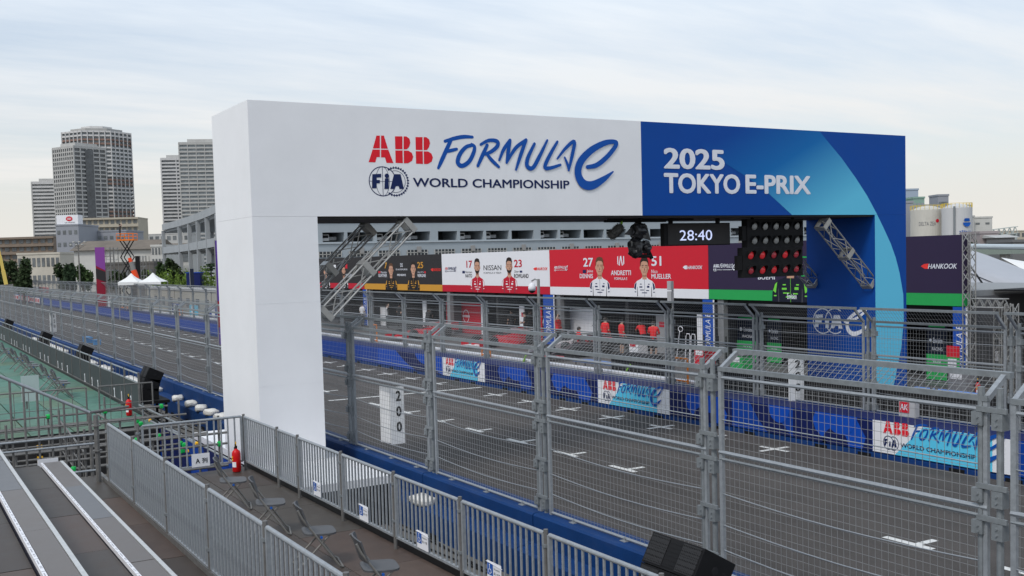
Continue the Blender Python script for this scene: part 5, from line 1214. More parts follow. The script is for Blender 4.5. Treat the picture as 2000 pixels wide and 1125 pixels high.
# ------------------------------------------------------------------ single-seater cars
TYR = mat('tyre_rubber', (.02,.02,.021), rough=.8, var=.15); CARB = mat('carbon', (.02,.02,.022), rough=.35, var=.1)
def race_car(x, y, rz, m1, m2, label):
    T = thing('race_car', label, 'race car', (0,0,0), 'race cars in the pit lane')
    b = MB(); secs = [(-2.1,.25,.30,.55),(-1.4,.55,.12,.72),(-.5,.72,.08,.70),(.2,.62,.08,.62),(.7,.30,.12,.58),(1.5,.20,.18,.48),(2.35,.10,.22,.34)]
    vs = []; 
    for xx, w_, z0, z1 in secs: vs += [(xx,-w_,z0),(xx,w_,z0),(xx,w_*.75,z1),(xx,-w_*.75,z1)]
    fs = []
    for i in range(len(secs)-1):
        for k in range(4): fs.append((i*4+k, i*4+(k+1) % 4, (i+1)*4+(k+1) % 4, (i+1)*4+k))
    fs += [(3,2,1,0), tuple(len(vs)-4+k for k in range(4))]
    b.add(vs, fs); b.build('body', m1, T)
    b = MB(); b.prism([(-2.0,-.03,.5),(-.6,-.03,.7),(-.5,-.03,1.02),(-.9,-.03,1.0),(-2.0,-.03,.75)], (0,.06,0)); b.build('engine_fin', m2, T)
    b = MB(); b.prism([(2.0,-.85,.16),(2.5,-.85,.14),(2.62,0,.2),(2.5,.85,.14),(2.0,.85,.16),(2.2,0,.22)], (0,0,.03)); b.build('front_wing', m2, T)
    for s in (-1,1): MB().box(1.95,2.5,s*.86-.012,s*.86+.012,.12,.38).build('wing_endplate', m1, T)
    b = MB(); b.prism([(-2.4,-.8,.78),(-2.0,-.8,.82),(-2.0,.8,.82),(-2.4,.8,.78)], (0,0,.03)); b.build('rear_wing', m2, T)
    for s in (-1,1): MB().box(-2.45,-1.8,s*.8-.012,s*.8+.012,.4,.95).build('wing_endplate', m1, T)
    MB().path([(-.55,-.33,.72),(-.1,-.30,.92),(.35,-.12,.93),(.45,0,.92),(.35,.12,.93),(-.1,.30,.92),(-.55,.33,.72)], .035, 6).build('halo', CARB, T)
    MB().tube((.45,0,.92), (.62,0,.6), .025, 6).build('halo_post', CARB, T); MB().box(-.5,.3,-.25,.25,.60,.705).build('cockpit', CARB, T)
    for xx, r_ in ((1.45,.33),(-1.45,.35)):
        for s in (-1,1):
            w_ = MB(); w_.lathe((xx,s*.75-.14,r_+.004), [(r_*.6,0),(r_*.96,.0),(r_,.03),(r_,.25),(r_*.96,.28),(r_*.6,.28)], 18, (0,1,0)); wo_ = w_.build('wheel', TYR, T, smooth=False)
            q = MB(); q.lathe((xx,s*.75-.145 if s < 0 else s*.75+.125,r_+.004), [(r_*.58,0),(r_*.58,.02),(r_*.2,.03)], 14, (0,1,0)); q.build('rim', CARB, wo_)
            MB().bar((xx,s*.3,r_), (xx,s*.62,r_), .04, .02).build('wishbone', CARB, T)
    T.location = (x, y, .005); T.rotation_euler = (0,0,rz)
    return T
CWH = mat('car_white', (.65,.65,.66), rough=.25, var=.03); CRD = mat('car_red', lin((205,24,44)), rough=.25, var=.05)
def cx(px, Y): return onY(px, 640, Y).x
race_car(cx(826,30.6), 30.6, -pi*.5+.25, CRD, CWH, 'red and white race car left of the ring emblem screen')
race_car(cx(984,31.2), 31.2, -pi*.5+.15, CRD, CWH, 'red and white race car right of the ring emblem screen')
race_car(cx(1104,31.4), 31.4, -pi*.5+.5, CWH, CARB, 'white race car with black nose beside the seated red shirt')
race_car(cx(1150,31.0), 30.4, -pi*.5+.35, CARB, CRD, 'black race car with red wing before the white screen')

# ------------------------------------------------------------------ pit wall, frames, stands by the pit wall
PW = MB().box(.012,3.988,22.45,22.95,0,.86).mesh('wall_body', CONCL); PWT = MB().box(.012,3.988,22.43,22.72,.862,.94).mesh('white_coping', WHITEP)
for k in range(21):
    x = -109.7+4*k; T = thing('pit_wall_block', 'blue pit wall block with white coping, %s leftward from the black covered stand' % ORD[21-k], 'wall block', (x,22.7,0), 'pit wall blocks'); place('wall_body', PW, T, (x,0,0)); place('white_coping', PWT, T, (x,0,0))
ORG_ = pr('orange_paint', (226,128,30))
for k, (px0, px1, y0, y1) in enumerate(((728,736,634,684),(941,958,683,712),(1313,1344,698,767),(270,275,590,610),(350,357,600,622))):
    a = onY(px0,y0,22.3); b = onY(px1,y1,22.3); T = thing('orange_frame', 'orange tube frame at the pit wall, '+['beside the white gantry leg','right of the smallest championship banner','right of the middle championship banner','far left, smaller one','far left, beside the white leg'][k], 'frame', (a.x,22.3,0), 'orange frames on pit wall')
    z1 = a.z; x0, x1 = a.x, max(b.x, a.x+.5)
    for xx in (x0,x1): MB().tube((xx,22.3,.0), (xx,22.3,z1), .035, 8).build('upright', ORG_, T)
    MB().tube((x0,22.3,z1), (x1,22.3,z1), .035, 8).build('top_bar', ORG_, T); MB().tube((x0,22.3,.95), (x1,22.3,.95), .03, 8).build('lower_bar', ORG_, T)
# black covered prat perch and black mesh screens
a = onY(1206,695,23.4); b = onY(1273,752,23.4); T = thing('covered_stand', 'tall black covered pit stand behind the middle championship banner', 'stand', (a.x,23.6,0))
MB().box(a.x,b.x,23.1,24.3,0,a.z-.1).build('fabric_cover', DARK, T); MB().prism([(a.x,23.1,a.z-.097),(b.x,23.1,a.z-.097),(b.x-.2,23.3,a.z+.1),(a.x+.1,23.3,a.z+.1)], (0,.8,0)).build('cover_top', DARK, T)
MB().tube((a.x+(b.x-a.x)*.55,22.95,.9), (a.x+(b.x-a.x)*.65,23.0,a.z-.2), .03, 6).build('lime_pole', pr('lime_tape', (150,210,60)), T)
MSH = mat('black_mesh_fabric', (.015,.015,.016), rough=.9, var=.5, scale=60)
for k in range(5):
    x = -25.6+4.3*k; T = thing('mesh_screen', 'black mesh screen behind the far fence, %s from the far 200 board' % ORD[k+1], 'screen', (x,22.3,0), 'black mesh screens')
    MB().box(x,x+4.25,22.3,22.33,.05,1.55).build('fabric', MSH, T)
    for xx in (x+.05,x+4.2): MB().tube((xx,22.36,0), (xx,22.36,1.6), .03, 6).build('post', OLDST, T)
TBL = pr('table_blue', (96,130,190))
for k, (px0, px1, py) in enumerate(((1498,1545,748),(1775,1900,757),(1130,1245,702),(1255,1480,744))):
    Yt = 24.0; a = onY(px0,py,Yt); b = onY(px1,py,Yt); T = thing('pit_table', 'pale blue covered pit wall table, '+['left of the blue gantry leg','right of the blue gantry leg','far left behind covered stand','between covered stand and blue leg'][k], 'table', (a.x,Yt,0), 'pit wall tables')
    MB().box(a.x,b.x,Yt-.3,Yt+.35,a.z-.05,a.z).build('table_top', TBL, T)
    for xx in (a.x+.1,b.x-.1):
        for yy in (Yt-.2,Yt+.25): MB().tube((xx,yy,0.004), (xx,yy,a.z-.05), .025, 6).build('leg', OLDST, T)
for k, (px, y0, y1) in enumerate(((1024,694,714),(1242,738,760))):
    a = onY(px+3,y0,22.35); b = onY(px-4,y1,22.35); tag(MB().tube(b, a, .06, 6, .03).build('marker_pole', pr('lime_tape', (150,210,60))), ['leaning lime marker pole by the smallest championship banner','leaning lime marker pole against the black covered stand'][k], 'pole', 'lime marker poles')
# AK box on the far fence
a = onY(1757,782,21.55); b = onY(1790,816,21.55); T = thing('fence_box', 'white box with red AK plate on the far fence', 'sign', (a.x,21.55,b.z)); MB().box(a.x,b.x,21.52,21.66,b.z,a.z).build('box_body', mat('box_grey', (.42,.42,.43), var=.05), T)
hb = a.z-b.z; MB().box(a.x+.03,a.x+.62*(b.x-a.x),21.505,21.518,b.z+.25*hb,a.z-.02).build('red_plate', REDP, T); n = MB(); fr = Frame((a.x,21.505,b.z), (1,0,0), (0,0,1)); text2d(n, fr, 'AK', .1*(b.x-a.x), .56*(b.x-a.x), .42*hb, .82*hb, bold=.01, h=.003, shear=.1); n.build('lettering', WP, T)
# cctv pole and antenna post beyond the fence
p = onY(1052,572,22.0); T = thing('cctv_pole', 'white dome camera on a post above the far fence', 'camera', (p.x,22,.96)); top_ = onY(1053,545,22.0)
MB().tube((p.x,22,.96), (p.x,22,top_.z), .06, 8).build('pole', ALU, T); q = onY(1039,560,22.0); MB().path([(p.x,22,top_.z-.05),(p.x-.25,22,top_.z),(q.x,22,top_.z-.08)], .03, 6).build('arm', ALU, T)
MB().lathe((q.x,22,q.z-.2), [(.01,-.06),(.10,-.02),(.13,.05)], 12).build('dome', BLACK, T, smooth=True); MB().lathe((q.x,22,q.z-.15), [(.14,0),(.15,.12),(.1,.26),(.03,.3)], 12).build('housing', WHITEP, T, smooth=True)
a = onY(1305,549,22.0); b = onY(1313,588,22.0); T = thing('antenna_post', 'slim white antenna box above the far fence', 'antenna', (a.x,22,.96)); MB().box(a.x,b.x,21.95,22.07,b.z,(a.z+b.z)/2-.01).build('lower_box', mat('box_grey', (.42,.42,.43), var=.05), T); MB().box(a.x,b.x,21.95,22.07,(a.z+b.z)/2+.03,a.z).build('upper_box', mat('box_grey', (.42,.42,.43), var=.05), T); MB().tube(((a.x+b.x)/2,22.1,.96), ((a.x+b.x)/2,22.1,a.z-.1), .035, 6).build('pole', ALU, T)

# ------------------------------------------------------------------ background: towers, low buildings, warehouse
RH = Vector((RT.x, RT.y, 0)).normalized(); FH = Vector((FW.x, FW.y, 0)).normalized()
def hor(x): return 530.8-0.0267*x
def gp(px, z): p = deep(px, hor(px), z); return Vector((p.x, p.y, 0))       # point on the ground below a pixel at camera depth z
def hz(px, py, z): return deep(px, py, z).z
class Obox:            # box in a turned ground frame: o corner, u right, v back
    def __init__(s, o, ang): 
        a = math.radians(ang); s.o = Vector(o); s.u = RH*math.cos(a)+FH*math.sin(a); s.v = FH*math.cos(a)-RH*math.sin(a)
    def p(s, x, y, z): return s.o+s.u*x+s.v*y+Vector((0,0,z))
    def box(s, mb, x0, x1, y0, y1, z0, z1):
        c = [s.p(x,y,z) for z in (z0,z1) for x, y in ((x0,y0),(x1,y0),(x1,y1),(x0,y1))]
        mb.add(c, [(3,2,1,0),(4,5,6,7),(0,1,5,4),(1,2,6,5),(2,3,7,6),(3,0,4,7)]); return mb
CLT = mat('tower_light', (.56,.55,.54), rough=.8, var=.08, scale=.2); CMD = mat('tower_grey', (.42,.415,.40), rough=.8, var=.1, scale=.2); CBR = mat('tower_brown', (.24,.15,.12), rough=.8, var=.1, scale=.2)
GLZ = mat('tower_glass', (.13,.14,.145), rough=.25, var=.5, scale=.25); GLZ2 = mat('tower_glass_pale', (.16,.18,.19), rough=.25, var=.4, scale=.3); CBE = mat('beige_wall', (.40,.36,.29), rough=.85, var=.08, scale=.3)
def tower(label, corner, z, ang, w1, w2, ytop, floors, nb1, nb2, slab, pier, glass, proud=.7, slabh=.42, bands=(), roof=True, off1=0, pier_w=.9, recess=None):
    B = Obox(gp(corner, z), ang); H_ = hz(corner, ytop, z); fh = H_/floors; p0 = gp(corner, z)
    T = thing('apartment_tower', label, 'tower', p0, 'apartment towers')
    B.box(MB(), 0, w1, 0, w2, 0, H_-.2).build('glazed_core', glass, T)
    s = MB(); s2 = MB()
    for f_ in range(1, floors+1):
        t = s2 if f_ in bands else s
        B.box(t, -proud, w1+proud, -proud, w2+proud, f_*fh-fh*slabh, f_*fh)
    o = s.build('balcony_bands', slab, T); o['kind'] = 'stuff'
    if s2.v: o = s2.build('coloured_bands', CBR, T); o['kind'] = 'stuff'
    q = MB()
    for k in range(nb1+1): x = w1*k/nb1; B.box(q, x-pier_w/2, x+pier_w/2, -proud-.15, -.05, 0, H_)
    for k in range(nb2+1): y = w2*k/nb2; B.box(q, -proud-.15, -.05, y-pier_w/2, y+pier_w/2, 0, H_)
    for k in range(nb2+1): y = w2*k/nb2; B.box(q, w1+.05, w1+proud+.15, y-pier_w/2, y+pier_w/2, 0, H_)
    if q.v: o = q.build('piers', pier, T); o['kind'] = 'stuff'
    if recess: 
        d = MB(); B.box(d, w1*recess[0], w1*recess[1], -proud-.25, -.1, 0, H_-2); d.build('dark_recess', glass, T)
    if roof:
        r = MB(); B.box(r, w1*.15, w1*.85, w2*.15, w2*.85, H_, H_+4); r.build('roof_house', CMD, T); r = MB(); B.box(r, -proud, w1+proud, -proud, w2+proud, H_+.01, H_+.9); r.build('parapet', slab, T)
    return T
tower('tall grey gridded tower in front of the red banded tower', 155, 900, 57, 31, 29, 287, 30, 5, 10, CMD, CMD, mat('tower_glass_dark', (.09,.095,.10), rough=.3, var=.4, scale=.25), proud=.5, slabh=.34, pier_w=1.0, recess=(.34,.60))
# wide many-sided tower
def round_tower(label, pxc, z, r, ytop, floors, bands):
    c = gp(pxc, z); H_ = hz(pxc, ytop, z); fh = H_/floors; T = thing('apartment_tower', label, 'tower', c, 'apartment towers')
    ring = lambda rr, zz: [c+RH*(rr*math.cos(t)*1.0)+FH*(rr*math.sin(t))+Vector((0,0,zz)) for t in [math.radians(-3+45*k) for k in range(8)]]
    MB().prism(ring(r-1.2,0), (0,0,H_)).build('glazed_core', GLZ2, T); s, s2, q = MB(), MB(), MB()
    for f_ in range(1, floors+1): (s2 if f_ in bands else s).prism(ring(r, f_*fh-fh*.42), (0,0,fh*.42))
    o = s.build('balcony_bands', CLT, T); o['kind'] = 'stuff'; o = s2.build('coloured_bands', CBR, T); o['kind'] = 'stuff'
    for a, b in zip(ring(r+.2,0), ring(r+.2,0)[1:]+ring(r+.2,0)[:1]):
        for k in range(5): p = a+(b-a)*(k/5); q.bar(p, p+Vector((0,0,H_)), .8)
    o = q.build('piers', CLT, T); o['kind'] = 'stuff'
    MB().prism(ring(r*.75,H_), (0,0,3)).build('roof_house', CMD, T); MB().prism(ring(r*.45,H_+3.01), (0,0,3)).build('roof_plant', CLT, T)
round_tower('tallest wide tower with white floors and red bands at left', 202, 1000, 32.5, 264, 36, (34,33,24,23,16,15,8,5))
tower('lower banded tower at the left edge of the cluster', 71, 1050, 12, 38, 26, 357, 26, 1, 1, CLT, CMD, GLZ, proud=.8, slabh=.5)
tower('slim banded tower left of the twin behind the ramp', 324, 1100, 8, 30, 26, 311, 32, 2, 2, CLT, CLT, GLZ, proud=.8, slabh=.45)
tower('glassy grey tower partly hidden by the gantry white leg', 360, 950, 10, 44, 30, 281, 33, 6, 3, CMD, CMD, GLZ2, proud=.6, slabh=.40, pier_w=.6)
def block(name, label, px0, px1, ytop, z, depth, wall, floors=0, bays=0, glass=GLZ, ang=0, band=None, roof=None, y0=None, win=(.62,.5), cat='building', parapet=True):
    B = Obox(gp(px0, z), ang); W_ = (gp(px1, z)-gp(px0, z)).length/math.cos(math.radians(ang)); H_ = hz((px0+px1)/2, ytop, z)
    T = thing(name, label, cat, gp(px0, z)); B.box(MB(), 0, W_, 0, depth, 0, H_).build('wall', wall, T)
    if floors:
        fh = H_/floors; wm = MB(); rm = MB()
        w_ = W_/bays*win[0]; h_ = fh*win[1]; me = None
        for f_ in range(floors):
            for k in range(bays):
                x = W_*(k+.5)/bays; m_ = MB(); B.box(m_, x-w_/2, x+w_/2, -.12, -.01, f_*fh+fh*.3, f_*fh+fh*.3+h_)
                o = m_.build('window', glass, T)
    if band:
        fh = H_/(floors or 4)
        for f_ in range(1, (floors or 4)+1): m_ = MB(); B.box(m_, -.4, W_+.4, -1.2, -.02, f_*fh-fh*.12, f_*fh+fh*.22 if f_ < (floors or 4) else f_*fh+.3); m_.build('balcony', band, T)
    if roof:
        m_ = MB(); rz_ = hz((px0+px1)/2, roof[0], z); a = [B.p(-.8,-.8,H_+.01), B.p(W_+.8,-.8,H_+.01), B.p(W_+.8,depth+.8,H_+.01), B.p(-.8,depth+.8,H_+.01), B.p(-.8,depth/2,rz_), B.p(W_+.8,depth/2,rz_)]
        m_.add(a, [(0,1,5,4),(2,3,4,5),(0,4,3),(1,2,5),(3,2,1,0)]); m_.build('roof', roof[1], T)
    elif parapet: m_ = MB(); B.box(m_, -.15, W_+.15, -.15, depth+.15, H_+.01, H_+.5); m_.build('parapet', wall, T)
    return T, B, W_, H_
WGR = mat('grey_panel_wall', (.27,.28,.31), rough=.8, var=.06, scale=.2); WWH = mat('pale_wall', (.52,.51,.48), rough=.85, var=.08, scale=.3); WBR = mat('brown_wall', (.20,.155,.12), rough=.85, var=.12, scale=.3); RBR = mat('brown_roof', (.15,.125,.10), rough=.9, var=.2, scale=.4); WCR = mat('cream_wall', (.50,.46,.39), rough=.85, var=.08, scale=.3)
block('apartment_block', 'long low brown apartment block at the left edge', -60, 113, 466, 420, 14, WBR, 6, 12, GLZ, -4, band=WBR)
block('cream_hall', 'cream hall with tall dark windows below the brown apartments', 35, 118, 497, 290, 12, WCR, 2, 9, GLZ, 0)
T, B, W_, H_ = block('office_tower_block', 'grey office block carrying a white rooftop sign', 113, 157, 441, 330, 16, WGR, 5, 4, GLZ, 0, win=(.5,.32))
sg = thing('rooftop_sign', 'white rooftop sign with red oval emblem on grey office', 'sign', B.p(0,0,H_+.51)); m_ = MB(); B.box(m_, .2, W_-.1, .3, 4, H_+.52, hz(135,420,330)); m_.build('sign_box', WHITEP, sg)
fr = Frame(B.p(.2,.3,H_+.52), B.u, Vector((0,0,1)), .05); hh = hz(135,420,330)-H_-.52; rd, wh_, gy = MB(), MB(), MB()
disc2d(rd, fr, (W_*.57,hh*.58), 1.05, .06, 20, .75); rd.build('red_oval', REDP, sg); text2d(wh_, fr, 'UD', W_*.57-.6, W_*.57+.6, hh*.58-.3, hh*.58+.3, bold=.02, h=.08); wh_.build('emblem_letters', WHITEP, sg); text2d(gy, fr, 'UD TRUCKS', W_*.37, W_*.82, hh*.1, hh*.22, bold=.02, h=.06); gy.build('lettering', GRYP, sg)
block('office_wing', 'long grey office wing right of the rooftop sign', 157, 250, 453, 345, 16, WGR, 5, 8, GLZ, 0, win=(.55,.3))
block('beige_apartments', 'beige apartment block with balconies behind the grey wing', 163, 271, 427, 520, 18, CBE, 8, 10, GLZ, 4, band=CBE)
block('far_office', 'dark glazed low office far behind the ramp', 270, 372, 458, 620, 20, CMD, 5, 9, GLZ, 0)
block('warehouse_shed', 'white walled shed with a weathered brown roof', 146, 298, 488, 240, 16, WWH, 0, 0, GLZ, 0, roof=(468,RBR))
block('shed_office', 'pale office end beside the brown roofed shed', 297, 322, 482, 235, 12, WWH, 4, 4, GLZ, 0, win=(.5,.6))
block('gable_shed', 'small pale shed glimpsed under the ramp', 318, 372, 484, 260, 12, WWH, 2, 3, GLZ, 0, roof=(474,RBR))
block('shed_annex', 'low dark annex at the foot of the white shed', 205, 300, 516, 225, 6, mat('annex_dark', (.10,.09,.08), var=.2), 1, 10, GLZ, 0)
# curved ramp structure
RG = mat('ramp_concrete', (.33,.35,.365), rough=.8, var=.08, scale=.4)
RPX = [322,354,373,390,408,428]; RZ = [200,183,172,162,152,140]
T = thing('ramp_structure', 'grey concrete truck ramp on columns beside the white leg', 'ramp', gp(322,200))
pts = [gp(p, z) for p, z in zip(RPX, RZ)]; zt, zm = 13.2, 8.9
for i, p in enumerate(pts):
    q = pts[min(i+1,5)]; d = (q-pts[max(i-1,0)]).normalized(); n_ = Vector((-d.y,d.x,0)); 
    if n_.dot(FH) < 0: n_ = -n_
    MB().bar(p, p+Vector((0,0,zt-1.2)), .7, .6, up=n_).build('column', RG, T)
    MB().bar(p+n_*9, p+n_*9+Vector((0,0,zt-1.2)), .7, .6, up=n_).build('column', RG, T)
    if i < 5:
        L_ = (q-p).length; 
        for z_, h_, nm in ((zt,1.1,'parapet'),(zm,1.2,'deck_edge')): MB().bar(p+Vector((0,0,z_-h_/2)), q+Vector((0,0,z_-h_/2)), .4, h_).build(nm, RG, T)
        for z_ in (zt-1.5, zm-1.4): MB().add([p+n_*.3+Vector((0,0,z_)), q+n_*.3+Vector((0,0,z_)), q+n_*10+Vector((0,0,z_)), p+n_*10+Vector((0,0,z_))]+[v+Vector((0,0,.4)) for v in (p+n_*.3+Vector((0,0,z_)), q+n_*.3+Vector((0,0,z_)), q+n_*10+Vector((0,0,z_)), p+n_*10+Vector((0,0,z_)))], [(0,1,2,3),(4,5,6,7),(0,1,5,4),(2,3,7,6)]).build('ramp_slab', RG, T)
        if i >= 2: MB().add([p+n_*8.5, q+n_*8.5, q+n_*8.5+Vector((0,0,zt-1.6)), p+n_*8.5+Vector((0,0,zt-1.6))], [(0,1,2,3)]).build('back_wall', mat('ramp_dark', (.10,.105,.11), var=.1), T)
MB().prism([gp(385,158)+Vector((0,0,0)), gp(430,136), gp(430,136)+Vector((0,0,6.2)), gp(385,158)+Vector((0,0,1.8))], FH*.5).build('sloping_wall', RG, T)
# big warehouse facing the track
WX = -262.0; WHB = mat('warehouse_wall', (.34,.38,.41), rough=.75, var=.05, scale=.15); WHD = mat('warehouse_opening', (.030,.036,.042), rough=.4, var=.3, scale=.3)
T = thing('warehouse', 'long pale blue grey truck warehouse behind the pit building', 'warehouse', (WX,160,0))
def wz(px, py): return onX(px, py, WX)
zo0, zo1, zt_ = wz(1000,467).z, wz(1000,450).z, wz(1000,395).z
ya, yb_ = wz(612,440).y, wz(1800,440).y+30
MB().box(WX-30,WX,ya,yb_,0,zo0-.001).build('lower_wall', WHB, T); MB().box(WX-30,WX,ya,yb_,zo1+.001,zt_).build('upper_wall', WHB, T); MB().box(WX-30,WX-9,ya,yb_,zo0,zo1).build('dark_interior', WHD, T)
MB().box(WX+.02,WX+.35,ya,yb_,zo1+2.9,zo1+3.3).build('wall_moulding', mat('warehouse_trim', (.42,.46,.49), var=.04), T); MB().box(WX+.02,WX+.3,ya,yb_,zo0-.5,zo0-.15).build('sill_band', mat('warehouse_trim', (.42,.46,.49), var=.04), T)
tk = mat('truck_white', (.6,.6,.6), var=.05); pitch = (wz(1187,450).y-wz(1017,450).y)/170*46; y = ya; k = 0
while y < yb_:
    wpier = .9 if k % 4 else 2.4
    MB().box(WX-9,WX,y,y+wpier,zo0,zo1).build('pier', WHB, T)
    if k % 3 != 1:
        tx = thing('parked_truck', 'white truck cab parked in warehouse bay, %s bay from the left' % ORDN(k+1), 'truck', (WX-5,y+3,zo0), 'trucks in the warehouse bays'); h_ = (zo1-zo0)*.8
        MB().box(WX-7,WX-2.2,y+wpier+.6,y+wpier+2.6,zo0+.35,zo0+h_).build('cab', tk, tx); MB().box(WX-2.19,WX-2.1,y+wpier+.8,y+wpier+2.4,zo0+h_*.55,zo0+h_*.9).build('windscreen', BLACK, tx); MB().box(WX-8.5,WX-3,y+wpier+2.8,y+wpier+5.0,zo0+.5,zo0+h_*.7).build('cargo_box', mat('truck_grey', (.3,.31,.32), var=.1), tx)
        for dx in (-6.4,-3.0): MB().lathe((WX+dx,y+wpier+.55,zo0+.36), [(.36,0),(.36,.3)], 10, (0,1,0)).build('wheel', TYR, tx)
    # air-conditioning boxes on the wall below the bays
    if k % 2: MB().box(WX-4,WX+.6,y+pitch*.5,y+pitch*.5+1.1,zo0-3.2,zo0-1.6).build('ventilation_box', mat('vent_grey', (.30,.29,.28), var=.08), T)
    # lower windows with white bars
    zl1 = wz(1000,484).z; zl0 = wz(1000,494).z
    wn = MB().box(WX+.03,WX+.1,y+1.2,y+pitch-1.0,zl0,zl1).build('window', WHD, T); wb = MB()
    for j in range(7): yy = y+1.2+(pitch-2.2)*j/6; wb.box(WX+.11,WX+.2,yy-.09,yy+.09,zl0,zl1)
    wb.box(WX+.11,WX+.2,y+1.2,y+pitch-1.0,(zl0+zl1)/2-.08,(zl0+zl1)/2+.08); wb.build('window_bars', WWH, wn)
    y += pitch; k += 1

# ------------------------------------------------------------------ trees and hedges
def leaf_mat(name, c): return mat(name, c, rough=.8, var=.45, scale=1.2, spec=.2)
LF = [leaf_mat('leaf_dark', (.035,.055,.022)), leaf_mat('leaf_mid', (.05,.085,.03)), leaf_mat('leaf_bright', (.13,.20,.035)), leaf_mat('leaf_pine', (.035,.06,.03))]; BRK = mat('bark', (.08,.06,.045), rough=.9, var=.2)
def crown(mb, c, rad, n, leaf, rnd, lobes=9):
    L_ = [(Vector((rnd.uniform(-1,1)*rad[0]*.65, rnd.uniform(-1,1)*rad[1]*.65, rnd.uniform(-.7,.8)*rad[2]*.7)), rnd.uniform(.30,.5)) for _ in range(lobes)]
    for _ in range(n):
        lc, lr = rnd.choice(L_); d = Vector((rnd.gauss(0,1), rnd.gauss(0,1), rnd.gauss(0,1))).normalized()*(rnd.uniform(.55,1.05))
        p = Vector(c)+lc+Vector((d.x*rad[0]*lr, d.y*rad[1]*lr, d.z*rad[2]*lr)); a = Vector((rnd.gauss(0,1), rnd.gauss(0,1), rnd.gauss(0,1))).normalized(); b = a.cross(Vector((rnd.gauss(0,1), rnd.gauss(0,1), rnd.gauss(0,1)))).normalized(); s = leaf*rnd.uniform(.6,1.3)
        mb.add([p-a*s, p+b*s*.6, p+a*s, p-b*s*.6], [(0,1,2,3)])
def tree(px, pytop, z, wpx, label, m_, seed, n=1600, leaf=.32):
    c = gp(px, z); H_ = hz(px, pytop, z); r_ = wpx*z/2060/2; rnd = random.Random(seed); T = thing('tree', label, 'tree', c, 'trees behind the circuit')
    t = MB(); t.tube(c, c+Vector((0,0,H_*.55)), .22, 8, .12)
    for k in range(5): a = rnd.uniform(0,6.28); t.tube(c+Vector((0,0,H_*(.3+.06*k))), c+Vector((math.cos(a)*r_*.6,math.sin(a)*r_*.6,H_*(.55+.06*k))), .09, 5, .03)
    t.build('trunk', BRK, T); m2 = MB(); crown(m2, c+Vector((0,0,H_*.58)), (r_,r_,H_*.46), n, leaf, rnd); m2.build('crown', m_, T)
for a in ((14,497,170,70,'large dark tree at the left edge behind yellow boom',LF[0],1),(44,508,165,40,'dark tree right of the large left edge tree',LF[0],2),(-14,494,175,50,'dark tree cut by the left picture edge',LF[1],3),(124,515,180,38,'round dark tree before the grey office',LF[0],4),(137,517,178,22,'narrow dark conifer touching the round tree',LF[3],5),(162,513,170,34,'loose green tree under the lamp mast',LF[1],6),(232,520,190,40,'dark tree behind the scaffold screens',LF[0],7),(341,505,160,44,'dark tree seen under the concrete ramp',LF[0],8),(316,512,165,26,'small tree left of the ramp column',LF[1],9),(289,522,150,26,'low tree right of the orange boom',LF[0],12)): tree(*a)
# layered pine near the white leg
c = gp(412,118); H_ = hz(412,512,118); T = thing('pine_tree', 'layered pine tree against the white gantry leg', 'tree', c); MB().tube(c, c+Vector((0,0,H_)), .14, 8, .04).build('trunk', BRK, T); m2 = MB(); rnd = random.Random(20)
for k in range(9):
    z_ = H_*(.25+.085*k); r_ = 1.7*(1-.09*k)
    for j in range(9):
        a = rnd.uniform(0,6.28); b = c+Vector((math.cos(a)*r_*rnd.uniform(.5,1),math.sin(a)*r_*rnd.uniform(.5,1),z_+rnd.uniform(-.1,.15))); crown(m2, b, (.45,.45,.16), 45, .10, rnd, 3)
m2.build('crown', LF[3], T)
# trimmed bright hedge clumps
for k, px in enumerate(range(296,426,9)):
    z = 128-.12*(px-296); c = gp(px, z); H_ = hz(px, 527+1.5*math.sin(k*2.1)-.02*(px-296), z); T = thing('hedge_clump', 'bright green clipped shrub in the hedge row, %s from the left' % ORD[k+1], 'shrub', c, 'clipped hedge shrubs'); m2 = MB(); crown(m2, c+Vector((0,0,H_*.55)), (.75,.75,H_*.55), 520, .10, random.Random(40+k), 7); m2.build('foliage', LF[2], T); MB().tube(c, c+Vector((0,0,H_*.4)), .05, 5).build('stem', BRK, T)

# ------------------------------------------------------------------ paddock things at the left, beyond the far fence
def P3(px, py, z): return deep(px, py, z)
# printed scaffold tower
z = 118; T = thing('banner_tower', 'tall purple and dark red printed banner on a scaffold tower', 'banner', gp(187,z)); B = Obox(gp(187,z), 8); W_ = 18*z/2060; Ht = hz(195,483,z)
B.box(MB(), 0, W_, 0, .05, .3, Ht).build('fabric', pr('banner_dark_red', (134,26,48)), T); fr = Frame(B.p(0,0,.3), B.u, Vector((0,0,1)), .01); pu, bl_ = MB(), MB(); h_ = Ht-.3
poly2d(pu, fr, [(0,h_*.72),(W_,h_*.64),(W_,h_),(0,h_)], .012); pu.build('purple_field', pr('banner_purple', (128,66,146)), T); poly2d(bl_, fr, [(0,h_*.52),(W_,h_*.46),(W_,h_*.62),(0,h_*.68)], .02); bl_.build('dark_field', BLKP, T)
m_ = MB()
for x_ in (0,1.6):
    for y_ in (.2,1.6): m_.tube(B.p(x_,y_,0), B.p(x_,y_,Ht), .04, 5)
for k in range(5): m_.tube(B.p(0,.2,Ht*k/5+.5), B.p(1.6,.2,Ht*k/5+.5), .03, 5); m_.tube(B.p(0,1.6,Ht*k/5+.5), B.p(1.6,1.6,Ht*k/5+.5), .03, 5)
m_.build('scaffold_frame', OLDST, T)
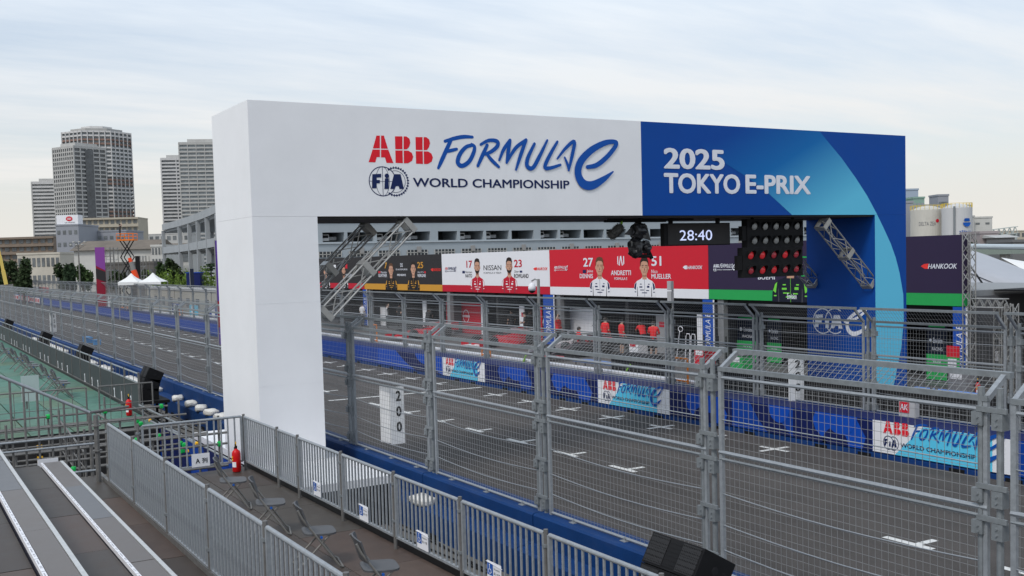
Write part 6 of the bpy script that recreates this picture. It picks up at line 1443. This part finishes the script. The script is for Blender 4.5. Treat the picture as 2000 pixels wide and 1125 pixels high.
# scaffolds
for k, (px0, px1, yt, z, lab) in enumerate(((208,232,484,122,'wide open scaffold right of the purple banner tower'),(268,285,500,120,'narrow scaffold tower with a black screen'))):
    T = thing('scaffold_tower', lab, 'scaffold', gp(px0,z), 'distant scaffold towers'); B = Obox(gp(px0,z), 0); W_ = (px1-px0)*z/2060; Ht = hz(px0,yt,z); n_ = 4
    for x_ in [W_*j/(n_-1) for j in range(n_)]:
        for y_ in (0,1.2): MB().tube(B.p(x_,y_,0), B.p(x_,y_,Ht), .03, 5).build('standard', OLDST, T)
    for j in range(6): MB().tube(B.p(0,0,Ht*(j+1)/6-.1), B.p(W_,0,Ht*(j+1)/6-.1), .025, 5).build('ledger', GALV, T); MB().bar(B.p(0,0,Ht*j/6), B.p(W_,0,Ht*(j+1)/6), .03).build('brace', GALV, T)
    if k: m_ = MB(); B.box(m_, -.15, .35, -.1, -.05, .2, Ht); m_.build('black_screen', BLACK, T)
# scissor lift
z = 112; T = thing('scissor_lift', 'orange platform scissor lift raised above the white shed', 'lift', gp(243,z)); B = Obox(gp(236,z), 0); W_ = 1.1; zb0, zb1 = 1.0, hz(243,470,z)
m_ = MB(); B.box(m_, -.2, W_+.4, 0, 1.2, .25, 1.0); m_.build('chassis', pr('lift_orange', (226,120,30)), T); n_ = 4; sh = (zb1-zb0)/n_
for j in range(n_):
    for y_ in (.1,1.1): MB().bar(B.p(0,y_,zb0+sh*j), B.p(W_,y_,zb0+sh*(j+1)), .09).build('scissor_arm', BLACK, T); MB().bar(B.p(W_,y_,zb0+sh*j), B.p(0,y_,zb0+sh*(j+1)), .09).build('scissor_arm', BLACK, T)
m_ = MB(); B.box(m_, -.35, W_+.4, 0, 1.2, zb1, zb1+.14); m_.build('platform', pr('lift_orange', (226,120,30)), T); m_ = MB()
for x_ in (-.33,.1,.55,1.0,1.48): m_.tube(B.p(x_,.02,zb1+.14), B.p(x_,.02,zb1+.75), .025, 5); m_.tube(B.p(x_,1.18,zb1+.14), B.p(x_,1.18,zb1+.75), .025, 5)
for y_ in (.02,1.18): m_.tube(B.p(-.35,y_,zb1+.75), B.p(W_+.4,y_,zb1+.75), .03, 5); m_.tube(B.p(-.35,y_,zb1+.45), B.p(W_+.4,y_,zb1+.45), .025, 5)
m_.build('guard_rail', pr('lift_orange', (226,120,30)), T)
for x_ in (-.05,1.3):
    for y_ in (-.08,1.2): MB().lathe(B.p(x_,y_,.2), [(.2,0),(.2,.1)], 10, B.v).build('wheel', BLACK, T)
q = B.p(-.1,.5,zb1+.14); me, hme = pose_keep = POSES[('reach', SHIRT_K.name, False)]
T = thing('person', 'person in black standing on the raised orange platform', 'person', (0,0,0)); place('body', me, T); place('hair', hme, T); T.location = q; T.scale = (.95,)*3
# crane booms
def boom(segs, label, cat, mats, z):
    p = P3(*segs[0], z); T = thing('crane_boom', label, cat, (p.x,p.y,0), 'crane booms'); 
    for k in range(len(segs)-1): MB().bar(P3(*segs[k], z), P3(*segs[k+1], z), .38-.07*k, .42-.07*k).build('boom_section', mats[k % len(mats)], T)
    b = gp(segs[0][0], z); MB().box(b.x-.6,b.x+.6,b.y-.6,b.y+.6,0,P3(*segs[0], z).z).build('carrier', mat('crane_grey', (.2,.19,.18)), T)
boom([(267,545),(261,528),(256,512),(253,504)], 'orange and grey telescopic crane boom between the tents', 'crane', [pr('crane_orange', (226,74,30)), mat('crane_grey', (.2,.19,.18))], 108)
boom([(12,556),(6,528),(0,500),(-6,470)], 'yellow crane boom leaning in at the left edge', 'crane', [pr('crane_yellow', (206,182,96))], 120)
# lamp mast
z = 135; b = gp(155,z); T = thing('lamp_mast', 'tall floodlight mast with a ring of lamps before the shed', 'lamp post', b); ht = hz(155,478,z); MB().tube(b, b+Vector((0,0,ht)), .12, 8, .07).build('mast', mat('mast_grey', (.16,.15,.14)), T)
for k in range(6): o_ = RH*(-.9+.36*k*1.0); MB().lathe(b+o_+Vector((0,0,ht-.1+(.35 if k % 2 else 0))), [(.05,0),(.16,.06),(.18,.2)], 8, (0,0,1)).build('lamp_head', WWH, T); MB().tube(b+Vector((0,0,ht-.6)), b+o_+Vector((0,0,ht-.1)), .03, 5).build('arm', mat('mast_grey', (.16,.15,.14)), T)
# white peaked tents
TW = mat('tent_white', (.72,.72,.71), rough=.8, var=.04)
for k, (px0, px1, pxp, yp, yb2) in enumerate(((236,275,254,534,551),(276,320,292,533,551))):
    z = 104; W_ = (px1-px0)*z/2060; c = gp((px0+px1)/2,z); T = thing('pagoda_tent', ['left white peaked tent beyond the far fence','right white peaked tent beyond the far fence'][k], 'tent', c, 'white peaked tents'); ze = hz(px0,yb2,z); zp = hz(pxp,yp,z); n_ = 24; vs = []
    rings = [(1,0),(.7,.22),(.42,.45),(.2,.72),(.03,1)]
    for rr, hh in rings:
        for j in range(n_): t = 2*math.pi*j/n_; sq = 1/max(abs(math.cos(t)), abs(math.sin(t))); vs.append(c+RH*(math.cos(t)*sq*rr*W_/2)+FH*(math.sin(t)*sq*rr*W_/2)+Vector((0,0,ze+(zp-ze)*hh)))
    MB().add(vs, [(i*n_+j, i*n_+(j+1) % n_, (i+1)*n_+(j+1) % n_, (i+1)*n_+j) for i in range(4) for j in range(n_)]).build('roof_canopy', TW, T)
    for sx in (-1,1):
        for sy in (-1,1): p = c+RH*(sx*W_*.48)+FH*(sy*W_*.48); MB().tube(p, p+Vector((0,0,ze)), .05, 6).build('leg', ALU, T)
    m_ = MB(); m_.bar(c-RH*W_/2-FH*W_/2+Vector((0,0,ze-.15)), c+RH*W_/2-FH*W_/2+Vector((0,0,ze-.15)), .02, .3); m_.build('valance', TW, T)
# beige cabins behind the far fence
for k in range(7):
    x = -90-7.0*k; T = thing('site_cabin', 'beige site cabin behind the far fence, %s leftward from white leg' % ORD[k+1], 'cabin', (x,27,0), 'beige site cabins'); MB().box(x-6.7,x,26,29,.1,2.75).build('wall', mat('cabin_beige', (.40,.38,.33), var=.05), T); MB().box(x-6.8,x+.1,25.9,29.1,2.751,2.9).build('roof', mat('cabin_roof', (.45,.44,.42), var=.05), T)
    for xx in (-5.4,-2.0): w_ = MB().box(x+xx,x+xx+1.2,25.96,25.995,1.1,2.0).build('window', GLZ2, T); MB().box(x+xx-.06,x+xx+1.26,25.93,25.955,1.0,1.08).build('sill', WWH, w_)
    MB().box(x-6.6,x-.1,26.1,28.9,0,.1).build('skid', OLDST, T)
    if k < 3: 
        t2 = thing('wall_banner', 'small blue and cyan banner before the site cabins, %s from the white leg' % ORD[k+1], 'banner', (x,25,0), 'cabin banners'); MB().box(x-4,x-1,25,25.05,.6,1.5).build('fabric', C_CY if k % 2 else C_BL, t2); MB().box(x-3.2,x-2.2,24.98,24.998,.65,1.45).build('white_patch', WHITEP, t2); MB().tube((x-3.9,25.08,0), (x-3.9,25.08,1.5), .03, 5).build('stake', OLDST, t2)
# blue kiosk and flag
z = 112; T = thing('flag_banner', 'dark blue feather flag before the hedge', 'flag', gp(373,z)); B = Obox(gp(370,z), 0); m_ = MB(); B.box(m_, 0, .42, 0, .03, .5, hz(372,525,z)); m_.build('fabric', NVS, T); MB().tube(B.p(0,0,0), B.p(0,0,hz(372,524,z)), .03, 6).build('pole', ALU, T)
T = thing('blue_kiosk', 'small dark blue kiosk beside the feather flag', 'kiosk', gp(364,z)); B = Obox(gp(363,z+2), 0); m_ = MB(); B.box(m_, 0, 1.5, 0, 1.2, 0, hz(370,534,z)); m_.build('wall', C_NV, T); m_ = MB(); B.box(m_, -.05, 1.55, -.05, 1.25, hz(370,534,z)+.005, hz(370,532,z)); m_.build('roof', C_BL, T)
z = 60; T = thing('tall_banner', 'tall purple and blue banner just behind the white leg', 'banner', gp(424,z)); B = Obox(gp(422,z), 0); m_ = MB(); B.box(m_, 0, .5, 0, .03, .6, hz(423,470,z)); m_.build('fabric', pr('banner_violet', (84,50,140)), T); m_ = MB(); B.box(m_, 0, .5, -.012, -.003, 1.6, 3.1); m_.build('crimson_field', pr('banner_dark_red', (134,26,48)), T); MB().tube(B.p(-.03,0,0), B.p(-.03,0,hz(423,469,z)), .03, 6).build('pole', ALU, T)
# red and white boards at the far end of the straight
for k, (x0, x1) in enumerate(((-172,-184),(-185,-199),(-200,-218))):
    T = thing('trackside_board', 'distant white board with red lettering at the end of the straight, %s from the right' % ORD[k+1], 'board', (x1,20.6,0), 'distant red and white boards'); MB().box(x1,x0,20.5,20.55,.2,1.0).build('panel', WHITEP if k != 1 else REDP, T); m_ = MB()
    for j in range(6): xx = x1+(x0-x1)*(j+.2)/6; m_.box(xx,xx+abs(x0-x1)/9,20.48,20.495,.35,.85)
    m_.build('lettering', REDP if k != 1 else WHITEP, T); MB().box(x1,x0,21.9,21.95,1.6,2.5).build('upper_strip', REDP if k == 0 else WHITEP, T)
# end of the straight
T = thing('end_barrier', 'distant blue barrier closing the far end of the straight', 'barrier', (-231,15,0)); MB().box(-231,-230.3,9.3,20.6,0,1.0).build('wall', CONCL, T)
m_ = MB()
for k in range(40): m_.bar((-230.6,9.3+.28*k,1.0), (-230.6,9.3+.28*k,3.3), .02)
for k in range(12): m_.bar((-230.6,9.3,1.2+.18*k), (-230.6,20.6,1.2+.18*k), .02)
o = m_.build('wire_mesh', WIRE, T); o['kind'] = 'stuff'

# ------------------------------------------------------------------ right hand background
SLO = mat('silo_cream', (.50,.48,.43), rough=.7, var=.1, scale=.5, streak=True, dirt=.25); SLW = mat('silo_white', (.50,.50,.505), rough=.7, var=.06, scale=.5, streak=True); YLR = pr('rail_yellow', (214,184,60))
def silo(pxc, wpx, ytop, z, m_, label, mark):
    c = gp(pxc, z); r_ = wpx*z/2060/2; H_ = hz(pxc, ytop, z); T = thing('storage_silo', label, 'silo', c, 'storage silos'); MB().lathe(c, [(r_,0),(r_,H_-.6),(r_*1.0,H_-.3),(r_*.5,H_+.5),(.1,H_+.8)], 40).build('tank', m_, T, smooth=False)
    rl = MB()
    for k in range(24): t = 2*math.pi*k/24; p = c+Vector((math.cos(t)*r_,math.sin(t)*r_,H_-.3)); rl.bar(p, p+Vector((0,0,1.1)), .07); t2 = 2*math.pi*(k+1)/24; q = c+Vector((math.cos(t2)*r_,math.sin(t2)*r_,H_+.8)); rl.bar(p+Vector((0,0,1.1)), q, .08)
    rl.build('roof_railing', YLR, T); mark(T, c, r_, H_); return T
def curvep(c, r_, u, zz, lift=.05): ang = math.atan2(-FH.y,-FH.x)+u/r_; return c+Vector((math.cos(ang)*(r_+lift), math.sin(ang)*(r_+lift), zz))
def mark_a(T, c, r_, H_):
    class CF(Frame): 
        def at(s, p, h): return curvep(c, r_, p[0], p[1], .03+h)
    f_ = CF((0,0,0),(1,0,0),(0,0,1)); n = MB(); text2d(n, f_, 'DELTA ZEA', -3.4, .6, H_-4.2, H_-3.3, h=.02); n.build('grey_lettering', GRYP, T); n = MB(); disc2d(n, f_, (1.0,H_-3.1), .45, .02); n.build('red_dot', REDP, T)
def mark_b(T, c, r_, H_):
    class CF(Frame):
        def at(s, p, h): return curvep(c, r_, p[0], p[1], .03+h)
    f_ = CF((0,0,0),(1,0,0),(0,0,1)); n = MB(); poly2d(n, f_, [(.9+math.cos(t)*1.0,H_-3.9+math.sin(t)*1.0) for t in [math.radians(180+k*12) for k in range(16)]], .22); poly2d(n, f_, [(.1,H_-3.6),(1.7,H_-3.6),(1.5,H_-2.9),(.3,H_-2.9)], .22); text2d(n, f_, '太平洋セメント', -.9, 2.5, H_-6.6, H_-5.7, bold=.01, h=.02); n.build('blue_mark', LB, T)
    MB().tube(curvep(c,r_,-1.9,0,.3), curvep(c,r_,-1.9,H_,.3), .25, 6).build('ladder_cage', GALV, T)
silo(1811, 62, 408, 262, SLO, 'stained cream silo just right of the blue leg', mark_a); silo(1869, 56, 404, 255, SLW, 'white silo with blue round mark and lettering', mark_b)
block('grey_shed_tower', 'grey slab sided building behind the blue leg', 1742, 1784, 397, 270, 8, WGR, 0, 0)
block('blue_box_building', 'pale blue rooftop box beside the blue leg', 1768, 1794, 372, 300, 8, mat('pale_blue_panel', (.32,.38,.46), var=.05), 0, 0)
block('green_plant', 'small green plant house above the cream silo', 1784, 1806, 388, 285, 6, mat('plant_green', (.22,.34,.28), var=.15), 3, 3, WGR)
block('roof_house', 'grey louvred house on top of the white silo row', 1832, 1853, 383, 290, 6, WGR, 6, 1, GLZ2, win=(.8,.2))
block('white_office', 'plain white building right of the silos', 1900, 1938, 426, 320, 12, WWH, 5, 2, GLZ, 0, win=(.4,.2))
block('dark_annex', 'dark grey annex left of the plain white building', 1895, 1903, 424, 318, 10, CMD, 0, 0)
block('pink_shed', 'pinkish grey shed below the white building', 1914, 1950, 456, 210, 9, mat('pink_shed_wall', (.30,.26,.26), var=.06), 0, 0)
block('gable_shed', 'grey gabled shed at the right edge', 1949, 1982, 464, 205, 9, mat('grey_shed_wall', (.28,.28,.28), var=.06), 0, 0, roof=(458,CMD))
block('far_terrace', 'row of low pale buildings on the right horizon', 1936, 2040, 452, 520, 14, CBE, 3, 9, GLZ)
block('long_low_shed', 'long low dark shed at the right edge', 1978, 2080, 472, 190, 10, mat('long_shed_wall', (.14,.14,.14), var=.1), 0, 0)
for k, px in enumerate((1896,1903,1910)): tree(px, 468, 190, 12, ['leftmost small dark tree below the white silo','middle small dark tree below the white silo','right small dark tree below the white silo'][k], LF[0], 60+k, 300, .3)
# gantry crane lattice on the horizon
T = thing('crane_bridge', 'thin pale lattice bridge on the right horizon', 'bridge', gp(1935,480)); ch_, lc, pl = lattice(P3(1938,455,480), P3(1985,449,480), 3.0, (0,0,1), nb=9, plates=(), ch=.35, di=.25); ch_.build('chord', mat('crane_pale', (.4,.44,.42)), T); o = lc.build('lacing', mat('crane_pale', (.4,.44,.42)), T); o['kind'] = 'stuff'
for px in (1940,1983): b = gp(px,480); MB().bar(b, b+Vector((0,0,hz(px,455,480))), 1.2).build('leg', mat('crane_pale', (.4,.44,.42)), T)
# elevated road
T = thing('viaduct', 'low grey green viaduct crossing at the right edge', 'bridge', gp(1890,150)); a, b = P3(1885,492,150), P3(2080,487,150); MB().bar(a, b, 3, .9).build('deck', mat('viaduct_green', (.20,.24,.21), var=.1), T)
for f_ in (.1,.4,.7): p = a+(b-a)*f_; MB().bar((p.x,p.y,0), (p.x,p.y,p.z-.46), 1.0).build('pier', CMD, T)
# paddock canopy
TG = mat('canopy_membrane', (.36,.37,.40), rough=.55, var=.06, scale=.6)
T = thing('paddock_canopy', 'large grey white membrane canopy at the right edge', 'canopy', (-18,44,0))
def surf(rows, nseg=10, bulge=0, m_=TG, name='membrane'):
    vs = []; nr, nc = len(rows), len(rows[0])
    for r_ in rows: vs += r_
    MB().add(vs, [(i*nc+j, i*nc+j+1, (i+1)*nc+j+1, (i+1)*nc+j) for i in range(nr-1) for j in range(nc-1)]).build(name, m_, T, smooth=True)
cols = [1880,1905,1930,1960,2000,2050,2110]
def curve(pts, x):
    for (x0,y0,z0),(x1,y1,z1) in zip(pts, pts[1:]):
        if x <= x1: f_ = (x-x0)/(x1-x0); return y0+(y1-y0)*f_, z0+(z1-z0)*f_
    return pts[-1][1], pts[-1][2]
ridge = [(1870,484,58),(1900,489,57),(1930,499,56),(2000,526,53),(2120,575,49)]; fold = [(1870,520,50),(1900,535,49),(1950,556,48),(2000,576,47),(2120,618,45)]; eave = [(1870,584,46),(2000,582,43),(2120,590,41)]
rows = []
for f_ in (0,.15,.35,.6,.8,1):
    r_ = []
    for x in cols:
        (ya_, za), (yb2, zb2) = curve(ridge, x), curve(fold, x); zz = za+(zb2-za)*f_-2.2*math.sin(math.pi*f_); r_.append(P3(x, ya_+(yb2-ya_)*f_, zz))
    rows.append(r_)
surf(rows); rows = []
for f_ in (0,.3,.6,.85,1):
    r_ = []
    for j, x in enumerate(cols):
        (ya_, za), (yb2, zb2) = curve(fold, x), curve(eave, x); yb2 = max(yb2, ya_+2); zz = za+(zb2-za)*f_+.8*math.sin(math.pi*f_); r_.append(P3(x, ya_+(yb2-ya_)*f_, zz+.15))
    rows.append(r_)
surf(rows); 
MB().tube(P3(1880,481,62), P3(2120,484,56), .16, 10).build('ridge_tube', mat('tube_blue_grey', (.42,.48,.52), var=.05), T)
MB().tube(P3(1893,516,47), P3(1937,580,44), .045, 6).build('guy_strut', BLACK, T)
w2 = MB(); w2.add([P3(1955,503,70), P3(2010,512,70), P3(2120,520,70), P3(2120,545,68), P3(2005,530,68), P3(1960,506,69)], [(0,1,2,3,4,5)]); w2.build('white_side_sheet', TW, T)
T = thing('truss_portal', 'aluminium lattice portal under the membrane canopy', 'truss', (-22,33,0))
def tr(a, b, nm, nb=10, sz=.3):
    ch_, lc, pl = lattice(a, b, sz, (0,1,0), nb=nb, plates=(), ch=.045, di=.022); o = ch_.build(nm, ALU, T); l_ = lc.build('lacing', ALU, o); l_['kind'] = 'stuff'
xa = onY(1893,600,32.9).x; xb3 = onY(1976,600,32.9).x; zt2 = onY(1935,592,32.9).z
tr((xa,32.9,0), (xa,32.9,onY(1893,455,32.9).z), 'vertical_truss', 16); tr((xa+.2,32.9,zt2), (xb3-.2,32.9,zt2), 'cross_truss', 8); tr((xb3,32.9,0), (xb3,32.9,zt2), 'vertical_truss', 9); tr((xb3-.9,33.6,0), (xb3-.9,33.6,zt2), 'vertical_truss', 9)
T = thing('canopy_backdrop', 'black drape closing the canopy behind the portal', 'drape', (-18,39,0)); MB().box(XR+.05,-8,38.5,38.6,0,zt2+.3).build('drape', DARK, T); MB().box(XR+.05,-8,34.5,38.5,zt2+.35,zt2+.4).build('soffit', DARK, T)  # dark sheets added to stand for the canopy's black interior
T = thing('generator_cabinet', 'grey control cabinet with small panels inside the portal', 'cabinet', (-20,34.5,0)); a = onY(1901,662,34.5); b = onY(1952,700,34.5); MB().box(a.x,b.x,34.5,35.5,.0,a.z).build('cabinet', mat('cabinet_grey', (.20,.20,.205), var=.1), T)
for k, (u_, c_) in enumerate(((.12,WHITEP),(.42,WHITEP),(.30,REDP),(.7,WHITEP))): xx = a.x+(b.x-a.x)*u_; MB().box(xx,xx+.28,34.47,34.495,a.z-.75,a.z-.4 if k != 2 else a.z-.55).build('control_panel', c_, T)
MB().box(a.x-.1,b.x+.2,34.4,35.6,a.z+.005,a.z+.09).build('lid', GALV, T)
# white and green fire point by the blue banner
a = onY(1858,668,32.2); T = thing('fire_point', 'red and white fire point stand with green board', 'stand', (a.x,32.2,0)); MB().box(a.x-.2,a.x+.3,32.2,32.26,.85,1.2).build('green_board', GRNP, T); MB().box(a.x-.12,a.x+.22,32.17,32.195,.88,1.15).build('white_sheet', WHITEP, T); MB().box(a.x-.2,a.x+.3,32.2,32.26,1.205,1.6).build('red_board', REDP, T); MB().tube((a.x,32.3,0), (a.x,32.3,1.6), .03, 6).build('post', OLDST, T)
for k, dx in enumerate((.75,1.25)): extinguisher((a.x+dx,31.9,.005), ['red extinguisher on the pit lane left of its twin','red extinguisher on the pit lane right of its twin'][k])
